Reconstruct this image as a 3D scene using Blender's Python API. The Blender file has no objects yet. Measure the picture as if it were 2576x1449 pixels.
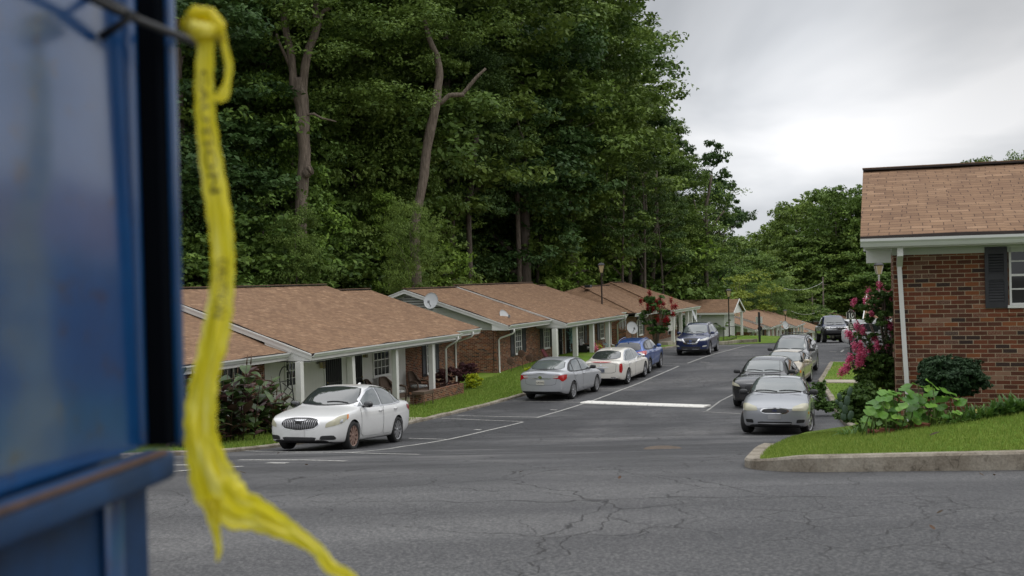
import bpy, bmesh, math, random
import numpy as np
from mathutils import Vector, Matrix
from mathutils.bvhtree import BVHTree
R = math.radians
sc = bpy.context.scene
col = sc.collection
random.seed(7)

# ------------------------------------------------------------------ camera
FPX = 2800.0                     # focal length for a picture 2576 wide
ROLL, PITCH = R(1.4), math.atan(20.5 / FPX)
fw = Vector((0, math.cos(PITCH), -math.sin(PITCH)))
rt0 = Vector((1, 0, 0)); up0 = rt0.cross(fw)
rt = rt0 * math.cos(ROLL) - up0 * math.sin(ROLL)
up = up0 * math.cos(ROLL) + rt0 * math.sin(ROLL)
cam_d = bpy.data.cameras.new("camera")
cam = bpy.data.objects.new("camera", cam_d); col.objects.link(cam)
cam.matrix_world = Matrix(((rt.x, up.x, -fw.x, 0), (rt.y, up.y, -fw.y, 0), (rt.z, up.z, -fw.z, 0), (0, 0, 0, 1)))
cam_d.sensor_width = 36; cam_d.lens = FPX / 2576 * 36
cam_d.clip_start = 0.05; cam_d.clip_end = 4000
cam_d.dof.use_dof = True; cam_d.dof.focus_distance = 42; cam_d.dof.aperture_fstop = 3.3
sc.camera = cam
sc.render.resolution_x, sc.render.resolution_y = 1024, 576

# ------------------------------------------------------------------ world: overcast cloud over a Nishita sky
w = bpy.data.worlds.new("World"); sc.world = w; w.use_nodes = True
nt = w.node_tree; nt.nodes.clear()
def wn(t, **k):
    n = nt.nodes.new(t)
    for a, b in k.items():
        setattr(n, a, b)
    return n
def wl(a, b): nt.links.new(a, b)
def wmath(op, a, b=None, clamp=False):
    n = wn('ShaderNodeMath', operation=op, use_clamp=clamp)
    for i, v in enumerate((a, b)):
        if v is None: continue
        if isinstance(v, (int, float)): n.inputs[i].default_value = v
        else: wl(v, n.inputs[i])
    return n.outputs[0]
SUN_EL, SUN_AZ = R(58), R(115)
sky = wn('ShaderNodeTexSky', sky_type='NISHITA'); sky.sun_disc = False
sky.sun_elevation = SUN_EL; sky.sun_rotation = SUN_AZ
tc = wn('ShaderNodeTexCoord'); sep = wn('ShaderNodeSeparateXYZ'); wl(tc.outputs['Generated'], sep.inputs[0])
zz = wmath('ADD', wmath('MAXIMUM', sep.outputs[2], 0.0), 0.34)
cmb = wn('ShaderNodeCombineXYZ')
wl(wmath('DIVIDE', sep.outputs[0], zz), cmb.inputs[0]); wl(wmath('DIVIDE', sep.outputs[1], zz), cmb.inputs[1])
n1 = wn('ShaderNodeTexNoise'); n1.inputs['Scale'].default_value = 1.35; n1.inputs['Detail'].default_value = 5; n1.inputs['Roughness'].default_value = 0.5; n1.inputs['Distortion'].default_value = 0.35
mp = wn('ShaderNodeMapping'); mp.inputs['Location'].default_value = (3.1, 7.4, 0); mp.inputs['Scale'].default_value = (1.0, 0.95, 1)
wl(cmb.outputs[0], mp.inputs[0]); wl(mp.outputs[0], n1.inputs['Vector'])
cr = wn('ShaderNodeValToRGB')
e = cr.color_ramp.elements
e[0].position = 0.34; e[0].color = (0.33, 0.35, 0.38, 1)
e[1].position = 0.64; e[1].color = (0.80, 0.80, 0.81, 1)
m1 = cr.color_ramp.elements.new(0.47); m1.color = (0.56, 0.575, 0.60, 1)
wl(n1.outputs['Fac'], cr.inputs[0])
# thin bright part of the cloud deck
def lobe(d, power, amt):
    v = Vector(d).normalized()
    dt = wn('ShaderNodeVectorMath', operation='DOT_PRODUCT'); wl(tc.outputs['Generated'], dt.inputs[0]); dt.inputs[1].default_value = v
    return wmath('MULTIPLY', wmath('POWER', wmath('MAXIMUM', dt.outputs['Value'], 0.0), power), amt)
lb = wmath('ADD', wmath('ADD', lobe((0.27, 1, 0.165), 120, 0.24), lobe((0.22, 1, 0.05), 300, 0.12)), wmath('ADD', lobe((0.42, 1, 0.26), 260, -0.30), lobe((0.15, 1, 0.28), 300, -0.16)))
zen = wmath('MULTIPLY', wmath('MAXIMUM', wmath('SUBTRACT', sep.outputs[2], 0.25), 0.0), 2.1)     # an overcast sky is brightest overhead
gain = wmath('ADD', wmath('ADD', 0.94, lb), zen)
sca = wn('ShaderNodeVectorMath', operation='SCALE'); wl(cr.outputs[0], sca.inputs[0]); wl(gain, sca.inputs['Scale'])
bg1 = wn('ShaderNodeBackground'); wl(sky.outputs[0], bg1.inputs[0]); bg1.inputs[1].default_value = 0.06
bg2 = wn('ShaderNodeBackground'); wl(sca.outputs[0], bg2.inputs[0]); bg2.inputs[1].default_value = 1.0
mx = wn('ShaderNodeMixShader'); mx.inputs[0].default_value = 0.94
wl(bg1.outputs[0], mx.inputs[1]); wl(bg2.outputs[0], mx.inputs[2])
out = wn('ShaderNodeOutputWorld'); wl(mx.outputs[0], out.inputs[0])

# ------------------------------------------------------------------ sun through cloud
sd = bpy.data.lights.new("sun", 'SUN'); sd.energy = 0.7; sd.angle = R(40); sd.color = (1.0, 0.96, 0.9)
so = bpy.data.objects.new("sun", sd); col.objects.link(so)
sdir = Vector((math.sin(SUN_AZ) * math.cos(SUN_EL), math.cos(SUN_AZ) * math.cos(SUN_EL), math.sin(SUN_EL)))
so.rotation_euler = (-sdir).to_track_quat('-Z', 'Y').to_euler()
sc.view_settings.view_transform = 'Standard'; sc.view_settings.look = 'None'
sc.view_settings.exposure = 0.27; sc.view_settings.gamma = 1.0
sc.cycles.max_bounces = 6; sc.cycles.diffuse_bounces = 3; sc.cycles.glossy_bounces = 3
sc.cycles.transparent_max_bounces = 8; sc.cycles.transmission_bounces = 4

# ------------------------------------------------------------------ places
def ray(px, py):
    return fw + rt * ((px - 1288) / FPX) + up * ((724.5 - py) / FPX)
def P(px, py, Y):
    d = ray(px, py); return d * (Y / d.y)
GY = [-60, -10, 0, 7, 12, 17, 22, 27, 32, 37, 43, 48, 54, 60, 66, 71, 76, 82, 90, 100, 138, 178, 215, 300, 1500]
GZ = [-2.2, -1.75, -1.65, -1.87, -2.15, -2.70, -3.36, -3.98, -4.33, -4.52, -4.64, -4.66, -4.52, -4.34, -4.37, -4.52, -4.8, -5.3, -5.85, -6.5, -9.2, -11.1, -13.6, -15, -15]
def _cat(x):
    i = max(1, min(len(GY) - 2, int(np.searchsorted(GY, x)) - 0))
    i = int(np.searchsorted(GY, x)) - 1; i = max(0, min(len(GY) - 2, i))
    x0, x1, y0, y1 = GY[i], GY[i + 1], GZ[i], GZ[i + 1]
    h = x1 - x0
    def sl(k):
        if k <= 0 or k >= len(GY) - 1: return 0.0
        a = (GZ[k] - GZ[k - 1]) / (GY[k] - GY[k - 1]); b = (GZ[k + 1] - GZ[k]) / (GY[k + 1] - GY[k])
        return 0.5 * (a + b)
    t = min(1, max(0, (x - x0) / h))
    m0, m1 = sl(i) * h, sl(i + 1) * h
    return (2 * t**3 - 3 * t**2 + 1) * y0 + (t**3 - 2 * t**2 + t) * m0 + (-2 * t**3 + 3 * t**2) * y1 + (t**3 - t**2) * m1
_tab = np.array([_cat(-60 + 0.5 * k) for k in range(0, 1200)])
def g(X, Y):
    f = (Y + 60) * 2
    f = max(0.0, min(1198.0, f)); i = int(f); r = f - i
    z = _tab[i] * (1 - r) + _tab[i + 1] * r
    return z + 0.9 * math.exp(-(((X - 20) / 7) ** 2 + ((Y - 96) / 11) ** 2))
def G(px, py, lift=0.0):
    """Where the sight line through a picture point meets the ground."""
    d = ray(px, py); Y = 3.0
    while Y < 260:
        p = d * (Y / d.y)
        if p.z <= g(p.x, p.y) + lift:
            a, b = Y - 0.25, Y
            for _ in range(18):
                m = (a + b) / 2; p = d * (m / d.y)
                if p.z <= g(p.x, p.y) + lift: b = m
                else: a = m
            p = d * (b / d.y); return Vector((p.x, p.y, g(p.x, p.y) + lift))
        Y += 0.25
    p = d * (90 / d.y); return p
E0 = Vector((-3.27, 42.47, 0)); ANG = R(69)
U = Vector((math.cos(ANG), math.sin(ANG), 0)); N = Vector((-math.sin(ANG), math.cos(ANG), 0))
def TO(t, o, z=0.0):
    """A point in the row's own frame: t along the street, o back from the gutter line."""
    p = E0 + U * t + N * o; return Vector((p.x, p.y, z))
def t_of(px, py, o):
    """t where the sight line through (px, py) crosses the vertical plane at offset o."""
    d = ray(px, py); a = d.x / d.y
    bx, by = E0.x + N.x * o, E0.y + N.y * o
    return -(bx - a * by) / (U.x - a * U.y)

# ------------------------------------------------------------------ object helpers
def tag(o, label=None, cat=None, group=None, kind=None):
    if label: o['label'] = label
    if cat: o['category'] = cat
    if group: o['group'] = group
    if kind: o['kind'] = kind
    return o
def empty(name, loc=(0, 0, 0), rz=0.0):
    o = bpy.data.objects.new(name, None); col.objects.link(o)
    o.location = loc; o.rotation_euler = (0, 0, rz); o.empty_display_size = 0.2
    return o
def link(name, me, parent=None):
    o = bpy.data.objects.new(name, me); col.objects.link(o)
    if parent is not None: o.parent = parent
    return o
def kids(o): return [c for c in bpy.data.objects if c.parent == o]
def copy_tree(o, parent=None):
    c = o.copy(); col.objects.link(c); c.parent = parent
    for ch in kids(o): copy_tree(ch, c)
    return c
def planar_uv(me):
    """Metre-true UVs: u level along each face, v up its slope."""
    uv = me.uv_layers.new(name="uv") if not me.uv_layers else me.uv_layers[0]
    vs = me.vertices; data = uv.data
    for f in me.polygons:
        n = f.normal
        if abs(n.z) > 0.96: t, b = Vector((1, 0, 0)), Vector((0, 1, 0))
        else:
            t = Vector((-n.y, n.x, 0)).normalized(); b = n.cross(t)
        for li in f.loop_indices:
            c = vs[me.loops[li].vertex_index].co
            data[li].uv = (c.dot(t), c.dot(b))
class MB:
    def __init__(s): s.v = []; s.f = []; s.m = []; s.cur = 0
    def mat(s, i): s.cur = i; return s
    def add(s, vs, fs):
        o = len(s.v); s.v += [tuple(v) for v in vs]
        for f in fs: s.f.append([o + i for i in f]); s.m.append(s.cur)
        return s
    def box(s, x0, x1, y0, y1, z0, z1):
        v = [(x0, y0, z0), (x1, y0, z0), (x1, y1, z0), (x0, y1, z0), (x0, y0, z1), (x1, y0, z1), (x1, y1, z1), (x0, y1, z1)]
        return s.add(v, [(0, 3, 2, 1), (4, 5, 6, 7), (0, 1, 5, 4), (1, 2, 6, 5), (2, 3, 7, 6), (3, 0, 4, 7)])
    def hexa(s, v):
        return s.add(v, [(0, 3, 2, 1), (4, 5, 6, 7), (0, 1, 5, 4), (1, 2, 6, 5), (2, 3, 7, 6), (3, 0, 4, 7)])
    def prism(s, poly, d):
        """poly: 3-D points in order; d: extrusion vector."""
        n = len(poly); d = Vector(d); a = [Vector(p) for p in poly]; b = [p + d for p in a]
        nn = sum(((a[i]).cross(a[(i + 1) % n]) for i in range(n)), Vector())
        fl = nn.dot(d) > 0
        top = list(range(n, 2 * n)); bot = list(range(n))
        fs = []
        if fl: fs += [bot[::-1], top]
        else: fs += [bot, top[::-1]]
        for i in range(n):
            j = (i + 1) % n
            fs.append((i, j, n + j, n + i) if fl else (j, i, n + i, n + j))
        return s.add(a + b, fs)
    def beam(s, a, b, wd, h, upv=(0, 0, 1)):
        a, b = Vector(a), Vector(b); d = (b - a).normalized(); u_ = Vector(upv)
        r = d.cross(u_)
        if r.length < 1e-4: r = d.cross(Vector((0, 1, 0)))
        r.normalize(); q = r.cross(d).normalized()
        v = []
        for p in (a, b):
            for sx, sz in ((-1, -1), (1, -1), (1, 1), (-1, 1)):
                v.append(p + r * (sx * wd / 2) + q * (sz * h / 2))
        return s.add(v, [(0, 1, 2, 3), (7, 6, 5, 4), (0, 4, 5, 1), (1, 5, 6, 2), (2, 6, 7, 3), (3, 7, 4, 0)])
    def tube(s, pts, r, n=8, cap=True):
        pts = [Vector(p) for p in pts]; rr = r if isinstance(r, (list, tuple)) else [r] * len(pts)
        rings = []; prev = None
        for i, p in enumerate(pts):
            d = (pts[min(i + 1, len(pts) - 1)] - pts[max(i - 1, 0)]).normalized()
            if prev is None:
                a = d.orthogonal().normalized()
            else:
                a = (prev - d * prev.dot(d)).normalized()
            prev = a; b = d.cross(a)
            rings.append([p + (a * math.cos(2 * math.pi * k / n) + b * math.sin(2 * math.pi * k / n)) * rr[i] for k in range(n)])
        v = [q for ring in rings for q in ring]; f = []
        for i in range(len(pts) - 1):
            for k in range(n):
                k2 = (k + 1) % n
                f.append((i * n + k, i * n + k2, (i + 1) * n + k2, (i + 1) * n + k))
        if cap:
            f.append(list(range(n))[::-1]); f.append([(len(pts) - 1) * n + k for k in range(n)])
        return s.add(v, f)
    def lathe(s, prof, n=16, c=(0, 0, 0), axis='z', ang0=0.0):
        v = []; f = []; c = Vector(c)
        for r_, h in prof:
            for k in range(n):
                a = 2 * math.pi * k / n + ang0
                q = {'z': Vector((r_ * math.cos(a), r_ * math.sin(a), h)), 'y': Vector((r_ * math.sin(a), h, r_ * math.cos(a))), 'x': Vector((h, r_ * math.cos(a), r_ * math.sin(a)))}[axis]
                v.append(c + q)
        for i in range(len(prof) - 1):
            for k in range(n):
                k2 = (k + 1) % n
                f.append((i * n + k, i * n + k2, (i + 1) * n + k2, (i + 1) * n + k))
        return s.add(v, f)
    def build(s, name, mats, parent=None, smooth=False, uv=True, autosmooth=None):
        me = bpy.data.meshes.new(name); me.from_pydata(s.v, [], s.f)
        if not isinstance(mats, (list, tuple)): mats = [mats]
        for m in mats: me.materials.append(m)
        me.polygons.foreach_set('material_index', s.m)
        if smooth: me.polygons.foreach_set('use_smooth', [True] * len(s.f))
        if autosmooth is not None:
            me.polygons.foreach_set('use_smooth', [True] * len(s.f)); me.set_sharp_from_angle(angle=R(autosmooth))
        me.update()
        if uv: planar_uv(me)
        return link(name, me, parent)
def fast_mesh(name, verts, k, mats, attr=None, parent=None, smooth=False, matidx=None):
    """verts: (n*k, 3) array, every k of them one face."""
    n = len(verts) // k; me = bpy.data.meshes.new(name)
    me.vertices.add(n * k); me.vertices.foreach_set('co', verts.astype(np.float32).ravel())
    me.loops.add(n * k); me.loops.foreach_set('vertex_index', np.arange(n * k, dtype=np.int32))
    me.polygons.add(n); me.polygons.foreach_set('loop_start', np.arange(0, n * k, k, dtype=np.int32))
    me.polygons.foreach_set('loop_total', np.full(n, k, dtype=np.int32))
    if not isinstance(mats, (list, tuple)): mats = [mats]
    for m in mats: me.materials.append(m)
    if matidx is not None: me.polygons.foreach_set('material_index', matidx.astype(np.int32))
    if attr is not None:
        a = me.attributes.new('tint', 'FLOAT', 'FACE'); a.data.foreach_set('value', attr.astype(np.float32))
    me.update(calc_edges=True)
    if parent is False: return me
    return link(name, me, parent)
def text_mesh(s, size, name, mat, parent, loc, rot, ext=0.002, align='CENTER', sx=1.0):
    cu = bpy.data.curves.new(name, 'FONT'); cu.body = s; cu.size = size; cu.extrude = ext; cu.align_x = align; cu.align_y = 'CENTER'; cu.resolution_u = 2
    t = bpy.data.objects.new(name, cu); col.objects.link(t)
    dg = bpy.context.evaluated_depsgraph_get(); me = bpy.data.meshes.new_from_object(t.evaluated_get(dg))
    bpy.data.objects.remove(t); bpy.data.curves.remove(cu)
    me.materials.clear(); me.materials.append(mat)
    o = link(name, me, parent); o.location = loc; o.rotation_euler = rot; o.scale = (sx, 1, 1)
    return o

# ------------------------------------------------------------------ materials
class NT:
    def __init__(s, name):
        s.m = bpy.data.materials.new(name); s.m.use_nodes = True; s.t = s.m.node_tree
        s.bsdf = s.t.nodes['Principled BSDF']; s.out = s.t.nodes['Material Output']
    def n(s, t, **k):
        x = s.t.nodes.new(t)
        for a, b in k.items(): setattr(x, a, b)
        return x
    def put(s, sock, v):
        if v is None: return
        if isinstance(v, bpy.types.NodeSocket): s.t.links.new(v, sock)
        elif isinstance(v, (tuple, list)) and len(v) == 3 and sock.type == 'RGBA': sock.default_value = (*v, 1)
        else: sock.default_value = v
    def math(s, op, a, b=None, c=None, clamp=False):
        x = s.n('ShaderNodeMath', operation=op, use_clamp=clamp)
        for i, v in enumerate((a, b, c)):
            if v is not None: s.put(x.inputs[i], v)
        return x.outputs[0]
    def noise(s, vec, scale, detail=4, rough=0.55, dist=0.0):
        x = s.n('ShaderNodeTexNoise'); s.put(x.inputs['Vector'], vec); x.inputs['Scale'].default_value = scale
        x.inputs['Detail'].default_value = detail; x.inputs['Roughness'].default_value = rough; x.inputs['Distortion'].default_value = dist
        return x.outputs['Fac']
    def ramp(s, fac, stops, interp='LINEAR'):
        x = s.n('ShaderNodeValToRGB'); s.put(x.inputs[0], fac); r = x.color_ramp; r.interpolation = interp
        while len(r.elements) > 1: r.elements.remove(r.elements[-1])
        for i, (p, c) in enumerate(stops):
            el = r.elements[0] if i == 0 else r.elements.new(p)
            el.position = p; el.color = (*c, 1) if len(c) == 3 else c
        return x.outputs[0]
    def mix(s, fac, a, b, mode='MIX'):
        x = s.n('ShaderNodeMix', data_type='RGBA', blend_type=mode)
        s.put(x.inputs[0], fac); s.put(x.inputs[6], a); s.put(x.inputs[7], b)
        return x.outputs[2]
    def rng(s, v, a, b, c=0.0, d=1.0):
        x = s.n('ShaderNodeMapRange'); s.put(x.inputs[0], v)
        for i, q in enumerate((a, b, c, d)): x.inputs[i + 1].default_value = q
        return x.outputs[0]
    def coord(s, kind='Object'):
        return s.n('ShaderNodeTexCoord').outputs[kind]
    def bump(s, h, strength=0.3, dist=0.01):
        x = s.n('ShaderNodeBump'); s.put(x.inputs['Height'], h); x.inputs['Strength'].default_value = strength; x.inputs['Distance'].default_value = dist
        s.t.links.new(x.outputs[0], s.bsdf.inputs['Normal'])
    def set(s, **k):
        al = dict(color='Base Color', rough='Roughness', metal='Metallic', spec='Specular IOR Level', coat='Coat Weight', coatr='Coat Roughness', trans='Transmission Weight', alpha='Alpha', ior='IOR')
        for a, v in k.items(): s.put(s.bsdf.inputs[al[a]], v)
        return s.m
def plain(name, c, rough=0.6, var=0.12, scale=6.0, metal=0.0, bump=0.0, **k):
    t = NT(name); co = t.coord()
    f = t.noise(co, scale, 5, 0.6)
    a = tuple(min(1, x * (1 + var)) for x in c); b = tuple(x * (1 - var) for x in c)
    cc = t.ramp(f, [(0.3, b), (0.7, a)])
    t.set(color=cc, rough=rough, metal=metal, **k)
    if bump: t.bump(t.noise(co, scale * 6, 4), bump, 0.01)
    return t.m
def cells(t, uvv, bw, rh, mo, off=0.5, jit=0.0):
    """Running-bond cells: returns (random per cell, joint mask 0..1)."""
    sp = t.n('ShaderNodeSeparateXYZ'); t.put(sp.inputs[0], uvv)
    v = t.math('DIVIDE', sp.outputs[1], rh); row = t.math('FLOOR', v)
    par = t.math('MODULO', t.math('ABSOLUTE', row), 2.0)
    u = t.math('ADD', t.math('DIVIDE', sp.outputs[0], bw), t.math('MULTIPLY', par, off))
    if jit:
        wnz = t.n('ShaderNodeTexWhiteNoise', noise_dimensions='1D'); t.put(wnz.inputs['W'], row)
        u = t.math('ADD', u, t.math('MULTIPLY', wnz.outputs['Value'], jit))
    cl = t.math('FLOOR', u)
    cb = t.n('ShaderNodeCombineXYZ'); t.put(cb.inputs[0], cl); t.put(cb.inputs[1], row)
    wz = t.n('ShaderNodeTexWhiteNoise', noise_dimensions='2D'); t.put(wz.inputs['Vector'], cb.outputs[0])
    fu = t.math('FRACT', u); fv = t.math('FRACT', v)
    ju = t.math('LESS_THAN', fu, mo / bw); jv = t.math('LESS_THAN', fv, mo / rh)
    return wz.outputs['Value'], t.math('MAXIMUM', ju, jv), fv, cb.outputs[0], ju, jv
def brick_mat(name='brick', bright=1.0, pale=0.0):
    t = NT(name); uv = t.coord('UV'); ob = t.coord()
    wob = t.n('ShaderNodeVectorMath', operation='MULTIPLY_ADD')
    nz = t.n('ShaderNodeTexNoise'); t.put(nz.inputs['Vector'], uv); nz.inputs['Scale'].default_value = 9
    t.put(wob.inputs[0], nz.outputs['Color']); wob.inputs[1].default_value = (0.006, 0.006, 0); t.put(wob.inputs[2], uv)
    r, jm, fv, cid, _, _ = cells(t, wob.outputs[0], 0.2045, 0.0680, 0.0105)
    B = bright
    c = t.ramp(r, [(0.0, (0.035 * B, 0.022 * B, 0.02 * B)), (0.10, (0.085 * B, 0.030 * B, 0.018 * B)), (0.34, (0.125 * B, 0.038 * B, 0.020 * B)), (0.58, (0.155 * B, 0.046 * B, 0.022 * B)), (0.78, (0.22 * B, 0.074 * B, 0.028 * B)), (0.89, (0.13 * B, 0.055 * B, 0.035 * B)), (0.96, (0.24 * B, 0.14 * B, 0.095 * B))], 'CONSTANT')
    f1 = t.noise(uv, 40, 5, 0.7); c = t.mix(t.rng(f1, 0.35, 0.75, 0.0, 0.25), c, t.mix(0.5, c, (0.30, 0.20, 0.14)))
    wz2 = t.n('ShaderNodeTexWhiteNoise', noise_dimensions='3D'); t.put(wz2.inputs['Vector'], cid)
    f2 = t.noise(uv, 60, 4, 0.8)
    chalk = t.math('MULTIPLY', t.math('GREATER_THAN', wz2.outputs['Value'], 0.84 - pale), t.rng(f2, 0.42, 0.62))
    c = t.mix(t.math('MULTIPLY', chalk, 0.55), c, (0.33 * B, 0.23 * B, 0.17 * B))
    big = t.noise(uv, 0.8, 3); c = t.mix(1.0, c, t.ramp(big, [(0.3, (0.80, 0.80, 0.80)), (0.7, (1.14, 1.1, 1.08))]), 'MULTIPLY')
    mc = t.ramp(t.noise(uv, 7, 4), [(0.3, (0.26 * B, 0.20 * B, 0.13 * B)), (0.7, (0.42 * B, 0.33 * B, 0.23 * B))])
    t.set(color=t.mix(jm, c, mc), rough=0.88, spec=0.25)
    t.bump(t.math('ADD', t.math('MULTIPLY', t.math('SUBTRACT', 1.0, jm), 1.0), t.math('MULTIPLY', f2, 0.5)), 0.6, 0.006)
    return t.m
def shingle_mat():
    t = NT('shingles'); uv = t.coord('UV')
    wob = t.n('ShaderNodeVectorMath', operation='MULTIPLY_ADD')
    nz = t.n('ShaderNodeTexNoise'); t.put(nz.inputs['Vector'], uv); nz.inputs['Scale'].default_value = 1.1
    t.put(wob.inputs[0], nz.outputs['Color']); wob.inputs[1].default_value = (0.05, 0.05, 0); t.put(wob.inputs[2], uv)
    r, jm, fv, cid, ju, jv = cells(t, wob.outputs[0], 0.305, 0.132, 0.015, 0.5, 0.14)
    c = t.ramp(r, [(0.0, (0.192, 0.116, 0.071)), (0.14, (0.219, 0.133, 0.081)), (0.45, (0.238, 0.147, 0.089)), (0.78, (0.262, 0.164, 0.100)), (0.94, (0.297, 0.189, 0.117))], 'CONSTANT')
    gr = t.noise(uv, 220, 3, 0.8); c = t.mix(1.0, c, t.ramp(gr, [(0.3, (0.80, 0.80, 0.80)), (0.7, (1.16, 1.16, 1.16))]), 'MULTIPLY')
    mp_ = t.n('ShaderNodeMapping'); mp_.inputs['Scale'].default_value = (1.6, 0.35, 1); t.put(mp_.inputs[0], uv)
    st = t.noise(mp_.outputs[0], 1.5, 5, 0.6); c = t.mix(1.0, c, t.ramp(st, [(0.3, (0.84, 0.83, 0.84)), (0.7, (1.1, 1.09, 1.06))]), 'MULTIPLY')
    t.set(color=t.mix(t.math('MULTIPLY', jm, 0.85), c, (0.06, 0.035, 0.026)), rough=0.92, spec=0.2)  # slots show dark underlay; shade line of each row is painted into the colour
    t.bump(t.math('SUBTRACT', 1.0, fv), 0.5, 0.008)
    return t.m
def siding_mat(name, c, step, vertical=True, dark=0.75):
    t = NT(name); uv = t.coord('UV'); sp = t.n('ShaderNodeSeparateXYZ'); t.put(sp.inputs[0], uv)
    f = t.math('FRACT', t.math('DIVIDE', sp.outputs[0 if vertical else 1], step))
    j = t.math('LESS_THAN', f, 0.08)
    big = t.noise(uv, 2.0, 5); base = t.ramp(big, [(0.3, tuple(x * 0.93 for x in c)), (0.7, c)])
    t.set(color=t.mix(j, base, tuple(x * dark for x in c)), rough=0.6)
    t.bump(t.math('SUBTRACT', 1.0, j), 0.5, 0.008)
    return t.m
M = {}
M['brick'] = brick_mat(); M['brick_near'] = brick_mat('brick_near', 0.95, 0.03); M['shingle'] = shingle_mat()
M['white'] = plain('white_paint', (0.66, 0.65, 0.62), 0.5, 0.05, 3)
M['fascia'] = plain('fascia_paint', (0.56, 0.55, 0.52), 0.55, 0.07, 2)
M['gutter'] = plain('gutter_enamel', (0.70, 0.70, 0.68), 0.35, 0.05, 2)
M['soffit'] = plain('soffit_paint', (0.50, 0.51, 0.46), 0.6, 0.05, 2)
M['siding'] = siding_mat('board_siding', (0.64, 0.62, 0.58), 0.10)
M['lap'] = siding_mat('lap_siding', (0.60, 0.60, 0.57), 0.2, False)
M['gable'] = siding_mat('gable_boards', (0.50, 0.51, 0.47), 0.40, False, 0.8)
M['shutter'] = plain('shutter_black', (0.022, 0.022, 0.026), 0.45, 0.2, 9)
M['black'] = plain('black_metal', (0.012, 0.012, 0.012), 0.45, 0.2, 9)
M['pole'] = plain('brown_pole', (0.035, 0.025, 0.02), 0.5, 0.2, 9)
M['dark'] = plain('dark_underlay', (0.03, 0.022, 0.018), 0.8, 0.2, 5)
M['concrete'] = plain('concrete', (0.33, 0.29, 0.235), 0.9, 0.2, 1.6, bump=0.3)
M['winglass'] = NT('window_glass').set(color=(0.018, 0.02, 0.022), rough=0.04, spec=0.8)
M['curtain'] = plain('curtain', (0.18, 0.18, 0.19), 0.8, 0.4, 7)
# ------------------------------------------------------------------ ground, road, kerbs, lawns
def asphalt_mat():
    t = NT('asphalt'); co = t.coord()
    fine = t.noise(co, 55, 4, 0.75); mid = t.noise(co, 5, 5, 0.6); big = t.noise(co, 0.22, 4, 0.55, 0.6)
    mp_ = t.n('ShaderNodeMapping'); mp_.inputs['Rotation'].default_value = (0, 0, -R(69)); mp_.inputs['Scale'].default_value = (0.10, 0.75, 1); t.put(mp_.inputs[0], co)
    trk = t.noise(mp_.outputs[0], 1.0, 4, 0.5, 0.3)
    c = t.ramp(big, [(0.36, (0.034, 0.0345, 0.037)), (0.50, (0.056, 0.0565, 0.060)), (0.64, (0.100, 0.099, 0.100))])
    c = t.mix(1.0, c, t.ramp(trk, [(0.36, (0.68, 0.68, 0.70)), (0.64, (1.28, 1.27, 1.25))]), 'MULTIPLY')
    c = t.mix(1.0, c, t.ramp(mid, [(0.3, (0.80, 0.80, 0.81)), (0.7, (1.20, 1.19, 1.17))]), 'MULTIPLY')
    spots = t.rng(t.noise(co, 0.9, 6, 0.7), 0.60, 0.72); c = t.mix(t.math('MULTIPLY', spots, 0.45), c, (0.026, 0.025, 0.025))
    c = t.mix(1.0, c, t.ramp(fine, [(0.32, (0.55, 0.55, 0.56)), (0.55, (1.0, 1.0, 1.0)), (0.72, (1.75, 1.72, 1.66))]), 'MULTIPLY')
    # worn, paler aggregate close to the lot entrance
    sp = t.n('ShaderNodeSeparateXYZ'); t.put(sp.inputs[0], co)
    near = t.rng(t.math('ADD', sp.outputs[1], t.math('MULTIPLY', t.noise(co, 0.7, 4), 9.0)), 11.0, 22.0, 1.0, 0.0)
    spk = t.noise(co, 34, 3, 0.8)
    c = t.mix(t.math('MULTIPLY', near, 0.62), c, t.mix(1.0, t.ramp(spk, [(0.36, (0.022, 0.022, 0.024)), (0.5, (0.085, 0.085, 0.087)), (0.64, (0.22, 0.215, 0.205))]), t.ramp(trk, [(0.36, (0.72, 0.72, 0.73)), (0.64, (1.2, 1.2, 1.19))]), 'MULTIPLY'))
    # cracks: warped cell borders kept only in patches, plus a few long ones
    nz = t.n('ShaderNodeTexNoise'); t.put(nz.inputs['Vector'], co); nz.inputs['Scale'].default_value = 1.6; nz.inputs['Detail'].default_value = 5
    wv = t.n('ShaderNodeVectorMath', operation='MULTIPLY_ADD'); t.put(wv.inputs[0], nz.outputs['Color']); wv.inputs[1].default_value = (0.75, 0.75, 0); t.put(wv.inputs[2], co)
    def crack(scale, wd, lo, hi, seed):
        v = t.n('ShaderNodeTexVoronoi', feature='DISTANCE_TO_EDGE'); t.put(v.inputs['Vector'], wv.outputs[0]); v.inputs['Scale'].default_value = scale
        mpq = t.n('ShaderNodeMapping'); mpq.inputs['Location'].default_value = (seed, seed * 2, 0); t.put(mpq.inputs[0], co)
        msk = t.rng(t.noise(mpq.outputs[0], 0.35, 3), lo, hi)
        return t.math('MULTIPLY', t.rng(v.outputs['Distance'], wd * 0.4, wd, 1.0, 0.0), msk)
    ck = t.math('MAXIMUM', t.math('MULTIPLY', crack(0.42, 0.0045, 0.40, 0.50, 3), 1.0), t.math('MAXIMUM', t.math('MAXIMUM', crack(1.3, 0.010, 0.42, 0.54, 11), crack(3.2, 0.018, 0.58, 0.68, 23)), crack(0.2, 0.0022, 0.3, 0.4, 31)))
    c = t.mix(t.math('MULTIPLY', ck, 0.85, clamp=True), c, (0.012, 0.011, 0.011))
    t.set(color=c, rough=t.rng(big, 0.3, 0.7, 0.62, 0.78), spec=0.45)
    t.bump(t.math('SUBTRACT', t.math('MULTIPLY', fine, 1.0), t.math('MULTIPLY', ck, 1.2)), 0.55, 0.012)
    return t.m
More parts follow.
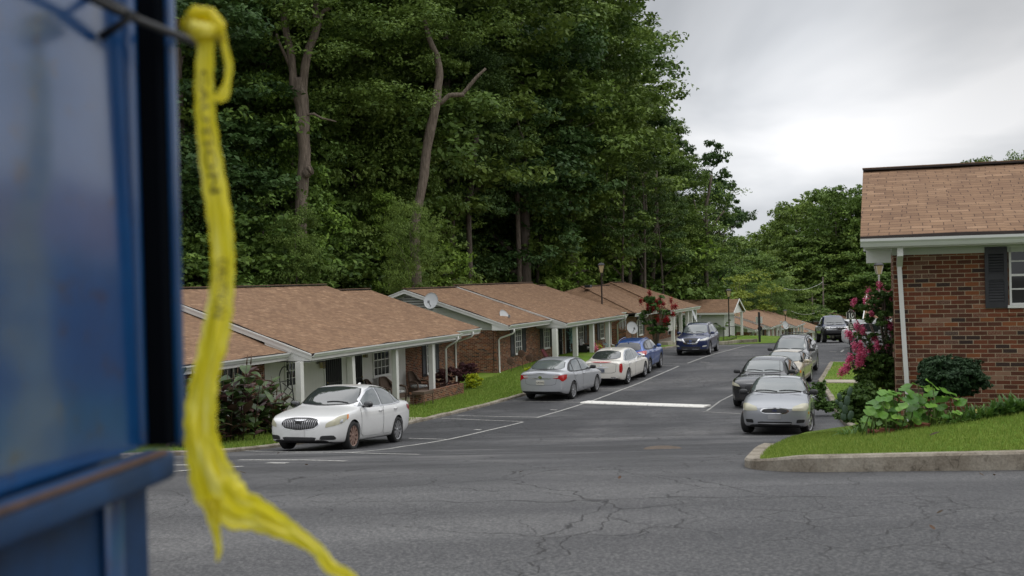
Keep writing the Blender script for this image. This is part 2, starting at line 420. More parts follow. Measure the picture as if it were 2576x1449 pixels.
def grass_mat(name='grass', k=1.0):
    t = NT(name); co = t.coord()
    a = t.noise(co, 0.8, 5, 0.6); b = t.noise(co, 26, 4, 0.7)
    c = t.ramp(a, [(0.3, (0.080 * k, 0.150 * k, 0.018 * k)), (0.52, (0.115 * k, 0.190 * k, 0.026 * k)), (0.72, (0.19 * k, 0.22 * k, 0.05 * k))])
    c = t.mix(1.0, c, t.ramp(b, [(0.3, (0.62, 0.66, 0.6)), (0.7, (1.3, 1.28, 1.2))]), 'MULTIPLY')
    dry = t.rng(t.noise(co, 1.7, 3), 0.64, 0.74); c = t.mix(t.math('MULTIPLY', dry, 0.45), c, (0.22, 0.16, 0.07))
    t.set(color=c, rough=0.9, spec=0.1); t.bump(b, 0.8, 0.03)
    return t.m
def kerb_mat():
    t = NT('kerb_concrete'); co = t.coord()
    a = t.noise(co, 2.2, 6, 0.65); b = t.noise(co, 38, 4, 0.7)
    c = t.ramp(a, [(0.3, (0.15, 0.125, 0.095)), (0.5, (0.25, 0.22, 0.175)), (0.7, (0.35, 0.32, 0.265))])
    c = t.mix(1.0, c, t.ramp(b, [(0.3, (0.75, 0.75, 0.75)), (0.7, (1.2, 1.2, 1.2))]), 'MULTIPLY')
    s_ = t.rng(t.noise(co, 5.5, 5, 0.7), 0.58, 0.66); c = t.mix(t.math('MULTIPLY', s_, 0.55), c, (0.05, 0.04, 0.03))
    v = t.n('ShaderNodeTexVoronoi', feature='DISTANCE_TO_EDGE'); v.inputs['Scale'].default_value = 4.5
    nz = t.n('ShaderNodeTexNoise'); t.put(nz.inputs['Vector'], co); nz.inputs['Scale'].default_value = 4
    wv = t.n('ShaderNodeVectorMath', operation='MULTIPLY_ADD'); t.put(wv.inputs[0], nz.outputs['Color']); wv.inputs[1].default_value = (0.3, 0.3, 0.3); t.put(wv.inputs[2], co)
    t.put(v.inputs['Vector'], wv.outputs[0])
    ck = t.math('MULTIPLY', t.rng(v.outputs['Distance'], 0.008, 0.02, 1, 0), t.rng(a, 0.42, 0.5, 1, 0))
    c = t.mix(t.math('MULTIPLY', ck, 0.6), c, (0.08, 0.065, 0.05))
    t.set(color=c, rough=0.92, spec=0.2); t.bump(b, 0.5, 0.01)
    return t.m
M['asphalt'] = asphalt_mat(); M['grass'] = grass_mat(); M['kerb'] = kerb_mat()
M['soil'] = plain('leaf_litter_soil', (0.045, 0.032, 0.018), 0.95, 0.4, 3, bump=0.5)
def grid_sheet(name, xs, ys, fz, mat, keep=None, fxy=None, skirt=0.0):
    v = []; f = []
    for y in ys:
        for x in xs:
            q = fxy(x, y) if fxy else (x, y)
            v.append((q[0], q[1], fz(q[0], q[1])))
    n = len(xs)
    for j in range(len(ys) - 1):
        for i in range(n - 1):
            a = (j * n + i, j * n + i + 1, (j + 1) * n + i + 1, (j + 1) * n + i)
            if keep:
                cx = sum(v[k][0] for k in a) / 4; cy = sum(v[k][1] for k in a) / 4
                if not keep(cx, cy): continue
            f.append(a)
    me = bpy.data.meshes.new(name); me.from_pydata(v, [], f); me.materials.append(mat)
    me.polygons.foreach_set('use_smooth', [True] * len(f)); me.update()
    if me.polygons and me.polygons[0].normal.z < 0: me.flip_normals()
    return link(name, me)
def fr(a, b, s):
    n = max(1, int(round((b - a) / s))); return [a + (b - a) * i / n for i in range(n + 1)]
# one sheet to the horizon
xs = fr(-1500, -120, 230) + fr(-110, 110, 5) + fr(120, 1500, 230)
ys = fr(-300, -60, 80)[:-1] + fr(-60, 240, 3) + fr(260, 600, 40) + fr(700, 1500, 200)
tag(grid_sheet('ground', xs, ys, lambda x, y: g(x, y) - 0.22, M['soil']), kind='structure')
uvmap = lambda t_, o_: tuple(TO(t_, o_))[:2]
tag(grid_sheet('road', fr(-75, 215, 1.0), fr(-70, -2.55, 1.5), lambda x, y: g(x, y), M['asphalt'], fxy=uvmap), kind='structure')
tag(grid_sheet('lawn', fr(-60, 215, 1.0), fr(-2.62, 14, 0.8), lambda x, y: g(x, y) + 0.075, M['grass'], fxy=uvmap), kind='structure')

def strip(name, pts, wd, h, mat, lift=0.0, kind='structure', label=None, cat=None, zf=None, step=0.6, rnd=0.0, base=0.15):
    """A kerb or band swept along a ground polyline; rises h above the road."""
    P2 = [Vector((p[0], p[1], 0)) for p in pts]; Q = []
    for a, b in zip(P2, P2[1:]):
        n = max(1, int((b - a).length / step))
        for i in range(n): Q.append(a.lerp(b, i / n))
    Q.append(P2[-1]); v = []; f = []; rn = random.Random(5)
    for i, p in enumerate(Q):
        d = (Q[min(i + 1, len(Q) - 1)] - Q[max(i - 1, 0)]).normalized(); s = Vector((-d.y, d.x, 0))
        j = rn.uniform(-rnd, rnd)
        zb = (zf(p.x, p.y) if zf else g(p.x, p.y)) + lift
        hh = h(i / len(Q)) if callable(h) else h
        prof = ((-wd / 2, -base), (-wd / 2, hh - 0.03 + j), (-wd / 2 + 0.03, hh + j), (wd / 2 - 0.03, hh + j), (wd / 2, hh - 0.03 + j), (wd / 2, -base)) if base else ((-wd / 2, hh), (wd / 2, hh))
        for a_, b_ in prof:
            q = p + s * a_; v.append((q.x, q.y, zb + b_))
        k = len(prof)
    for i in range(len(Q) - 1):
        for a_ in range(k - 1): f.append((i * k + a_ + 1, i * k + a_, (i + 1) * k + a_, (i + 1) * k + a_ + 1))
    if base:
        f.append(list(range(k))); f.append([(len(Q) - 1) * k + a_ for a_ in range(k)][::-1])
    me = bpy.data.meshes.new(name); me.from_pydata(v, [], f); me.materials.append(mat)
    me.update(); planar_uv(me)
    o = link(name, me)
    if label: tag(o, label, cat, kind=kind if kind != 'structure' else None)
    else: tag(o, kind=kind)
    return o
strip('kerb', [TO(t_, -2.6) for t_ in fr(-45, 33, 2)], 0.16, 0.10, M['kerb'], rnd=0.012)
t_paint = NT('road_paint'); co = t_paint.coord()
wear = t_paint.rng(t_paint.noise(co, 14, 6, 0.75), 0.36, 0.60)
t_paint.set(color=t_paint.mix(wear, (0.13, 0.13, 0.125), (0.42, 0.41, 0.38)), rough=0.8)
M['paint'] = t_paint.m
t_p2 = NT('road_paint_fresh'); co = t_p2.coord()
t_p2.set(color=t_p2.mix(t_p2.rng(t_p2.noise(co, 9, 6, 0.75), 0.3, 0.48), (0.30, 0.30, 0.28), (0.72, 0.70, 0.65)), rough=0.7)
M['paint2'] = t_p2.m
def line(pxs, wd=0.10, mat=None, name='stall_line', step=0.5):
    pts = [G(*p) for p in pxs]
    return strip(name, pts, wd, 0.008, mat or M['paint'], base=0, step=step)
# outer lines of the kerb-side stalls
line([(884, 1139), (1010, 1124), (1132, 1105), (1228, 1083), (1316, 1062)])
line([(1350, 1051), (1480, 1012), (1560, 982), (1640, 950), (1708, 921)])
line([(1706, 921), (1650, 920)], 0.1)
line([(1730, 914), (1790, 893), (1835, 881), (1890, 868)])
# cross lines
for a in ([(600, 1134), (820, 1138), (1056, 1144)], [(1028, 1103), (1128, 1106)], [(1112, 1053), (1316, 1061)], [(1150, 1046), (1350, 1050)], [(1290, 1009), (1480, 1013)],
          [(1465, 976), (1560, 978)], [(1590, 953), (1640, 954)], [(1662, 914), (1732, 916)], [(1800, 889), (1700, 887)],
          [(600, 1158), (760, 1158), (870, 1161)], [(430, 1188), (520, 1180), (612, 1174)], [(425, 1171), (545, 1170)],
          [(1768, 1036), (1862, 1041)], [(1778, 1034), (1812, 1009), (1850, 990)], [(2046, 913), (2092, 915)], [(2036, 968), (2058, 969)], [(2034, 957), (2058, 958)]):
    line(a, 0.075)
# right-hand lot
for a in ([(2116, 886), (2122, 880), (2160, 880)], [(2128, 878), (2170, 878)], [(2102, 891), (2180, 892)], [(2094, 901), (2180, 902)], [(2086, 884), (2104, 885)]):
    line(a, 0.12)
# small worn numbers painted in the stalls
for a in ([(674, 1165), (722, 1166)], [(1194, 1081), (1210, 1082)], [(1385, 1031), (1402, 1032)], [(1650, 936), (1668, 936)], [(1762, 911), (1785, 912)]):
    line(a, 0.12, name='stall_number_mark')
# the painted speed hump
pa, pb = G(1470, 1013), G(1780, 1024)
hump = strip('speed_hump', [pa, pb], 0.62, 0.05, M['paint2'], step=0.3, base=0.05)
tag(hump, 'low white painted speed hump across the whole lane', 'speed hump'); del hump['kind']

# ---- near right lawn: rises from the kerb to the brick wall
ctrl = [(2.6, 12.7, -2.16), (3.1, 12.1, -2.00), (5.0, 11.9, -1.96), (7.0, 11.6, -1.94), (10, 11.2, -1.9), (16, 10.4, -1.9),
        (3.9, 16.0, -2.46), (5.1, 19.5, -2.86), (6.2, 23.0, -3.28), (7.4, 26.2, -3.68), (5.1, 16.5, -2.42), (5.6, 15.6, -2.2), (6.9, 14.9, -1.93), (8.5, 14.3, -1.86), (9, 16.5, -1.85), (14, 14, -1.8),
        (6.3, 18.5, -2.5), (7.5, 21, -2.75), (9, 25, -3.3), (12, 20, -2.0)]
CX = np.array([[a, b] for a, b, _ in ctrl]); CZ = np.array([c for _, _, c in ctrl])
def _phi(r): return r
_A = _phi(np.linalg.norm(CX[:, None] - CX[None], axis=2)); _n = len(ctrl)
_S = np.zeros((_n + 3, _n + 3)); _S[:_n, :_n] = _A; _S[:_n, _n] = 1; _S[:_n, _n + 1:] = CX; _S[_n, :_n] = 1; _S[_n + 1:, :_n] = CX.T
_w = np.linalg.solve(_S, np.concatenate([CZ, [0, 0, 0]]))
def RL(x, y):
    r = np.hypot(CX[:, 0] - x, CX[:, 1] - y)
    return float(_w[:_n] @ r + _w[_n] + _w[_n + 1] * x + _w[_n + 2] * y)
def arc_pts(pts, n=6):
    """Round a polyline with quadratic corners."""
    pts = [Vector((p[0], p[1], 0)) for p in pts]; out_ = [pts[0]]
    for i in range(1, len(pts) - 1):
        a, b, c = pts[i - 1], pts[i], pts[i + 1]
        r_ = min(0.9, (b - a).length * 0.45, (c - b).length * 0.45)
        p, q = b + (a - b).normalized() * r_, b + (c - b).normalized() * r_
        for k in range(n + 1):
            s = k / n; out_.append(p.lerp(b, s).lerp(b.lerp(q, s), s))
    out_.append(pts[-1]); return out_
edge = arc_pts([(24, 9.9), (9.5, 11.25), (2.62, 12.2), (3.5, 15.4), (5.4, 21.0), (7.1, 24.6), (8.6, 27.2)], 10)
def inside(poly, x, y):
    c = False; n = len(poly)
    for i in range(n):
        a, b = poly[i], poly[(i + 1) % n]
        if (a[1] > y) != (b[1] > y) and x < (b[0] - a[0]) * (y - a[1]) / (b[1] - a[1]) + a[0]: c = not c
    return c
lawn_poly = [(p.x, p.y) for p in edge] + [(12, 30), (26, 26)]
def poly_sheet(name, poly, fz, mat, res=0.35):
    bm = bmesh.new(); bm.faces.new([bm.verts.new((x, y, 0)) for x, y in poly]); bmesh.ops.triangulate(bm, faces=bm.faces[:])
    for _ in range(9):
        es = [e_ for e_ in bm.edges if e_.calc_length() > res]
        if not es: break
        bmesh.ops.subdivide_edges(bm, edges=es, cuts=1); bmesh.ops.triangulate(bm, faces=bm.faces[:])
    for v_ in bm.verts: v_.co.z = fz(v_.co.x, v_.co.y)
    bmesh.ops.recalc_face_normals(bm, faces=bm.faces[:])
    if sum(f_.normal.z for f_ in bm.faces) < 0: bmesh.ops.reverse_faces(bm, faces=bm.faces[:])
    for f_ in bm.faces: f_.smooth = True
    me = bpy.data.meshes.new(name); bm.to_mesh(me); bm.free(); me.materials.append(mat)
    return link(name, me)
tag(poly_sheet('lawn', lawn_poly, lambda x, y: max(RL(x, y), g(x, y) + 0.02), M['grass'], 0.6), kind='structure')
front_edge = [p for p in edge if p.y < 13.6 or p.x > 3.4 and p.y < 12.2]
# kerb: tall on the frontage, dying away round the corner
ke = [p for p in edge if p.y <= 16.4]
def kerb_wall(name, pts, topf, wd, mat):
    v = []; f = []
    for i, p in enumerate(pts):
        d = (pts[min(i + 1, len(pts) - 1)] - pts[max(i - 1, 0)]).normalized(); s = Vector((d.y, -d.x, 0))
        top = max(topf(p.x, p.y), g(p.x, p.y) + 0.015); lo = g(p.x, p.y) - 0.1
        for a_, z_ in ((-0.02, lo), (-0.02, top - 0.03), (0.01, top), (wd - 0.02, top + 0.005), (wd, top - 0.02), (wd, lo)):
            q = p + s * a_; v.append((q.x, q.y, z_))
    for i in range(len(pts) - 1):
        for k in range(5): f.append((i * 6 + k, i * 6 + k + 1, (i + 1) * 6 + k + 1, (i + 1) * 6 + k))
    me = bpy.data.meshes.new(name); me.from_pydata(v, [], f); me.materials.append(mat); me.update()
    bm = bmesh.new(); bm.from_mesh(me); bmesh.ops.recalc_face_normals(bm, faces=bm.faces[:]); bm.to_mesh(me); bm.free(); planar_uv(me)
    return link(name, me)
kw = kerb_wall('kerb', ke[::-1], lambda x, y: RL(x, y) + 0.02, 0.17, M['kerb']); tag(kw, kind='structure')
# ---- lawn beyond the silver car, with its kerb
k2 = [G(2052, 1050), G(2046, 1000), G(2043, 975), G(2063, 955), G(2090, 910)]
k2 = [(8.75, 28.6), (9.6, 32.5), (11.4, 40.0), (13.0, 47.2), (15.6, 54.6)]
far_poly = k2 + [(27, 51), (21, 30), (12, 26.5)]
tag(poly_sheet('lawn', far_poly, lambda x, y: g(x, y) + 0.10, M['grass'], 1.2), kind='structure')
strip('kerb', k2 + [(21, 53)], 0.22, 0.12, M['kerb'], rnd=0.015)
strip('kerb', [(8.0, 26.4), (8.75, 28.6)], 0.3, 0.16, M['kerb'], rnd=0.03)
wk = [(12.9, 46.3), (16.6, 44.9)]
strip('path', wk, 1.0, 0.16, M['concrete'], base=0.3)
strip('path', [(8.7, 27.9), (12.5, 26.8)], 1.1, 0.15, M['concrete'], base=0.2)
tag(poly_sheet('lawn', [(13.6, 79), (16.6, 79.3), (19.0, 80.5), (22.5, 84), (27, 96), (26, 108), (10, 112), (8, 98)], lambda x, y: g(x, y) + 0.035, M['grass'], 1.2), kind='structure')
# ---- walk to the first porch
strip('path', [TO(-6.4, -2.5), TO(-6.0, 0.4)], 1.0, 0.095, M['concrete'])
# storm drain
dr = G(2088, 1086)
mb = MB(); mb.mat(1).box(-0.45, 0.45, -0.28, 0.28, -0.02, 0.006)
for i in range(9): mb.mat(0).box(-0.41 + i * 0.095, -0.36 + i * 0.095, -0.24, 0.24, 0.0, 0.022)
mb.box(-0.47, 0.47, -0.30, -0.25, 0, 0.024).box(-0.47, 0.47, 0.25, 0.30, 0, 0.024)
do = mb.build('storm_drain', [plain('rusty_iron', (0.13, 0.085, 0.055), 0.8, 0.3, 12), M['black']]); do.location = dr; do.rotation_euler = (R(-6), 0, R(20))
tag(do, 'rusty storm drain grate in the road beside the garden bed', 'storm drain')
mb = MB(); mb.lathe([(0.0, 0.012), (0.30, 0.012), (0.33, 0.006), (0.34, 0.0)], 28)
mh = mb.build('manhole_cover', plain('iron_cover', (0.10, 0.075, 0.055), 0.85, 0.3, 12)); mh.location = G(1668, 1129); tag(mh, 'brown round utility cover flush in the middle of the road', 'manhole cover')
# grass blades
def blades(name, pts, zf, h=(0.04, 0.09), seed=1, wd=0.008, mat=None):
    rn = np.random.default_rng(seed); n = len(pts)
    z = np.array([zf(a, b) for a, b in pts]); p = np.column_stack([pts, z])
    a = rn.uniform(0, 2 * np.pi, n); hh = rn.uniform(*h, n); ln = rn.uniform(0, 0.6, n) * hh; b = rn.uniform(0, 2 * np.pi, n)
    d = np.column_stack([np.cos(a), np.sin(a), np.zeros(n)]) * wd
    tip = p + np.column_stack([np.cos(b) * ln, np.sin(b) * ln, hh])
    v = np.empty((n * 3, 3)); v[0::3] = p - d; v[1::3] = p + d; v[2::3] = tip
    return fast_mesh(name, v, 3, mat or M['blade'], rn.random(n))
def leaf_mat(name, dark, light, rough=0.6, trans=0.25, obv=0.25, spec=0.3):
    t = NT(name); at = t.n('ShaderNodeAttribute', attribute_name='tint'); oi = t.n('ShaderNodeObjectInfo')
    c = t.ramp(at.outputs['Fac'], [(0.0, dark), (1.0, light)])
    hs = t.n('ShaderNodeHueSaturation'); t.put(hs.inputs['Color'], c)
    t.put(hs.inputs['Value'], t.rng(oi.outputs['Random'], 0, 1, 1.16 - obv, 1.16 + obv)); t.put(hs.inputs['Hue'], t.rng(oi.outputs['Random'], 0, 1, 0.515, 0.485))
    t.set(color=hs.outputs[0], rough=rough, spec=spec)
    if trans:
        tr = t.n('ShaderNodeBsdfTranslucent'); t.put(tr.inputs[0], hs.outputs[0]); ms = t.n('ShaderNodeMixShader'); ms.inputs[0].default_value = trans
        t.t.links.new(t.bsdf.outputs[0], ms.inputs[1]); t.t.links.new(tr.outputs[0], ms.inputs[2]); t.t.links.new(ms.outputs[0], t.out.inputs[0])
    return t.m
M['blade'] = leaf_mat('grass_blades', (0.095, 0.17, 0.02), (0.24, 0.30, 0.06), obv=0)
rn = np.random.default_rng(3)
pts = rn.uniform((2.6, 11), (12.5, 19.5), (150000, 2)); pts = [q for q in pts if inside(lawn_poly, *q) and (q[1] < 16.9 or q[0] < 5.2) and q[0] < 9.5 and RL(*q) > g(*q)]
tag(blades('grass', pts, lambda x, y: RL(x, y) - 0.01, (0.03, 0.06), 2, 0.006), kind='stuff')
pts = []
for k in range(60000):
    t_, o_ = rn.uniform(-24, 16), rn.uniform(-2.5, 1.3); q = TO(t_, o_); pts.append((q.x, q.y))
tag(blades('grass', pts, lambda x, y: g(x, y) + 0.07, (0.05, 0.11), 4, 0.012), kind='stuff')
pts = rn.uniform((8, 25), (24, 55), (60000, 2)); pts = [q for q in pts if inside(far_poly, *q)]
tag(blades('grass', pts, lambda x, y: g(x, y) + 0.09, (0.04, 0.08), 5, 0.012), kind='stuff')
# ------------------------------------------------------------------ houses
PIT = 0.333
def PO(px, py, o):
    """Sight line against the vertical plane at offset o: (t, z)."""
    t_ = t_of(px, py, o); d = ray(px, py); q = TO(t_, o); return t_, d.z / d.y * q.y
def PT(px, py, t):
    """Sight line against the cross plane at t: (o, z)."""
    d = ray(px, py); a = d.x / d.y; bx, by = E0.x + U.x * t, E0.y + U.y * t
    o = -(bx - a * by) / (N.x - a * N.y); q = TO(t, o); return o, d.z / d.y * q.y
def wob(x, y): return 0.018 * math.sin(x * 1.7 + y) + 0.014 * math.sin(x * 3.9 + y * 2.1) + 0.012 * math.sin(y * 2.7)
def roof_slab(mb, pts_fn, nx, ny, th=0.09):
    """pts_fn(i/nx, j/ny) -> top point. mat 0 shingles on top, mat 1 dark edge and underside."""
    v = []; f = []
    for j in range(ny + 1):
        for i in range(nx + 1): v.append(Vector(pts_fn(i / nx, j / ny)))
    k = len(v); n = nx + 1
    low = [p - Vector((0, 0, th)) for p in v]
    top = [(j * n + i, j * n + i + 1, (j + 1) * n + i + 1, (j + 1) * n + i) for j in range(ny) for i in range(nx)]
    a, b, c = (v[q] for q in top[0][:3])
    flip = ((b - a).cross(c - a)).z < 0
    if flip: top = [q[::-1] for q in top]
    mb.mat(0).add(v, top)
    bt = [tuple(q[::-1]) for q in top]
    per = [i for i in range(n)] + [j * n + nx for j in range(1, ny + 1)] + [ny * n + i for i in range(nx - 1, -1, -1)] + [j * n for j in range(ny - 1, 0, -1)]
    vs = low + v; sd = []
    for i in range(len(per)):
        p, q = per[i], per[(i + 1) % len(per)]
        sd.append((p, q, k + q, k + p) if not flip else (q, p, k + p, k + q))
    mb.mat(1).add(vs, bt + sd)
def gutter(parent, x0, x1, y, z):
    prof = [(0.0, 0.0), (0.0, -0.11), (-0.05, -0.115), (-0.085, -0.06), (-0.115, -0.03), (-0.12, 0.01), (-0.105, 0.01), (-0.10, -0.02), (-0.06, -0.06), (-0.04, -0.09), (-0.012, -0.09), (-0.012, 0.0)]
    mb = MB(); mb.prism([(x0, y + a, z + b) for a, b in prof], (x1 - x0, 0, 0))
    return mb.build('gutter', M['gutter'], parent)
def downspout(parent, x, y0, y1, ztop, zbot, kick=True, wd=0.075):
    mb = MB(); p = [(x, y0, ztop), (x, y0, ztop - 0.12), (x, y0 + 0.06, ztop - 0.2), (x, y1 - 0.08, ztop - 0.42), (x, y1, ztop - 0.52), (x, y1, zbot + 0.15)]
    if kick: p += [(x, y1 - 0.06, zbot + 0.06), (x, y1 - 0.22, zbot + 0.02)]
    mb.tube(p, wd / 2 * 1.15, 8)
    return mb.build('downspout', M['white'], parent, smooth=True)
def window(parent, x0, x1, y, z0, z1, nx=3, nz=4, mat='white', fd=0.05, bar=0.018, fr_=0.055):
    """On a wall facing local -y at y."""
    mb = MB(); F = fr_
    mb.box(x0, x1, y - fd, y - 0.002, z0, z0 + F).box(x0, x1, y - fd, y - 0.002, z1 - F, z1)
    mb.box(x0, x0 + F, y - fd + 0.002, y - 0.002, z0 + F, z1 - F).box(x1 - F, x1, y - fd + 0.002, y - 0.002, z0 + F, z1 - F)
    for i in range(1, nx):
        c = x0 + F + (x1 - x0 - 2 * F) * i / nx; mb.box(c - bar / 2, c + bar / 2, y - fd * 0.7, y - 0.012, z0 + F, z1 - F)
    for j in range(1, nz):
        c = z0 + F + (z1 - z0 - 2 * F) * j / nz; b_ = bar * (1.7 if j * 2 == nz else 1); mb.box(x0 + F, x1 - F, y - fd * 0.7 - 0.003, y - 0.012, c - b_ / 2, c + b_ / 2)
    mb.box(x0 - 0.03, x1 + 0.03, y - fd - 0.03, y, z0 - 0.045, z0 - 0.002)
    w_ = mb.build('window', M[mat], parent)
    m2 = MB(); m2.add([(x0 + F, y - 0.012, z0 + F), (x1 - F, y - 0.012, z0 + F), (x1 - F, y - 0.012, z1 - F), (x0 + F, y - 0.012, z1 - F)], [(0, 1, 2, 3)])
    m2.build('pane', M['winglass'], w_)
    return w_
def shutter(parent, x0, x1, y, z0, z1):
    mb = MB(); F = 0.05; zm = z0 + (z1 - z0) * 0.5
    mb.box(x0, x1, y - 0.02, y - 0.001, z0, z1)
    mb.box(x0, x0 + F, y - 0.04, y - 0.02, z0, z1).box(x1 - F, x1, y - 0.04, y - 0.02, z0, z1)
    for a, b in ((z0, z0 + 0.09), (zm - 0.035, zm + 0.035), (z1 - 0.09, z1)): mb.box(x0 + F, x1 - F, y - 0.038, y - 0.02, a, b)
    z = z0 + 0.11
    while z < z1 - 0.12:
        if abs(z - zm) > 0.05: mb.hexa([(x0 + F, y - 0.036, z), (x1 - F, y - 0.036, z), (x1 - F, y - 0.02, z + 0.012), (x0 + F, y - 0.02, z + 0.012), (x0 + F, y - 0.036, z + 0.008), (x1 - F, y - 0.036, z + 0.008), (x1 - F, y - 0.02, z + 0.034), (x0 + F, y - 0.02, z + 0.034)])
        z += 0.042
    return mb.build('shutter', M['shutter'], parent)
def door(parent, x0, x1, y, z0, z1, handle=True, side=1, frame=True):
    mb = MB(); mb.box(x0, x1, y - 0.03, y - 0.002, z0, z1)
    for i in range(8):
        c = x0 + 0.06 + (x1 - x0 - 0.12) * i / 7; mb.box(c - 0.008, c + 0.008, y - 0.055, y - 0.03, z0 + 0.05, z1 - 0.05)
    for c in (z0 + 0.06, (z0 + z1) / 2, z1 - 0.06): mb.box(x0 + 0.02, x1 - 0.02, y - 0.06, y - 0.031, c - 0.018, c + 0.018)
    d = mb.build('door', M['black'], parent)
    if handle:
        mb = MB(); hx = x0 + 0.08 if side < 0 else x1 - 0.08
        mb.lathe([(0, -0.09), (0.028, -0.085), (0.033, -0.06), (0.015, -0.04), (0.02, 0)], 10, (hx, y - 0.03, z0 + 0.95), 'y').lathe([(0, -0.05), (0.026, -0.045), (0.026, 0)], 10, (hx, y - 0.03, z0 + 1.1), 'y')
        mb.build('handle', M['brass'], d, smooth=True)
    if frame:
        mb = MB(); F = 0.07
        mb.box(x0 - F, x0, y - 0.03, y - 0.001, z0, z1 + F).box(x1, x1 + F, y - 0.03, y - 0.001, z0, z1 + F).box(x0, x1, y - 0.03, y - 0.001, z1, z1 + F)
        mb.build('door_frame', M['white'], parent)
    return d
def post(parent, x, y, z0, z1, w=0.19, lean=0.0):
    mb = MB(); h = w / 2
    mb.hexa([(x - h + lean, y - h, z0), (x + h + lean, y - h, z0), (x + h + lean, y + h, z0), (x - h + lean, y + h, z0), (x - h, y - h, z1), (x + h, y - h, z1), (x + h, y + h, z1), (x - h, y + h, z1)])
    return mb.build('post', M['white'], parent)
M['brass'] = NT('brass').set(color=(0.45, 0.32, 0.12), rough=0.25, metal=1.0)
HALF = 6.3
def section(H, x0, x1, sb, drop, ze, lo=-0.6, hipL=False, hipR=False, wallL=True, wallR=True, front='brick', ov=0.40, rakeL=True, rakeR=True, wy=1.65, gut=True, back=True, spike=True, ridge_o=HALF):
    """One roof section and the walls under it. sb: how far its eave sits back; drop: how far its plane lies below the main one."""
    top = lambda y: ze - drop + PIT * min(y, 2 * ridge_o - y)
    zr = top(ridge_o); run = ridge_o - sb
    mb = MB(); nx = max(2, int((x1 - x0) / 0.7)); ph = x0 * 1.3
    xa = x0 + (run if hipL else 0); xb = x1 - (run if hipR else 0)
    def fr_(u, v_):
        y = sb + run * v_; a = x0 + (xa - x0) * v_; b = x1 + (xb - x1) * v_; x = a + (b - a) * u
        return (x, y, top(y) + (wob(x + ph, y) if v_ < 1 else 0.3 * wob(x + ph, y)))
    def bk(u, v_):
        p = fr_(u, v_); return (p[0], 2 * ridge_o - p[1], p[2])
    roof_slab(mb, fr_, nx, 7); roof_slab(mb, bk, nx, 3)
    for hip, xe, s in ((hipL, x0, 1), (hipR, x1, -1)):
        if hip:
            def en(u, v_, xe=xe, s=s):
                y0, y1 = sb + run * v_, 2 * ridge_o - sb - run * v_
                return (xe + s * run * v_, y0 + (y1 - y0) * u, top(sb + run * v_) + 0.01)
            roof_slab(mb, en, 6, 5)
            mb.mat(0).beam((xe, sb, top(sb) + 0.02), (xe + s * run, ridge_o, zr + 0.03), 0.2, 0.03)
    mb.mat(2).beam((xa, ridge_o, zr + 0.022), (xb, ridge_o, zr + 0.022), 0.26, 0.035)
    mb.mat(0).beam((xa - 0.02, ridge_o, zr + 0.045), (xb + 0.02, ridge_o, zr + 0.045), 0.20, 0.02)
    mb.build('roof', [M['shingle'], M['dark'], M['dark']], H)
    # soffit + fascia
    ef = top(sb) - 0.095
    mb = MB(); mb.box(x0 + 0.03, x1 - 0.03, sb + 0.015, sb + 0.045, ef - 0.15, ef + 0.0)
    mb.build('fascia', M['fascia'], H)
    if gut: gutter(H, x0 + 0.02, x1 - 0.02, sb + 0.012, ef + 0.075)
    # rake boards
    for on, xe, s in ((rakeL and not hipL, x0, -1), (rakeR and not hipR, x1, 1)):
        if not on: continue
        mb = MB(); hb = 0.19
        for a, b in (((xe + s * 0.015, sb + 0.0, top(sb) - 0.035), (xe + s * 0.015, ridge_o, zr - 0.035)), ((xe + s * 0.015, 2 * ridge_o - sb, top(sb) - 0.035), (xe + s * 0.015, ridge_o, zr - 0.035))):
            mb.prism([a, b, (b[0], b[1], b[2] - hb), (a[0], a[1], a[2] - hb)], (s * 0.03, 0, 0))
            mb.prism([(a[0] + s * 0.03, a[1], a[2] - 0.005), (b[0] + s * 0.03, b[1], b[2] - 0.005), (b[0] + s * 0.03, b[1], b[2] - 0.05), (a[0] + s * 0.03, a[1], a[2] - 0.05)], (s * 0.022, 0, 0))
        mb.build('rake_board', M['fascia'], H)
        if spike:   # boxed eave return
            mb = MB(); xo = xe + s * 0.012; d = -s * (ov - 0.012)
            zb = ef - 0.16
            mb.prism([(xo, sb + 0.05, zb), (xo, wy + 0.05, zb), (xo, wy + 0.05, top(wy) - 0.2), (xo, sb + 0.05, ef)], (d, 0, 0))
            mb.build('eave_box', M['white'], H)
    # walls
    wx0, wx1 = x0 + ov, x1 - ov
    zt = top(wy) - 0.13
    if front:
        mb = MB(); mb.box(wx0, wx1, wy, wy + 0.2, lo, zt)
        mb.build('wall', M[front], H)
    mb = MB(); mb.box(wx0 + 0.02, wx1 - 0.02, sb + 0.045, wy, ef - 0.155, ef - 0.145); mb.build('soffit', M['soffit'], H)
    for on, xe, s in ((wallL, wx0, 1), (wallR, wx1, -1)):
        if not on: continue
        yb = 2 * ridge_o - wy; zs = ef - 0.16
        mb = MB(); mb.box(min(xe + s * 0.0, xe + s * 0.2), max(xe, xe + s * 0.2), wy + 0.2, yb, lo, zs)
        mb.build('wall', M['brick'], H)
        mb = MB()
        mb.prism([(xe - s * 0.02, sb + 0.4, zs + 0.002), (xe - s * 0.02, 2 * ridge_o - sb - 0.4, zs + 0.002), (xe - s * 0.02, 2 * ridge_o - sb - 0.4, top(sb + 0.4) - 0.12), (xe - s * 0.02, ridge_o, zr - 0.12), (xe - s * 0.02, sb + 0.4, top(sb + 0.4) - 0.12)], (s * 0.1, 0, 0))
        mb.build('gable', M['gable'], H)
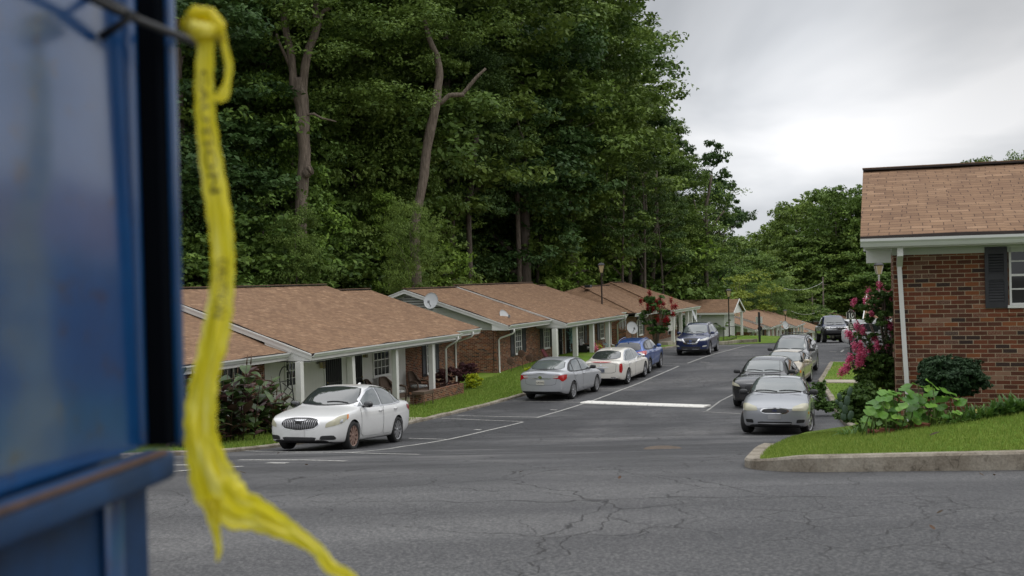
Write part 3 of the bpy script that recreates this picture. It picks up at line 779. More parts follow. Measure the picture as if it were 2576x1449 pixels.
        if not (hipL or hipR):      # louvred vent at the peak
            mb = MB()
            for k in range(5):
                hw = 0.2 + (4 - k) * 0.42; z_ = zr - 0.95 + k * 0.13
                mb.box(min(xe - s * 0.05, xe - s * 0.02), max(xe - s * 0.05, xe - s * 0.02), ridge_o - hw, ridge_o + hw, z_, z_ + 0.03)
            mb.build('gable_vent', M['dark'], H)
    if back:
        mb = MB(); mb.box(wx0, wx1, 2 * ridge_o - wy - 0.2, 2 * ridge_o - wy, lo, zt); mb.build('wall', M['brick'], H)
    return top
def slab(H, x0, x1, y0, y1, z0, z1, mat='concrete', name='porch_floor'):
    mb = MB(); mb.box(x0, x1, y0, y1, z0, z1); return mb.build(name, M[mat], H)
WY = 1.65
# ---- first house
zA = -4.62; zeA = 2.5
HA = empty('brick_house', TO(0, 0, zA), ANG)
tag(HA, 'nearest brick house on the left with numbered porch doors behind the white car', 'house')
section(HA, -8.4, 3.15, 0.0, 0.0, zeA, front=None, wallL=False, wallR=False, back=True)
section(HA, -20.5, -8.36, 0.85, 0.27, zeA, wallR=False, rakeR=False, spike=False, front=None)
section(HA, 3.11, 7.1, 0.8, 0.25, zeA, wallL=False, rakeL=False, front=None, spike=True)
xa = t_of(1020, 900, WY); xw = t_of(666, 940, WY)
zt = zeA - 0.27 + PIT * WY - 0.14
def wallbox(H, x0, x1, y0, y1, z0, z1, mat): mb = MB(); mb.box(x0, x1, y0, y1, z0, z1); return mb.build('wall', M[mat], H)
wallbox(HA, -20.1, xw, WY, WY + 0.2, -0.6, zt, 'brick'); wallbox(HA, xw, xa, WY + 0.003, WY + 0.2, -0.6, zt - 0.002, 'siding'); wallbox(HA, xa, 6.7, WY, WY + 0.2, -0.6, zt, 'brick')
slab(HA, -8.3, 3.0, 0.1, WY, -0.5, 0.10)
slab(HA, -8.38, 3.1, 0.1, WY, zeA - 0.30, zeA - 0.285, 'soffit', 'porch_ceiling')
for px_, w_ in ((753, 0.19), (883, 0.19), (994, 0.19), (1086, 0.19)):
    t_ = t_of(px_, 920, 0.33); post(HA, t_, 0.33, 0.08, zeA - 0.26, w_, 0.0 if px_ != 883 else 0.10)
def win_px(H, zb, pxa, pxb, ya, yb, o=WY, nx=3, nz=4, xo=0.0):
    ta, z1 = PO(pxa, ya, o); tb, _ = PO(pxb, ya, o); _, z0 = PO((pxa + pxb) / 2, yb, o)
    return window(H, ta - xo, tb - xo, o, z0 - zb, z1 - zb, nx, nz)
def shut_px(H, zb, pxa, pxb, ya, yb, o=WY, xo=0.0):
    ta, z1 = PO(pxa, ya, o); tb, _ = PO(pxb, ya, o); _, z0 = PO((pxa + pxb) / 2, yb, o)
    return shutter(H, ta - xo, tb - xo, o, z0 - zb, z1 - zb)
win_px(HA, zA, 936, 977, 866, 946, nx=4, nz=4); win_px(HA, zA, 714, 742, 893, 974, nx=3, nz=4)
t0_, _ = PO(1060, 857, WY); shutter(HA, t0_, t0_ + 0.36, WY, 0.72, 2.3); window(HA, t0_ + 0.40, t0_ + 1.22, WY, 0.8, 2.3, 3, 4); shutter(HA, t0_ + 1.26, t0_ + 1.62, WY, 0.72, 2.3)
t0_, _ = PO(588, 930, WY); shutter(HA, t0_, t0_ + 0.36, WY, 0.75, 2.25); window(HA, t0_ - 1.0, t0_ - 0.04, WY, 0.8, 2.25, 3, 4)
ta, _ = PO(811, 700, WY); tb, _ = PO(852, 700, WY); door(HA, ta, tb, WY, 0.10, 2.25, True, -1)
ta, _ = PO(868, 700, WY); tb, _ = PO(904, 700, WY); door(HA, ta, tb, WY, 0.10, 2.25, True, 1)
mb = MB(); ta, z_ = PO(911, 880, WY)
def porch_light(H, t_, z_):
    mb = MB(); mb.box(t_ - 0.07, t_ + 0.07, WY - 0.16, WY - 0.04, z_ - 0.1, z_ + 0.1); a = mb.build('porch_light', M['lampglass'], H)
    mb = MB()
    for sx in (-0.075, 0.0, 0.075):
        mb.box(t_ + sx - 0.008, t_ + sx + 0.008, WY - 0.172, WY - 0.161, z_ - 0.11, z_ + 0.11)
    for z2 in (-0.11, -0.03, 0.05, 0.11): mb.box(t_ - 0.08, t_ + 0.08, WY - 0.176, WY - 0.161, z_ + z2 - 0.008, z_ + z2 + 0.008)
    mb.box(t_ - 0.09, t_ + 0.09, WY - 0.18, WY - 0.001, z_ + 0.12, z_ + 0.15); mb.build('lamp_cage', M['pole'], a)
M['lampglass'] = NT('lamp_glass').set(color=(0.45, 0.36, 0.2), rough=0.25, spec=0.6)
porch_light(HA, t_of(912, 870, WY), 2.0); porch_light(HA, t_of(804, 870, WY), 1.85)
for s_, px_ in (('17', 908), ('18', 797)):
    t_, z_ = PO(px_, 897 if s_ == '17' else 911, WY)
    text_mesh(s_, 0.22, 'house_number', M['dark'], HA, (t_, WY - 0.006, z_ - zA), (R(90), 0, 0), 0.004)
downspout(HA, 2.75, -0.05, 0.33 + 0.17, zeA - 0.1, 0.05, False); downspout(HA, 6.2, 0.75, WY - 0.05, zeA - 0.1, 0.0)
# low brick wall at the porch end
lw = empty('low_brick_wall', TO(0, 0, zA), ANG); tag(lw, 'low red brick wall edging the end of the nearest porch', 'wall')
tl, _ = PO(1046, 1000, -0.1)
mb = MB(); mb.box(tl, 3.1, -0.10, 0.14, -0.2, 0.46); mb.build('wall', M['brick'], lw)
mb = MB(); mb.box(3.1 - 0.24, 3.1, 0.14, WY - 0.01, -0.2, 0.46); mb.build('wall', M['brick'], lw)

# ---- second house
zB = -4.72; zeB = 2.4
HB = empty('brick_house', TO(0, 0, zB), ANG)
tag(HB, 'second brick house on the left, two grey dishes at its near gable', 'house')
tB0, tB1, tB2, tB3 = 10.75, 16.9, 29.0, 31.6
section(HB, tB1, tB2, 0.0, 0.0, zeB, front=None, wallL=False, wallR=False)
section(HB, tB0, tB1 + 0.04, 0.85, 0.10, zeB, wallR=False, rakeR=False)
section(HB, tB2 - 0.04, tB3, 0.8, 0.20, zeB, wallL=False, rakeL=False)
wallbox(HB, tB1 - 0.4, tB2 + 0.4, WY + 0.003, WY + 0.2, -0.4, zeB + PIT * WY - 0.16, 'brick')
slab(HB, tB1 + 0.1, tB2 - 0.1, 0.1, WY, -0.3, 0.30)
slab(HB, tB1 + 0.02, tB2 - 0.02, 0.1, WY, zeB - 0.30, zeB - 0.285, 'soffit', 'porch_ceiling')
for px_ in (1396, 1447, 1489, 1529):
    post(HB, t_of(px_, 850, 0.33), 0.33, 0.2, zeB - 0.26, 0.24)
for a in ((1294, 1310, 829, 890), (1366, 1380, 819, 876), (1454, 1466, 808, 864), (1508, 1517.5, 805, 852)):
    win_px(HB, zB, *a, nx=3, nz=4)
for a in ((1283, 1292, 830, 897), (1312.5, 1321, 825, 886), (1357.5, 1364.5, 822, 878), (1382, 1389, 818, 871), (1469, 1474.5, 806, 863), (1501, 1507, 806, 856)):
    shut_px(HB, zB, *a)
for a, b in ((1403.5, 1413), (1422, 1433)):
    door(HB, t_of(a, 840, WY), t_of(b, 840, WY), WY, 0.30, 2.2)
downspout(HB, t_of(1253, 880, WY), 0.80, WY - 0.05, zeB - 0.05, 0.15)
downspout(HB, tB2 - 0.4, -0.05, 0.5, zeB - 0.1, 0.3, False); downspout(HB, tB3 - 0.7, 0.75, WY - 0.05, zeB - 0.1, 0.3)
mb = MB(); oo, zz_ = PT(1241, 870, tB0 + 0.4); mb.box(tB0 + 0.385, tB0 + 0.4, oo - 0.01, oo + 0.01, 0.2, 2.3); mb.build('cable', M['black'], HB)

# ---- third house: hipped
zC = -4.95; zeC = 2.45
HC = empty('brick_house', TO(0, 0, zC), ANG)
tag(HC, 'third brick house with hipped roof and two black roof vents, behind the blue cars', 'house')
section(HC, 34.4, 51.0, 0.85, 0.22, zeC, hipL=True, wallL=False, rakeL=False, front='brick')
section(HC, 41.2, 51.8, 0.0, 0.0, zeC, hipL=True, front=None, wallL=False, wallR=False)
wallbox(HC, 34.8, 35.0, WY + 0.2, 11, -0.3, zeC - 0.15, 'brick')
slab(HC, 41.4, 51.6, 0.3, WY, -0.5, 0.12)
for px_ in (1692, 1712, 1729, 1738):
    t_ = t_of(px_, 810, 0.33)
    if t_ < 51.6: post(HC, t_, 0.33, 0.0, zeC - 0.2, 0.24)
post(HC, 51.4, 0.33, 0.0, zeC - 0.2, 0.24)
ta = t_of(1602, 815, WY); shutter(HC, ta, ta + 0.4, WY, 0.8, 2.2); window(HC, ta + 0.5, ta + 1.5, WY, 0.8, 2.2); shutter(HC, ta + 1.6, ta + 2.0, WY, 0.8, 2.2)
door(HC, 47.3, 48.3, WY, 0.35, 2.35); window(HC, 49.2, 50.3, WY, 0.9, 2.3)
downspout(HC, 37.6, 0.8, WY - 0.05, zeC - 0.1, 0.2)
mb = MB()      # lattice screen on the porch
for k in range(17):
    x_ = 41.5 + k * 0.13
    mb.beam((x_, 0.3, 0.9), (x_ + 0.9, 0.3, 2.3), 0.02, 0.015); mb.beam((x_ + 0.9, 0.31, 0.9), (x_, 0.31, 2.3), 0.02, 0.015)
mb.build('lattice', M['white'], HC)
for i, px_ in enumerate((1513, 1554)):
    mb = MB(); mb.box(-0.26, 0.26, -0.2, 0.2, 0.0, 0.10); mb.hexa([(-0.3, -0.24, 0.10), (0.3, -0.24, 0.10), (0.3, 0.24, 0.10), (-0.3, 0.24, 0.10), (-0.22, -0.18, 0.2), (0.22, -0.18, 0.2), (0.22, 0.18, 0.2), (-0.22, 0.18, 0.2)])
    vn = mb.build('roof_vent', M['black'], HC)
    run_ = (2.2, 3.3)[i]; vn.location = (34.4 + (3.6, 4.5)[i], (5.9, 4.9)[i] + (2.2, 0.6)[i], zeC + 0.35 + PIT * (3.6, 4.5)[i] - 0.05)

# ---- gatehouse shed, broadside on
D0 = P(1817, 851, 97); zD = D0.z
HD = empty('small_building', (D0.x, D0.y, zD), R(159) )
HD.rotation_euler = (0, 0, math.atan2(N.y, N.x))
tag(HD, 'small white sided building with gable roof behind the iron railing', 'building')
# local +x runs back from the road, +y to the right-hand side seen from the road
mb = MB(); mb.box(-0.2, 7.0, -5.2, 0.0, -0.4, 2.25); mb.build('wall', M['lap'], HD)
mb = MB()
for a, b in (((-1.1, 0.45), (-1.1, -2.6)), ((-1.1, -5.65), (-1.1, -2.6))):
    za, zb = 2.25, 3.35
    mb.mat(0 if a[1] < 0 or True else 1)
    v = [(-1.1, a[1], za), (7.4, a[1], za), (7.4, b[1], zb), (-1.1, b[1], zb)]
    if a[1] < 0: v = v[::-1]
    mb.add(v + [(x, y, z - 0.1) for x, y, z in v], [(3, 2, 1, 0), (4, 5, 6, 7)])
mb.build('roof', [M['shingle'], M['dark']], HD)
mb = MB(); mb.prism([(-1.1, 0.45, 2.12), (-1.1, -2.6, 3.24), (-1.1, -5.65, 2.12), (-1.1, -5.65, 2.25), (-1.1, -2.6, 3.38), (-1.1, 0.45, 2.25)], (-0.05, 0, 0)); mb.box(-1.1, 7.4, 0.41, 0.46, 2.08, 2.24); mb.box(-1.1, 7.4, -5.66, -5.61, 2.08, 2.24)
mb.prism([(-0.9, 0.2, 2.12), (-0.9, -2.6, 3.2), (-0.9, -5.4, 2.12)], (0.1, 0, 0)); mb.build('trim', M['white'], HD)
mb = MB(); mb.box(-0.95, -0.75, -5.3, -5.1, -0.3, 2.2); mb.build('post', M['white'], HD)
mb = MB(); mb.box(1.2, 3.2, -5.23, -5.2, -0.1, 1.75); mb.build('door', M['siding'], HD)
for k in range(3): mb = MB(); mb.box(1.25 + k * 0.65, 1.8 + k * 0.65, -5.25, -5.23, 0.4, 1.5); mb.build('panel', M['lap'], HD)

# ---- the row beyond the crest
def far_house(t0, zr_eave, label, left=6.5, mid=10.5, right=5.0):
    z0 = zr_eave - 2.5
    H = empty('brick_house', TO(t0, 0, z0), ANG); tag(H, label, 'house')
    section(H, 0, mid, 0.0, 0.0, 2.5, front=None, wallL=False, wallR=False, back=False)
    section(H, -left, 0.04, 0.85, 0.25, 2.5, wallR=False, rakeR=False, back=False)
    section(H, mid - 0.04, mid + right, 0.85, 0.25, 2.5, wallL=False, rakeL=False, back=False)
    wallbox(H, -0.4, mid * 0.35, WY + 0.003, WY + 0.2, -0.6, 2.8, 'siding'); wallbox(H, mid * 0.35, mid + 0.4, WY + 0.001, WY + 0.2, -0.6, 2.8, 'brick')
    for x_ in (0.35, mid * 0.35, mid * 0.68, mid - 0.3): post(H, x_, 0.33, -0.6, 2.25, 0.24)
    door(H, mid * 0.13, mid * 0.13 + 0.95, WY, 0.0, 2.1, False); door(H, mid * 0.42, mid * 0.42 + 0.95, WY, 0.0, 2.1, False)
    window(H, -left * 0.55, -left * 0.55 + 1.0, WY, 0.7, 2.1); window(H, mid * 0.7, mid * 0.7 + 1.0, WY, 0.7, 2.1); window(H, mid * 0.28, mid * 0.28 + 0.8, WY, 0.7, 2.1)
    for x_ in (-left * 0.55 - 0.4, -left * 0.55 + 1.05): shutter(H, x_, x_ + 0.35, WY, 0.65, 2.15)
    downspout(H, -left + 0.9, 0.8, WY - 0.05, 2.4, 0.0)
    return H
def far_t(px, py, o): t_, z_ = PO(px, py, o); return t_, z_
tE, zE = far_t(1940, 823, 0.0); far_house(tE, zE, 'brick house beyond the small white building, its porch posts cut off by the road crest')
tF, zF = far_t(2003, 820.5, 0.0); far_house(tF, zF, 'far brick house with a white dish on its near porch, second beyond the crest')
tG, zG = far_t(2050, 833, 0.0); far_house(tG, zG, 'far low brick house left of the dark pickup truck')
tH_, zH_ = far_t(2076, 812, 4.0); far_house(tH_ + 6, zH_ + 0.4, 'farthest roof peak showing just left of the pickup')

# ---- right-hand house
RWC = P(2250, 800, 17.3); RWC.z = 0
rdir = Vector((0.948, -0.3175, 0)); rang = math.atan2(rdir.y, rdir.x)
HR = empty('brick_house', (RWC.x, RWC.y, 0), rang)
tag(HR, 'close red brick house on the right with black shutter and white downspout', 'house')
mb = MB(); mb.box(0, 9, 0, 0.2, -2.75, 0.30); mb.box(0.0, 0.2, 0.2, 7.0, -2.75, 0.30); mb.build('wall', M['brick_near'], HR)
mb = MB()
ezR = 0.545; oy = -0.50; half = 3.95
def rf(u, v_): x = -0.47 + 9.6 * u; y = oy + half * v_; return (x, y, ezR + PIT * half * v_ + wob(x * 1.2, y) * 0.5 * (1 - v_ * .5))
def rb(u, v_): x = -0.47 + 9.6 * u; y = oy + 2 * half - half * v_; return (x, y, ezR + PIT * half * v_)
roof_slab(mb, rf, 14, 8, 0.06); roof_slab(mb, rb, 6, 3, 0.06)
zR = ezR + PIT * half
mb.mat(1).beam((-0.47, oy + half, zR + 0.018), (9.1, oy + half, zR + 0.018), 0.26, 0.03); mb.mat(0).beam((-0.48, oy + half, zR + 0.04), (9.1, oy + half, zR + 0.04), 0.2, 0.022)
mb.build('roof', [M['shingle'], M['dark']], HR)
mb = MB(); mb.box(-0.42, 9, oy + 0.02, oy + 0.06, ezR - 0.2, ezR - 0.06); mb.build('fascia', M['fascia'], HR)
gutter(HR, -0.47, 9.1, oy + 0.018, ezR - 0.065)
mb = MB(); mb.box(-0.40, 9, oy + 0.06, 0.0, ezR - 0.205, ezR - 0.19); mb.build('soffit', M['soffit'], HR)
mb = MB(); mb.box(-0.02, 9, -0.028, -0.001, ezR - 0.31, ezR - 0.205); mb.build('frieze_board', M['soffit'], HR)
mb = MB(); mb.prism([(-0.43, oy + 0.03, ezR - 0.08), (-0.43, oy + half, zR - 0.08), (-0.43, oy + half, zR - 0.24), (-0.43, oy + 0.03, ezR - 0.24)], (0.03, 0, 0)); mb.build('rake_board', M['white'], HR)
mb = MB(); mb.box(-0.40, -0.03, 0.0, 0.5, ezR - 0.42, ezR - 0.2); mb.build('eave_box', M['white'], HR)
mb = MB(); mb.prism([(-0.02, 0.2, 0.30), (-0.02, 6.8, 0.30), (-0.02, oy + half, zR - 0.15)], (0.1, 0, 0)); mb.build('gable', M['gable'], HR)
# downspout, slightly out of plumb
mb = MB(); mb.beam((0.10, -0.40, ezR - 0.17), (0.10, -0.40, ezR - 0.33), 0.085, 0.085, (0, 1, 0)); mb.beam((0.10, -0.40, ezR - 0.30), (0.09, -0.06, ezR - 0.47), 0.085, 0.07); mb.beam((0.085, -0.06, ezR - 0.42), (0.19, -0.06, -2.5), 0.068, 0.09, (0, 1, 0))
mb.build('downspout', M['white'], HR)
# window + shutter on the right wall
def at_wall(px, py):
    d = ray(px, py); n_ = Vector((-rdir.y, rdir.x, 0)); k = (RWC.dot(n_)) / (Vector((d.x, d.y, 0)).dot(n_)); p = d * k
    return (p - RWC).dot(rdir), p.z
s0, zt_ = at_wall(2476, 622); s1, _ = at_wall(2533, 622); _, zb_ = at_wall(2480, 775)
shutter(HR, s0, s1, 0.0, zb_, zt_)
w0, _ = at_wall(2537, 620); wt = at_wall(2545, 617)[1]; wb = at_wall(2545, 767)[1]
window(HR, w0, w0 + 0.95, 0.0, wb, wt, 1, 4, 'white', 0.03, 0.02, 0.03)
mb = MB(); mb.box(w0 - 0.02, w0 + 1.0, -0.02, 0.0, wb - 0.16, wb - 0.05); mb.build('sill', M['brick_near'], HR)

# ---- house seen behind the crape myrtle
b0 = P(2226, 860, 58); z0_ = -4.95
H2 = empty('white_porch_house', (b0.x, b0.y, z0_), R(-21)); tag(H2, 'house with white porch posts half hidden behind the pink crape myrtle', 'house')
mb = MB(); mb.box(1.0, 12, 1.5, 6, 0.0, 2.5); mb.build('wall', M['brick'], H2)
mb = MB(); v = [(-1.0, -0.6, 2.5), (12, -0.6, 2.5), (12, 3.2, 3.7), (-1.0, 3.2, 3.7)]
mb.add(v + [(x, y, z - 0.1) for x, y, z in v], [(0, 1, 2, 3), (7, 6, 5, 4)]); v = [(-1.0, 3.2, 3.7), (12, 3.2, 3.7), (12, 7, 2.5), (-1.0, 7, 2.5)]; mb.add(v, [(0, 1, 2, 3)])
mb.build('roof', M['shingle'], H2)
mb = MB(); mb.box(-1.0, 12, -0.66, -0.58, 2.3, 2.5); mb.prism([(-1.0, -0.6, 2.5), (-1.0, 3.2, 3.7), (-1.0, 3.2, 3.5), (-1.0, -0.6, 2.28)], (-0.05, 0, 0)); mb.build('gutter', M['gutter'], H2)
for x_ in (0.0, 2.8): mb = MB(); mb.box(x_ - 0.12, x_ + 0.12, -0.3, -0.06, 0, 2.4); mb.build('post', M['white'], H2)
# ------------------------------------------------------------------ cars
def paint(name, c, metal=0.0, rough=0.32, coat=0.9):
    t = NT(name); co = t.coord(); d = t.noise(co, 2.5, 5, 0.6)
    sp = t.n('ShaderNodeSeparateXYZ'); t.put(sp.inputs[0], co)
    low = t.math('MULTIPLY', t.rng(sp.outputs[2], 0.15, 0.55, 1, 0), t.rng(d, 0.3, 0.7))       # road film along the sills
    t.set(color=t.mix(t.math('MULTIPLY', low, 0.35), c, (0.16, 0.14, 0.12)), rough=t.rng(d, 0.3, 0.7, rough, rough + 0.08), metal=metal, coat=coat, coatr=0.06)
    return t.m
M['p_white'] = paint('paint_white', (0.68, 0.68, 0.67)); M['p_pearl'] = paint('paint_pearl', (0.68, 0.65, 0.585))
M['p_silver'] = paint('paint_silver', (0.42, 0.43, 0.45), 0.45, 0.34); M['p_silver2'] = paint('paint_silver_dark', (0.30, 0.31, 0.33), 0.45, 0.34)
M['p_blue'] = paint('paint_blue', (0.012, 0.065, 0.27), 0.3, 0.28); M['p_navy'] = paint('paint_navy', (0.010, 0.020, 0.085), 0.35, 0.26)
M['p_black'] = paint('paint_black', (0.010, 0.010, 0.012), 0.0, 0.22); M['p_gold'] = paint('paint_gold', (0.42, 0.36, 0.26), 0.4, 0.34); M['p_grey'] = paint('paint_grey', (0.22, 0.22, 0.225), 0.45, 0.32)
def glass_mat(name, c, r_=0.03):
    return NT(name).set(color=c, rough=r_, spec=0.9, coat=0.6, coatr=0.02)
M['cglass'] = glass_mat('car_glass', (0.030, 0.036, 0.036)); M['cglass_l'] = glass_mat('car_glass_light', (0.10, 0.115, 0.115)); M['cglass_d'] = glass_mat('car_glass_dark', (0.010, 0.010, 0.012))
M['rubber'] = plain('tyre_rubber', (0.018, 0.018, 0.018), 0.85, 0.2, 20); M['trim'] = plain('black_trim', (0.02, 0.02, 0.021), 0.5, 0.2, 12)
M['well'] = plain('wheel_well', (0.008, 0.008, 0.008), 0.9, 0.2, 12)
M['alloy'] = NT('alloy').set(color=(0.42, 0.42, 0.43), rough=0.3, metal=0.8); M['alloy_rust'] = NT('brake_dusty_alloy').set(color=(0.27, 0.175, 0.14), rough=0.45, metal=0.4)
M['chrome'] = NT('chrome').set(color=(0.72, 0.72, 0.73), rough=0.12, metal=1.0)
M['lamp'] = NT('lamp_lens').set(color=(0.48, 0.48, 0.45), rough=0.12, spec=0.8, coat=0.5); M['lamp_haze'] = NT('hazed_lens').set(color=(0.42, 0.40, 0.29), rough=0.3, spec=0.6, coat=0.4)
M['amber'] = NT('amber_lens').set(color=(0.65, 0.20, 0.02), rough=0.2, coat=0.5); M['red'] = NT('red_lens').set(color=(0.36, 0.008, 0.010), rough=0.12, coat=0.8)
M['plate'] = plain('plate_white', (0.60, 0.58, 0.50), 0.5, 0.1, 20); M['plate_dark'] = plain('plate_bluegrey', (0.20, 0.22, 0.27), 0.5, 0.2, 20); M['seat'] = plain('headrest_grey', (0.22, 0.23, 0.24), 0.7, 0.1, 5)
M['gapline'] = plain('shut_line', (0.03, 0.03, 0.032), 0.8, 0.1, 5)
def catmull(tab, x):
    """Piecewise linear table lookup with smooth blending: tab = [(x, v)...]."""
    if x <= tab[0][0]: return tab[0][1]
    for (a, va), (b, vb) in zip(tab, tab[1:]):
        if x <= b: return va + (vb - va) * (x - a) / (b - a)
    return tab[-1][1]
def car(name, label, S, loc, head, paintm, group='cars parked on the lane', pitch=0.0):
    """S: dimensions measured from the front bumper. head: world angle the car points to. Local +X is forward, origin midway between axles on the ground."""
    root = empty(name, loc, head); root.rotation_euler = (0, pitch, head)
    tag(root, label, S.get('cat', 'car'), group)
    L, W2, H = S['L'], S['W'] / 2, S['H']; ax1, ax2, rw = S['ax']; xc = (ax1 + ax2) / 2
    top, belt, plan, roofw, bot = S['top'], S['belt'], S['plan'], S['roofw'], S['bot']
    xs = sorted(set(S['x'])); rings = []
    bow = S.get('bow', 0.16); nose = S.get('nose', 0.05)
    for x in xs:
        w_ = W2 * catmull(plan, x); b = catmull(belt, x); zt = catmull(top, x); zb = catmull(bot, x); rw_ = W2 * catmull(roofw, x)
        hg = max(0.0, zt - b); deck = hg < 0.16
        cr = S.get('crown', 0.035)
        if deck:
            p6 = (w_ * 0.90, b + hg * 0.45 - 0.005); p7 = (w_ * 0.62, b + hg * 0.82)
            p8 = (w_ * 0.32, zt - 0.004)
        else:
            p6 = (w_ * 0.915, b + 0.035); p7 = (rw_, zt - cr - 0.01); p8 = (rw_ * 0.62, zt - cr * 0.28)
        rings.append([(0, zb), (w_ * 0.84, zb), (w_ * 0.955, zb + 0.05), (w_ * 1.0, zb + (b - zb) * 0.42), (w_ * 0.992, b - 0.13 * (b - zb)), (w_ * 0.962, b - 0.01), p6, p7, p8, (0, zt)])
    bm = bmesh.new(); VR = []
    for i, x in enumerate(xs):
        row = []
        for j, (y, z) in enumerate(rings[i]):
            dx = 0.0
            if deckish(S, x): dx = 0
            row.append((x, y, z))
        VR.append(row)
    n = len(xs); K = 10; vl = []; vr = []
    for i in range(n):
        a = []; b_ = []
        for j, (x, y, z) in enumerate(VR[i]):
            # windscreen and rear glass bow outwards at the centre line
            off = 0.0
            if i not in (0, n - 1) and j >= 8 and x in S.get('ws', ()): off = -0.07 if j == 9 else -0.05
            if i not in (0, n - 1) and j >= 8 and x in S.get('rs', ()): off = 0.06 if j == 9 else 0.04
            v = bm.verts.new((xc - (x + off), y, z)); a.append(v)
            b_.append(v if j in (0, 9) else bm.verts.new((xc - (x + off), -y, z)))
        vl.append(a); vr.append(b_)
    for i in range(n - 1):
        for j in range(K - 1):
            bm.faces.new((vl[i][j], vl[i + 1][j], vl[i + 1][j + 1], vl[i][j + 1]))
            bm.faces.new((vr[i][j + 1], vr[i + 1][j + 1], vr[i + 1][j], vr[i][j]))
    for i, sgn in ((0, 1), (n - 1, -1)):
        cs = [vl[i][0]] + [bm.verts.new((xc - xs[i] + sgn * (bow * (1.0 if sgn > 0 else 0.6)) * (1.0 if j < 5 else 0.8), 0, rings[i][j][1])) for j in range(1, 9)] + [vl[i][9]]
        for j in range(K - 1):
            q = [vl[i][j], vl[i][j + 1], cs[j + 1], cs[j]]; q2 = [cs[j], cs[j + 1], vr[i][j + 1], vr[i][j]]
            for qq in (q, q2):
                u_ = []
                for v in qq:
                    if v not in u_: u_.append(v)
                if len(u_) >= 3: bm.faces.new(u_)
    # nose and tail profile: shift the end rings so bumpers stand proud of the lamps
    bmesh.ops.recalc_face_normals(bm, faces=bm.faces[:])
    me = bpy.data.meshes.new('body'); bm.to_mesh(me); bm.free()
    body = link('body', me, root)
    for f in me.polygons: f.use_smooth = True
    sub = body.modifiers.new('s', 'SUBSURF'); sub.levels = 3; sub.render_levels = 3
    def bake(o):
        m2 = bpy.data.meshes.new_from_object(o.evaluated_get(bpy.context.evaluated_depsgraph_get())); o.modifiers.clear(); o.data = m2; return m2
    me = bake(body)
    bvh = BVHTree.FromPolygons([v.co.copy() for v in me.vertices], [list(p.vertices) for p in me.polygons])
    # wheel arches
    ra = rw * S.get('arch', 1.14); mb = MB()
    for x in (ax1, ax2):
        for s in (-1, 1):
            yo, yi = s * (W2 + 0.2), s * (W2 - 0.36)
            mb.lathe([(0.0001, min(yo, yi)), (ra, min(yo, yi)), (ra, max(yo, yi)), (0.0001, max(yo, yi))], 36, (xc - x, 0, rw * 0.99), 'y')
    cut = mb.build('cutter', M['well'], None, uv=False)
    bmc = bmesh.new(); bmc.from_mesh(cut.data); bmesh.ops.remove_doubles(bmc, verts=bmc.verts[:], dist=0.0005); bmesh.ops.recalc_face_normals(bmc, faces=bmc.faces[:]); bmc.to_mesh(cut.data); bmc.free()
    cut.matrix_world = root.matrix_basis
    body.data.materials.append(M[paintm]); body.data.materials.append(M['well']); body.data.materials.append(M['trim'])
    bo = body.modifiers.new('b', 'BOOLEAN'); bo.operation = 'DIFFERENCE'; bo.object = cut; bo.solver = 'EXACT'
    bpy.context.view_layer.update()
    me = bake(body); me.materials.clear()
    for k_ in (paintm, 'well', 'trim'): me.materials.append(M[k_])
    clad = S.get('clad', 0.0)
    for f in me.polygons:
        c = f.center; mi = 0
        for x in (ax1, ax2):
            d = math.hypot(c.x - (xc - x), c.z - rw * 0.99)
            if d < ra - 0.002 and abs(c.y) > W2 - 0.40 and abs(f.normal.y) < 0.75 or (d < ra * 0.98 and abs(c.y) > W2 - 0.40 and abs(c.y) < W2 - 0.33): mi = 1
            if mi == 0 and clad and d < ra + 0.06 and abs(c.y) > W2 * 0.80: mi = 2
        if mi == 0 and (c.z < catmull(bot, xc - c.x) + 0.035 or clad and c.z < clad): mi = 2
        if mi == 0 and f.normal.z < -0.8: mi = 1
        f.material_index = mi; f.use_smooth = True
    me.set_sharp_from_angle(angle=R(38))
    body.data = me; bpy.data.objects.remove(cut)
    # ---------- surface patches
    def patch(nm, pts, az, mat, par=root, off=0.004, res=0.09, thick=0.0, rounds=1, cut=0.18):
        """pts: (x from front, y, z) seen along azimuth az (0 = from the front, 90 = from the +y side)."""
        a = R(az); view = Vector((math.cos(a), math.sin(a), 0)); hor = Vector((-math.sin(a), math.cos(a), 0))
        q = [((Vector((xc - p[0], p[1], 0))).dot(hor), p[2]) for p in pts]
        for _ in range(rounds):
            o2 = []
            for i in range(len(q)):
                p0, p1 = q[i], q[(i + 1) % len(q)]
                o2 += [(p0[0] * (1 - cut) + p1[0] * cut, p0[1] * (1 - cut) + p1[1] * cut), (p0[0] * cut + p1[0] * (1 - cut), p0[1] * cut + p1[1] * (1 - cut))]
            q = o2
        b = bmesh.new(); b.faces.new([b.verts.new((h, z, 0)) for h, z in q]); bmesh.ops.triangulate(b, faces=b.faces[:])
        for _ in range(7):
            es = [e_ for e_ in b.edges if e_.calc_length() > res]
            if not es: break
            bmesh.ops.subdivide_edges(b, edges=es, cuts=1); bmesh.ops.triangulate(b, faces=b.faces[:])
        bmesh.ops.beautify_fill(b, faces=b.faces[:], edges=b.edges[:])
        for v in b.verts:
            o_ = hor * v.co.x + Vector((0, 0, v.co.y)) + view * 6
            hit, nn, _, _ = bvh.ray_cast(o_, -view)
            if hit is None: hit, nn, _, _ = bvh.find_nearest(hor * v.co.x + Vector((0, 0, v.co.y)) + view * 0.8)
            if nn.dot(view) < 0: nn = -nn
            v.co = hit + nn * off
        bmesh.ops.recalc_face_normals(b, faces=b.faces[:])
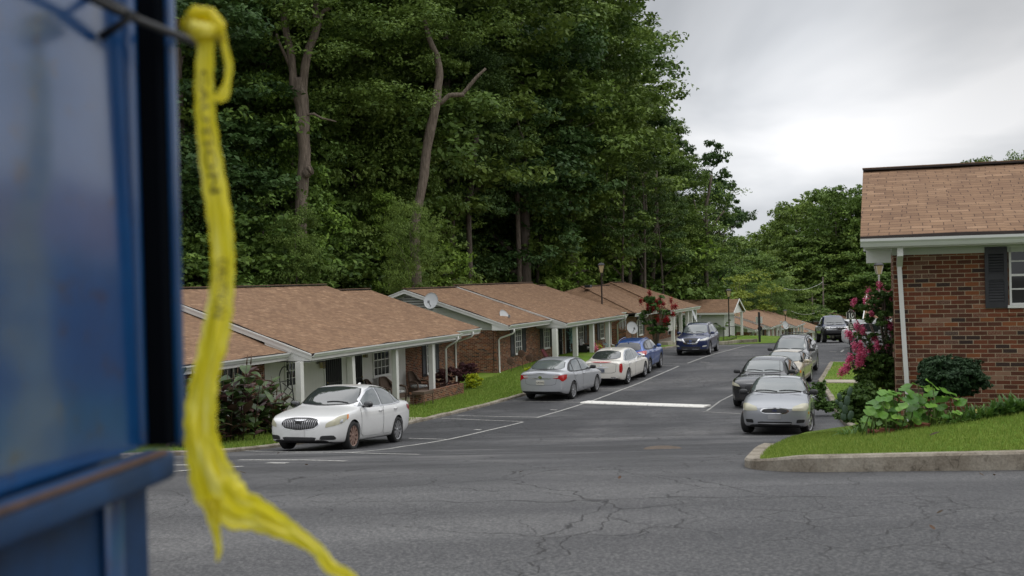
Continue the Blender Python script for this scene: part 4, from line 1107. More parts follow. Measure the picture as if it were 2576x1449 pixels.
        if sum((f_.normal.dot(view) for f_ in b.faces)) < 0: bmesh.ops.reverse_faces(b, faces=b.faces[:])
        for f_ in b.faces: f_.smooth = True
        m_ = bpy.data.meshes.new(nm); b.to_mesh(m_); b.free(); m_.materials.append(M[mat])
        return link(nm, m_, par)
    def both(nm, pts, az, mat, **k):
        return [patch(nm, pts, az, mat, **k), patch(nm, [(p[0], -p[1], p[2]) for p in pts], -az, mat, **k)]
    def grow(pts, d, ax=0):
        cx = sum(p[0] for p in pts) / len(pts); cy = sum(p[1] for p in pts) / len(pts); cz = sum(p[2] for p in pts) / len(pts); o_ = []
        for p in pts:
            v = Vector((p[0] - cx, p[1] - cy, p[2] - cz)); l = v.length or 1; o_.append((p[0] + v.x / l * d, p[1] + v.y / l * d, p[2] + v.z / l * d))
        return o_
    gl = S.get('glass', 'cglass'); sgl = S.get('sglass', gl)
    w_ = patch('windscreen', S['wscreen'], 0, gl, off=0.011, res=0.06, cut=0.12); patch('screen_seal', grow(S['wscreen'], 0.022), 0, 'trim', off=0.006, par=w_, res=0.05)
    r_ = patch('rear_window', S['rscreen'], 180, S.get('rglass', gl), off=0.011, res=0.06, cut=0.12); patch('screen_seal', grow(S['rscreen'], 0.022), 180, 'trim', off=0.006, par=r_, res=0.05)
    for s in (1, -1):
        out_ = [(x, s * 0.9, z) for x, z in S['dlo']]
        sl = patch('side_window_seal', grow(out_, 0.035), 90 * s, S.get('dlotrim', 'trim'), off=0.006, res=0.06, cut=0.12)
        for wn_ in S['sidewin']: patch('side_window', [(x, s * 0.9, z) for x, z in wn_], 90 * s, sgl, off=0.012, par=sl, res=0.06, cut=0.06)
        for dd in S['doors']:
            pts = [(x, s * 0.9, z) for x, z in dd]
            d_ = patch('door', grow(pts, -0.003), 90 * s, paintm, off=0.006, res=0.06, cut=0.1); patch('door_gap', grow(pts, 0.006), 90 * s, 'gapline', off=0.003, par=d_, res=0.05, cut=0.1)
            xm = max(p[0] for p in dd) - 0.17; zh = max(p[1] for p in dd) - 0.10
            o_ = Vector((xc - xm, s * 3, zh)); hit, nn, _, _ = bvh.ray_cast(o_, Vector((0, -s, 0)))
            if hit:
                mb = MB(); mb.tube([hit + Vector((0.10, -s * 0.005, 0)), hit + Vector((0.07, s * 0.035, 0.004)), hit + Vector((-0.07, s * 0.035, 0.004)), hit + Vector((-0.10, -s * 0.005, 0))], 0.017, 8)
                mb.build('handle', M[S.get('handle', paintm)], d_, smooth=True, uv=False)
        # mirror
        mx, mz = S['mirror']; o_ = Vector((xc - mx, s * 3, mz)); hit, nn, _, _ = bvh.ray_cast(o_, Vector((0, -s, 0)))
        y0 = hit.y if hit else s * W2 * 0.9
        mb = MB(); mb.tube([(xc - mx, y0 - s * 0.02, mz - 0.02), (xc - mx, y0 + s * 0.07, mz)], 0.03, 8)
        c = Vector((xc - mx - 0.015, y0 + s * 0.15, mz + 0.035))
        v = []; NN = 14; MM = 8
        for a_ in range(MM + 1):
            t_ = math.pi * a_ / MM
            for b_ in range(NN):
                p_ = 2 * math.pi * b_ / NN; e_ = lambda q: math.copysign(abs(q) ** 0.7, q)
                v.append(c + Vector((e_(math.cos(t_)) * 0.075, e_(math.sin(t_) * math.cos(p_)) * 0.115, e_(math.sin(t_) * math.sin(p_)) * 0.075)))
        f = [(a_ * NN + b_, a_ * NN + (b_ + 1) % NN, (a_ + 1) * NN + (b_ + 1) % NN, (a_ + 1) * NN + b_) for a_ in range(MM) for b_ in range(NN)]
        mb.add(v, f); mb.build('mirror', M[S.get('mirmat', paintm)], root, smooth=True, uv=False)
    for nm, pts, az, mat, off in S['both']: both(nm, pts, az, mat, off=off * 1.2, res=0.05, cut=0.14)
    for nm, pts, az, mat, off in S['mid']: patch(nm, pts, az, mat, off=off * 1.2, res=0.05, cut=0.12)
    if 'grille' in S:      # bars in front of the grille patch
        y0, y1, z0, z1, vert, nb, mt = S['grille']; mb = MB()
        for k in range(nb):
            f = (k + 0.5) / nb; y = (-y1 + 2 * y1 * f) if vert else 0; z = z0 + (z1 - z0) * f
            line_ = []
            for q in range(7):
                if vert:
                    sh = math.sqrt(max(0.05, 1 - (y / (y1 * 1.05)) ** 2)); zq = (z0 + z1) / 2 + (q / 6 - 0.5) * (z1 - z0) * (0.45 + 0.5 * sh); yq = y * (1 - 0.08 * (1 - q / 6))
                else: yq = -y1 + 2 * y1 * q / 6; zq = z
                hit, nn, _, _ = bvh.ray_cast(Vector((6, yq, zq)), Vector((-1, 0, 0)))
                if hit: line_.append(hit + nn * 0.012)
            if len(line_) > 1: mb.tube(line_, 0.007 if vert else 0.011, 5)
        mb.build('grille_bars', M[mt], root, smooth=True, uv=False)
    # wheels
    ri = rw * S.get('rim', 0.70)
    for x, rm in ((ax1, S.get('rimf', 'alloy')), (ax2, S.get('rimr', 'alloy'))):
        for s in (1, -1):
            tw = S.get('tyre', 0.215); wy_ = s * (W2 - tw / 2 - 0.015)
            wh = empty('wheel', (xc - x, wy_, rw)); wh.parent = root
            st = S.get('steer', 0.0) if x == ax1 else 0.0; wh.rotation_euler = (0, 0, st)
            mb = MB(); h = tw / 2
            mb.lathe([(ri, -h * 0.85), (ri + 0.02, -h * 0.95), (rw * 0.90, -h), (rw * 0.975, -h * 0.82), (rw, -h * 0.55), (rw, h * 0.55), (rw * 0.975, h * 0.82), (rw * 0.90, h), (ri + 0.02, h * 0.95), (ri, h * 0.85), (ri * 0.96, h * 0.3), (ri * 0.96, -h * 0.3)], 40, (0, 0, 0), 'y')
            mb.build('tyre', M['rubber'], wh, smooth=True, uv=False)
            mb = MB(); yo = s * h * 0.72
            mb.mat(0).lathe([(ri * 1.01, s * h * 0.88), (ri * 0.93, s * h * 0.80), (ri * 0.90, s * h * 0.35)] if s > 0 else [(ri * 0.90, s * h * 0.35), (ri * 0.93, s * h * 0.80), (ri * 1.01, s * h * 0.88)], 40, (0, 0, 0), 'y')
            mb.mat(1).lathe([(0.0001, s * h * 0.30), (ri * 0.95, s * h * 0.30)], 32, (0, 0, 0), 'y')
            ns = S.get('spokes', 10)
            for k in range(ns):
                a = 2 * math.pi * k / ns; u_ = Vector((math.sin(a), 0, math.cos(a))); p_ = Vector((math.cos(a), 0, -math.sin(a)))
                w0, w1 = S.get('spw', (0.022, 0.036)); p0, p1 = u_ * ri * 0.16, u_ * ri * 0.93
                q = [p0 - p_ * w0, p1 - p_ * w1, p1 + p_ * w1, p0 + p_ * w0]
                dy0, dy1 = Vector((0, yo, 0)), Vector((0, s * h * 0.80, 0)); dd = Vector((0, -s * 0.03, 0))
                vv = [q[0] + dy0, q[1] + dy1, q[2] + dy1, q[3] + dy0]; vv = [v_ + dd for v_ in vv] + vv
                if s < 0: vv = vv[:4][::-1] + vv[4:][::-1]
                mb.mat(0).hexa(vv)
            mb.mat(0).lathe([(0.0001, yo + s * 0.012), (ri * 0.14, yo + s * 0.010), (ri * 0.24, yo - s * 0.01)] if s < 0 else [(ri * 0.24, yo - s * 0.01), (ri * 0.14, yo + s * 0.010), (0.0001, yo + s * 0.012)], 16, (0, 0, 0), 'y')
            mb.build('rim', [M[rm], M['well']], wh, uv=False, autosmooth=30)
    mb = MB(); mb.box(xc - ax2 - 0.1, xc - ax1 + 0.1, -W2 * 0.72, W2 * 0.72, 0.19, 0.26); mb.build('underbody', M['well'], root, uv=False)
    def surf(x, y, z, d):
        hit, nn, _, _ = bvh.ray_cast(Vector((xc - x, y, z)) - Vector(d) * 6, Vector(d)); return hit, nn
    S['_ctx'] = (xc, bvh)
    if S.get('plate'):
        txt, x, z, ms, mt, dirx = S['plate']; hit, nn = surf(x, 0, z, (dirx, 0, 0))
        if hit:
            pl = MB(); pl.box(-0.155, 0.155, -0.008, 0.004, -0.078, 0.078); o = pl.build('licence_plate', M[ms], root)
            o.location = hit + Vector((-dirx * 0.012, 0, 0)); o.rotation_euler = (0, 0, R(90) if dirx < 0 else R(-90))
            if txt: text_mesh(txt, 0.085, 'plate_text', M[mt], o, (0, -0.011, -0.006), (R(90), 0, 0), 0.002, sx=0.98)
    for nm, x, y, z, sx, sz, d, mt in S.get('emblem', []):
        hit, nn = surf(x, y, z, (d, 0, 0))
        if hit:
            mb = MB(); prof = 20; vo = [(0, sx * math.cos(2 * math.pi * k / prof), sz * math.sin(2 * math.pi * k / prof)) for k in range(prof)]
            mb.prism([Vector(q) for q in vo], (-d * 0.02, 0, 0)); o = mb.build('emblem', M[mt], root); o.location = hit
    if S.get('wipers'):
        mb = MB()
        for y0, y1 in S['wipers']:
            pts = []
            for k in range(5):
                f = k / 4; hit, nn = surf(0, y0 + (y1 - y0) * f, S['wz'] + 0.035 * math.sin(f * 2.5), (-1, 0, 0))
                if hit: pts.append(hit + nn * 0.02)
            if len(pts) > 2: mb.tube(pts, 0.011, 5)
        mb.build('wiper_blades', M['trim'], root, uv=False)
    if S.get('rails'):
        x0, x1, y = S['rails']
        for s in (1, -1):
            pts = []
            for k in range(7):
                f = k / 6; hit, nn, _, _ = bvh.ray_cast(Vector((xc - (x0 + (x1 - x0) * f), s * y, 4)), Vector((0, 0, -1)))
                if hit: pts.append(hit + Vector((0, 0, 0.055 if 0 < k < 6 else 0.0)))
            mb = MB(); mb.tube(pts, 0.017, 6); mb.build('roof_rail', M[S.get('railm', 'trim')], root, smooth=True, uv=False)
        for xx in S.get('bars', []):
            mb = MB(); hit, nn, _, _ = bvh.ray_cast(Vector((xc - xx, 0, 4)), Vector((0, 0, -1))); mb.tube([(xc - xx, -y, hit.z + 0.04), (xc - xx, 0, hit.z + 0.075), (xc - xx, y, hit.z + 0.04)], 0.018, 6); mb.build('roof_bar', M['trim'], root, uv=False)
    if S.get('antenna'):
        x, y, h = S['antenna']; hit, nn, _, _ = bvh.ray_cast(Vector((xc - x, y, 4)), Vector((0, 0, -1)))
        mb = MB(); mb.tube([hit - Vector((0, 0, .01)), hit + Vector((-h * 0.3, 0, h))], 0.005, 5); mb.tube([hit - Vector((0, 0, .01)), hit + Vector((0, 0, 0.03))], 0.014, 6); mb.build('antenna', M['trim'], root, uv=False)
    if S.get('fin'):
        x = S['fin']; hit, nn, _, _ = bvh.ray_cast(Vector((xc - x, 0, 4)), Vector((0, 0, -1)))
        mb = MB(); mb.hexa([hit + Vector(q) for q in ((0.09, -0.025, -0.01), (0.09, 0.025, -0.01), (-0.07, 0.025, -0.01), (-0.07, -0.025, -0.01), (-0.03, -0.01, 0.055), (-0.03, 0.01, 0.055), (-0.07, 0.01, 0.055), (-0.07, -0.01, 0.055))]); mb.build('antenna_fin', M[paintm], root, uv=False)
    return root
def deckish(S, x): return False
def sedan(L=4.75, W=1.83, H=1.47, hood=0.0, **kw):
    """Template: all x for L = 4.75 scaled to the asked length."""
    k = L / 4.75; h = H / 1.47
    ax = (0.95 * k, 3.72 * k, kw.pop('rw', 0.335))
    X = lambda *a: [round(q * k, 4) for q in a]
    S = dict(L=L, W=W, H=H, ax=ax,
        x=X(0.0, 0.10, 0.28, 0.62, 0.92, 1.14, 1.28, 1.66, 2.02, 2.22, 2.70, 3.15, 3.50, 3.70, 4.00, 4.24, 4.34, 4.56, 4.69, 4.735, 4.75),
        top=[(0, .72), (.10 * k, .79), (.28 * k, .85), (.62 * k, .925), (.92 * k, .975), (1.14 * k, 1.01), (1.28 * k, 1.05), (1.66 * k, 1.26), (2.02 * k, 1.425 * h), (2.22 * k, 1.46 * h), (2.70 * k, 1.485 * h), (3.15 * k, 1.475 * h), (3.50 * k, 1.43 * h), (3.70 * k, 1.375 * h), (4.00 * k, 1.23 * h), (4.24 * k, 1.12 * h), (4.34 * k, 1.10 * h), (4.56 * k, 1.10 * h), (4.69 * k, 1.085 * h), (4.735 * k, 1.07 * h), (4.75 * k, 1.04 * h)],
        belt=[(0, .66), (.10 * k, .73), (.28 * k, .79), (.62 * k, .85), (.98 * k, .895), (1.5 * k, .92), (2.5 * k, .935), (3.6 * k, .97), (4.18 * k, 1.0 * h), (4.55 * k, 1.01 * h), (4.75 * k, .96 * h)],
        plan=[(0, .72), (.10 * k, .87), (.28 * k, .94), (.62 * k, .98), (.98 * k, .99), (1.5 * k, .995), (2.5 * k, 1.0), (3.72 * k, .995), (4.18 * k, .975), (4.55 * k, .93), (4.69 * k, .90), (4.735 * k, .87), (4.75 * k, .82)],
        roofw=[(1.1 * k, .80), (1.66 * k, .78), (2.05 * k, .735), (2.75 * k, .73), (3.5 * k, .70), (4.0 * k, .70), (4.34 * k, .74)],
        bot=[(0, .25), (.10 * k, .20), (.5 * k, .17), (4.2 * k, .19), (4.6 * k, .26), (4.75 * k, .33)],
        ws=tuple(X(1.28, 1.66, 1.14)), rs=tuple(X(4.00, 4.24)), crown=0.03,
        wscreen=[(0, -.70, 1.055), (0, -.62, 1.30), (0, -.54, 1.395 * h), (0, 0, 1.42 * h), (0, .54, 1.395 * h), (0, .62, 1.30), (0, .70, 1.055), (0, 0, 1.03)],
        rscreen=[(0, -.64, 1.125 * h), (0, -.53, 1.37 * h), (0, 0, 1.40 * h), (0, .53, 1.37 * h), (0, .64, 1.125 * h), (0, 0, 1.115 * h)],
        dlo=[(q * k, z) for q, z in ((1.32, .985), (1.80, 1.235), (2.12, 1.355), (2.6, 1.405 * h), (3.2, 1.385 * h), (3.60, 1.29 * h), (3.98, 1.09), (3.92, 1.02), (2.6, .98))],
        sidewin=[[(q * k, z) for q, z in a] for a in (((1.42, 1.0), (1.60, 1.09), (1.60, 1.0)), ((1.65, 1.00), (1.66, 1.125), (1.88, 1.24), (2.16, 1.345), (2.60, 1.385 * h), (2.66, 1.00)), ((2.74, 1.00), (2.70, 1.387 * h), (3.18, 1.365 * h), (3.42, 1.29 * h), (3.56, 1.02)), ((3.62, 1.03), (3.50, 1.265 * h), (3.62, 1.235 * h), (3.88, 1.06)))],
        doors=[[(q * k, z) for q, z in a] for a in (((1.38, .30), (1.36, .90), (1.42, .95), (2.68, .965), (2.68, .30)), ((2.70, .30), (2.70, .965), (3.66, .985), (3.62, .80), (3.30, .50), (3.18, .30)))],
        mirror=(1.60 * k, 1.0), both=[], mid=[], k=k)
    S.update(kw); return S
def suv(L=4.6, W=1.82, H=1.70, **kw):
    k = L / 4.6; rwv = kw.pop('rw', 0.36); t = H - 0.02
    X = lambda *a: [round(q * k, 4) for q in a]
    S = dict(L=L, W=W, H=H, ax=(0.93 * k, 3.60 * k, rwv),
        x=X(0.0, 0.10, 0.28, 0.60, 0.95, 1.18, 1.34, 1.65, 1.92, 2.10, 2.60, 3.20, 3.75, 4.05, 4.22, 4.38, 4.47, 4.54, 4.60),
        top=[(0, .86), (.10 * k, .95), (.28 * k, 1.01), (.60 * k, 1.055), (.95 * k, 1.075), (1.18 * k, 1.105), (1.34 * k, 1.155), (1.65 * k, 1.38), (1.92 * k, t - .12), (2.10 * k, t - .06), (2.6 * k, t), (3.2 * k, t - .01), (3.75 * k, t - .045), (4.05 * k, t - .10), (4.22 * k, t - .20), (4.38 * k, t - .42), (4.47 * k, t - .60), (4.54 * k, 1.02), (4.6 * k, .94)],
        belt=[(0, .80), (.10 * k, .88), (.28 * k, .94), (.60 * k, .975), (.95 * k, .985), (1.4 * k, 1.0), (2.5 * k, 1.03), (3.7 * k, 1.07), (4.3 * k, 1.08), (4.5 * k, 1.0), (4.6 * k, .88)],
        plan=[(0, .76), (.10 * k, .89), (.28 * k, .95), (.60 * k, .985), (.95 * k, .995), (2.5 * k, 1.0), (3.6 * k, .995), (4.05 * k, .975), (4.38 * k, .945), (4.54 * k, .91), (4.6 * k, .85)],
        roofw=[(1.2 * k, .80), (1.65 * k, .76), (2.0 * k, .71), (2.6 * k, .70), (3.7 * k, .68), (4.1 * k, .66), (4.4 * k, .74)],
        bot=[(0, .28), (.10 * k, .24), (.5 * k, .22), (4.1 * k, .24), (4.5 * k, .32), (4.6 * k, .38)],
        ws=tuple(X(1.34, 1.65, 1.18)), rs=(), crown=0.035, bow=0.15,
        wscreen=[(0, -.68, 1.165), (0, -.60, 1.43), (0, -.53, t - .14), (0, 0, t - .115), (0, .53, t - .14), (0, .60, 1.43), (0, .68, 1.165), (0, 0, 1.14)],
        rscreen=[(0, -.62, 1.16), (0, -.52, t - .17), (0, 0, t - .14), (0, .52, t - .17), (0, .62, 1.16), (0, 0, 1.13)],
        dlo=[(q * k, z) for q, z in ((1.42, 1.075), (1.86, 1.40), (2.10, t - .15), (2.7, t - .11), (3.5, t - .14), (3.95, t - .24), (4.12, 1.22), (3.95, 1.14), (2.6, 1.09))],
        sidewin=[[(q * k, z) for q, z in a] for a in (((1.62, 1.11), (1.9, 1.38), (2.12, t - .17), (2.56, t - .135), (2.58, 1.11)), ((2.66, 1.115), (2.64, t - .135), (3.2, t - .145), (3.42, t - .16), (3.52, 1.15)), ((3.60, 1.16), (3.50, t - .17), (3.86, t - .27), (4.0, 1.22)))],
        doors=[[(q * k, z) for q, z in a] for a in (((1.40, .34), (1.40, 1.02), (1.5, 1.055), (2.60, 1.075), (2.60, .34)), ((2.625, .34), (2.625, 1.075), (3.55, 1.11), (3.50, .90), (3.18, .58), (3.06, .34)))],
        mirror=(1.58 * k, 1.12), both=[], mid=[], k=k)
    S.update(kw); return S
def f_(x, y, z): return (x, y, z)
def rect(x, y0, y1, z0, z1): return [(x, y0, z0), (x, y1, z0), (x, y1, z1), (x, y0, z1)]
def wheel_pose(pa, pb, S, near, ang=None):
    """Placement from the ground contacts (world points) of front and rear wheel on the side `near` (+1 = car's left)."""
    a, b = Vector(pa), Vector(pb); d = Vector((a.x - b.x, a.y - b.y, 0)).normalized()
    if ang is not None: d = Vector((math.cos(ang), math.sin(ang), 0))
    left = Vector((-d.y, d.x, 0)); m = (a + b) / 2 - left * near * (S['W'] / 2 - 0.12)
    hw = (S['ax'][1] - S['ax'][0]) / 2
    zf, zr = g(m.x + d.x * hw, m.y + d.y * hw), g(m.x - d.x * hw, m.y - d.y * hw)
    return Vector((m.x, m.y, (zf + zr) / 2)), math.atan2(d.y, d.x), -math.atan2(zf - zr, 2 * hw)
HUP = math.atan2(U.y, U.x); HDN = HUP + math.pi
def put_car(name, label, S, px, py, near, front, heading, paintm, scale=1.0, **k):
    """(px, py): where the given wheel (front True/False) on side near touches the ground in the picture."""
    c = G(px, py); d = Vector((math.cos(heading), math.sin(heading), 0)); hw = (S['ax'][1] - S['ax'][0]) / 2
    o = c - d * hw * (1 if front else -1); left = Vector((-d.y, d.x, 0)); m = o - left * near * (S['W'] / 2 - 0.12)
    zf, zr = g(m.x + d.x * hw, m.y + d.y * hw), g(m.x - d.x * hw, m.y - d.y * hw)
    r_ = car(name, label, S, Vector((m.x, m.y, (zf + zr) / 2)), heading, paintm, pitch=-math.atan2(zf - zr, 2 * hw), **k)
    r_.scale = (scale,) * 3; return r_
# ------------------------------------------------------------------ trees
M['leaf_a'] = leaf_mat('leaves_forest', (0.045, 0.085, 0.016), (0.17, 0.25, 0.045))
M['leaf_b'] = leaf_mat('leaves_olive', (0.050, 0.092, 0.016), (0.165, 0.235, 0.045))
M['leaf_c'] = leaf_mat('leaves_deep', (0.028, 0.062, 0.018), (0.10, 0.165, 0.040))
M['leaf_d'] = leaf_mat('leaves_bright', (0.075, 0.15, 0.02), (0.21, 0.32, 0.05))
M['leaf_e'] = leaf_mat('leaves_yellow_green', (0.10, 0.15, 0.018), (0.24, 0.29, 0.04))
M['leaf_p'] = leaf_mat('pine_needles', (0.035, 0.07, 0.018), (0.10, 0.16, 0.036))
def bark_mat(name, a, b):
    t = NT(name); co = t.coord(); mp_ = t.n('ShaderNodeMapping'); mp_.inputs['Scale'].default_value = (4, 4, 0.6); t.put(mp_.inputs[0], co)
    f = t.noise(mp_.outputs[0], 3, 6, 0.7); t.set(color=t.ramp(f, [(0.3, a), (0.7, b)]), rough=0.9, spec=0.2); t.bump(f, 0.9, 0.04)
    return t.m
M['bark'] = bark_mat('bark', (0.06, 0.048, 0.038), (0.17, 0.14, 0.115)); M['bark_pale'] = bark_mat('bark_pale', (0.065, 0.052, 0.040), (0.24, 0.195, 0.155))
def leaf_quads(rg, C, nrm, size, jit=0.75):
    """One rhombic leaf spray per centre."""
    n = len(C); r_ = rg.normal(size=(n, 3)); d = nrm + r_ * jit; d /= np.linalg.norm(d, axis=1)[:, None]
    a = np.cross(d, rg.normal(size=(n, 3))); a /= np.linalg.norm(a, axis=1)[:, None]; b = np.cross(d, a)
    s = (size * rg.uniform(0.6, 1.35, n))[:, None]
    v = np.empty((n * 4, 3)); v[0::4] = C - a * s * 0.62; v[1::4] = C - b * s * 0.34 + d * s * 0.1; v[2::4] = C + a * s * 0.62; v[3::4] = C + b * s * 0.34 + d * s * 0.1
    return v
def crown_arrays(seed, H, h0, rad, prof, nl, per, size, lobe=(1.0, 1.9), droop=0.0, squash=0.7, hollow=0.35, sub=9):
    """Crown of clumped leaf sprays: limbs carry lobes, lobes carry tufts, tufts carry leaves."""
    rg = np.random.default_rng(seed); C = []; Nn = []; T = []; lobes = []
    for i in range(nl):
        h = rg.uniform(0, 1) ** 0.9; a = rg.uniform(0, 2 * np.pi)
        R_ = rad * prof(h) * (1 + 0.22 * math.sin(3 * a + seed) + 0.12 * math.sin(5 * a + h * 9))
        rr = R_ * (hollow + (1 - hollow) * rg.uniform() ** 0.5); L = rg.uniform(*lobe)
        c = np.array([math.cos(a) * rr, math.sin(a) * rr, h0 + (H - h0) * h - droop * rr]); lobes.append((c, L))
        tone = rg.uniform(-0.18, 0.18)
        for k in range(sub):
            d = rg.normal(size=3); d[2] = abs(d[2]) * 0.9 - 0.25; d /= np.linalg.norm(d)
            tc_ = c + d * np.array([1, 1, squash]) * L * rg.uniform(0.55, 1.0); tr = L * rg.uniform(0.24, 0.42)
            m = max(3, int(per / sub)); q = rg.normal(size=(m, 3)); q /= np.linalg.norm(q, axis=1)[:, None]
            q *= (rg.uniform(0, 1, m) ** 0.45)[:, None]
            C.append(tc_ + q * tr * np.array([1.25, 1.25, 0.6])); Nn.append(q * 0.5 + d * 0.5 + np.array([0, 0, 0.7])); T.append(np.clip(rg.uniform(0.1, 0.9, m) * 0.7 + 0.15 + tone, 0, 1))
    C = np.concatenate(C); Nn = np.concatenate(Nn); T = np.concatenate(T)
    return leaf_quads(rg, C, Nn, size), T, lobes
def trunk_mesh(name, seed, H, r0, lobes, mat, lean=0.6, nlimb=9, fork=0.0, bend=0.5):
    rn_ = random.Random(seed); mb = MB(); pts = []; n = 9
    for i in range(n):
        f = i / (n - 1); pts.append(Vector((lean * f * f + bend * math.sin(f * 5 + seed) * 0.3, bend * math.sin(f * 4 + seed * 2) * 0.3, H * f * 0.93 - 0.4 * (i == 0))))
    rr = [r0 * (1.25 if i == 0 else 1.0) * (1 - 0.80 * i / (n - 1)) for i in range(n)]
    mb.tube(pts, rr, 10)
    ls = sorted(lobes, key=lambda q: q[0][2]); st = max(1, len(ls) // nlimb)
    for c, L in ls[::st]:
        c = Vector(c); f = max(0.2, min(0.9, (c.z - 0.5 * math.hypot(c.x, c.y)) / H)); k = f * (n - 1); i = int(k); p = pts[i].lerp(pts[min(n - 1, i + 1)], k - i); r_ = rr[i] * 0.45
        mid = p.lerp(c, 0.5) + Vector((rn_.uniform(-.4, .4), rn_.uniform(-.4, .4), 0.5))
        mb.tube([p, mid, c], [r_, r_ * 0.65, r_ * 0.22], 6)
    o = mb.build(name, mat, None, smooth=True, uv=False); me = o.data; bpy.data.objects.remove(o); return me
PROF = {
    'oak': lambda h: 0.50 + 0.55 * math.sin(min(1, h * 1.05) * 2.6) * (1 - 0.35 * h),
    'tall': lambda h: (0.55 + 0.5 * math.sin(h * 2.8)) * (1.0 - 0.55 * h ** 3),
    'cone': lambda h: 1.02 - 0.82 * h,
    'bush': lambda h: 0.85 * math.sqrt(max(0.05, 1 - (h * 0.95) ** 2)) + 0.15,
    'pine': lambda h: 0.9 - 0.6 * abs(h - 0.35),
}
VAR = {}
def make_var(key, seed, H, h0, rad, prof, nl, per, size, leaf, bark='bark', r0=0.35, **k):
    kw_ = {a: k.pop(a) for a in ('lean', 'nlimb', 'bend') if a in k}
    v, T, lb_ = crown_arrays(seed, H, h0, rad, PROF[prof], nl, per, size, **k)
    cm = fast_mesh('crown', v, 4, M[leaf], T, parent=False)
    VAR[key] = (cm, trunk_mesh('trunk', seed, H * 0.96, r0, lb_, M[bark], **kw_), H)
make_var('tall1', 11, 26, 5, 5.2, 'tall', 110, 330, 0.23, 'leaf_a', r0=0.42)
make_var('tall2', 12, 26, 7, 5.8, 'oak', 120, 330, 0.23, 'leaf_b', r0=0.45)
make_var('tall3', 13, 26, 4, 4.6, 'tall', 110, 330, 0.22, 'leaf_c', r0=0.4)
make_var('broad1', 14, 14, 1.5, 4.6, 'oak', 84, 380, 0.155, 'leaf_a', r0=0.24)
make_var('broad2', 15, 12, 0.6, 4.0, 'bush', 80, 380, 0.15, 'leaf_b', r0=0.2, droop=0.15)
make_var('broad3', 16, 12, 0.6, 3.8, 'bush', 80, 380, 0.15, 'leaf_c', r0=0.2)
make_var('cone', 17, 10, 0.4, 2.5, 'cone', 60, 300, 0.14, 'leaf_d', r0=0.14, lobe=(0.6, 1.1))
make_var('bush1', 18, 4.5, 0.1, 2.3, 'bush', 36, 280, 0.13, 'leaf_a', r0=0.08, lobe=(0.6, 1.0))
make_var('bush2', 19, 4.0, 0.1, 2.2, 'bush', 36, 280, 0.13, 'leaf_d', r0=0.08, lobe=(0.6, 1.0))
make_var('woods', 25, 12, 0.4, 4.2, 'bush', 80, 240, 0.22, 'leaf_a', r0=0.2)
make_var('yellow', 20, 5.5, 0.6, 2.0, 'oak', 36, 280, 0.13, 'leaf_e', r0=0.08, lobe=(0.6, 1.0))
make_var('pine', 21, 22, 11, 3.6, 'pine', 46, 190, 0.22, 'leaf_p', r0=0.26, lobe=(0.8, 1.4), squash=0.45, sub=12)
make_var('open', 22, 18, 6.5, 4.4, 'oak', 42, 170, 0.30, 'leaf_c', r0=0.26, lobe=(0.8, 1.3), nlimb=22)
make_var('far', 23, 24, 2, 7.0, 'oak', 110, 150, 0.48, 'leaf_a', r0=0.4, lobe=(1.5, 2.4))
make_var('far2', 24, 20, 1, 6.5, 'bush', 100, 150, 0.45, 'leaf_a', r0=0.4, lobe=(1.4, 2.2))
tr_rn = random.Random(42)
KIND = {'tall1': 'tall leafy tree', 'tall2': 'tall olive green tree', 'tall3': 'tall dark green tree', 'broad1': 'spreading green tree', 'broad2': 'drooping olive green tree', 'broad3': 'dense dark evergreen tree', 'cone': 'bright green conical sapling', 'bush1': 'green understorey shrub', 'bush2': 'fresh green understorey shrub', 'yellow': 'yellow green small tree', 'pine': 'tall pine tree', 'open': 'thin crowned dark tree', 'woods': 'mid green broad tree', 'far': 'distant broad tree', 'far2': 'distant rounded light green tree'}
def tree(key, X, Y, H, wide=1.0, z=None, label=None, group=None, rot=None, name=None):
    cm, tm, H0 = VAR[key]; s = H / H0
    nm = name or ('shrub' if key.startswith('bush') else 'pine_tree' if key == 'pine' else 'tree')
    r_ = empty(nm, (X, Y, (g(X, Y) - 0.2) if z is None else z), tr_rn.uniform(0, 6.28) if rot is None else rot)
    r_.scale = (s * wide, s * wide, s)
    link('crown', cm, r_); link('trunk', tm, r_)
    tag(r_, label or KIND[key], 'shrub' if key.startswith('bush') else 'tree', group)
    return r_
def tree_px(key, px, ytop, Y, **k):
    """Tree whose crown top is seen at (px, ytop) when it stands at distance Y."""
    p = P(px, ytop, Y); z = g(p.x, p.y) - 0.2
    return tree(key, p.x, p.y, max(2.0, p.z - z), **k)
def YB(px, o):
    t_ = t_of(px, 700, o); y = TO(t_, o).y
    return max(50.0, y) if px < 1370 else max(104.0 + max(0, px - 1640) * 0.06, min(y, 104.0 + max(0, px - 1640) * 0.06))
zone = lambda px: 'behind the nearest house' if px < 930 else 'behind the second house' if px < 1330 else 'behind the third house' if px < 1640 else 'by the small white building'
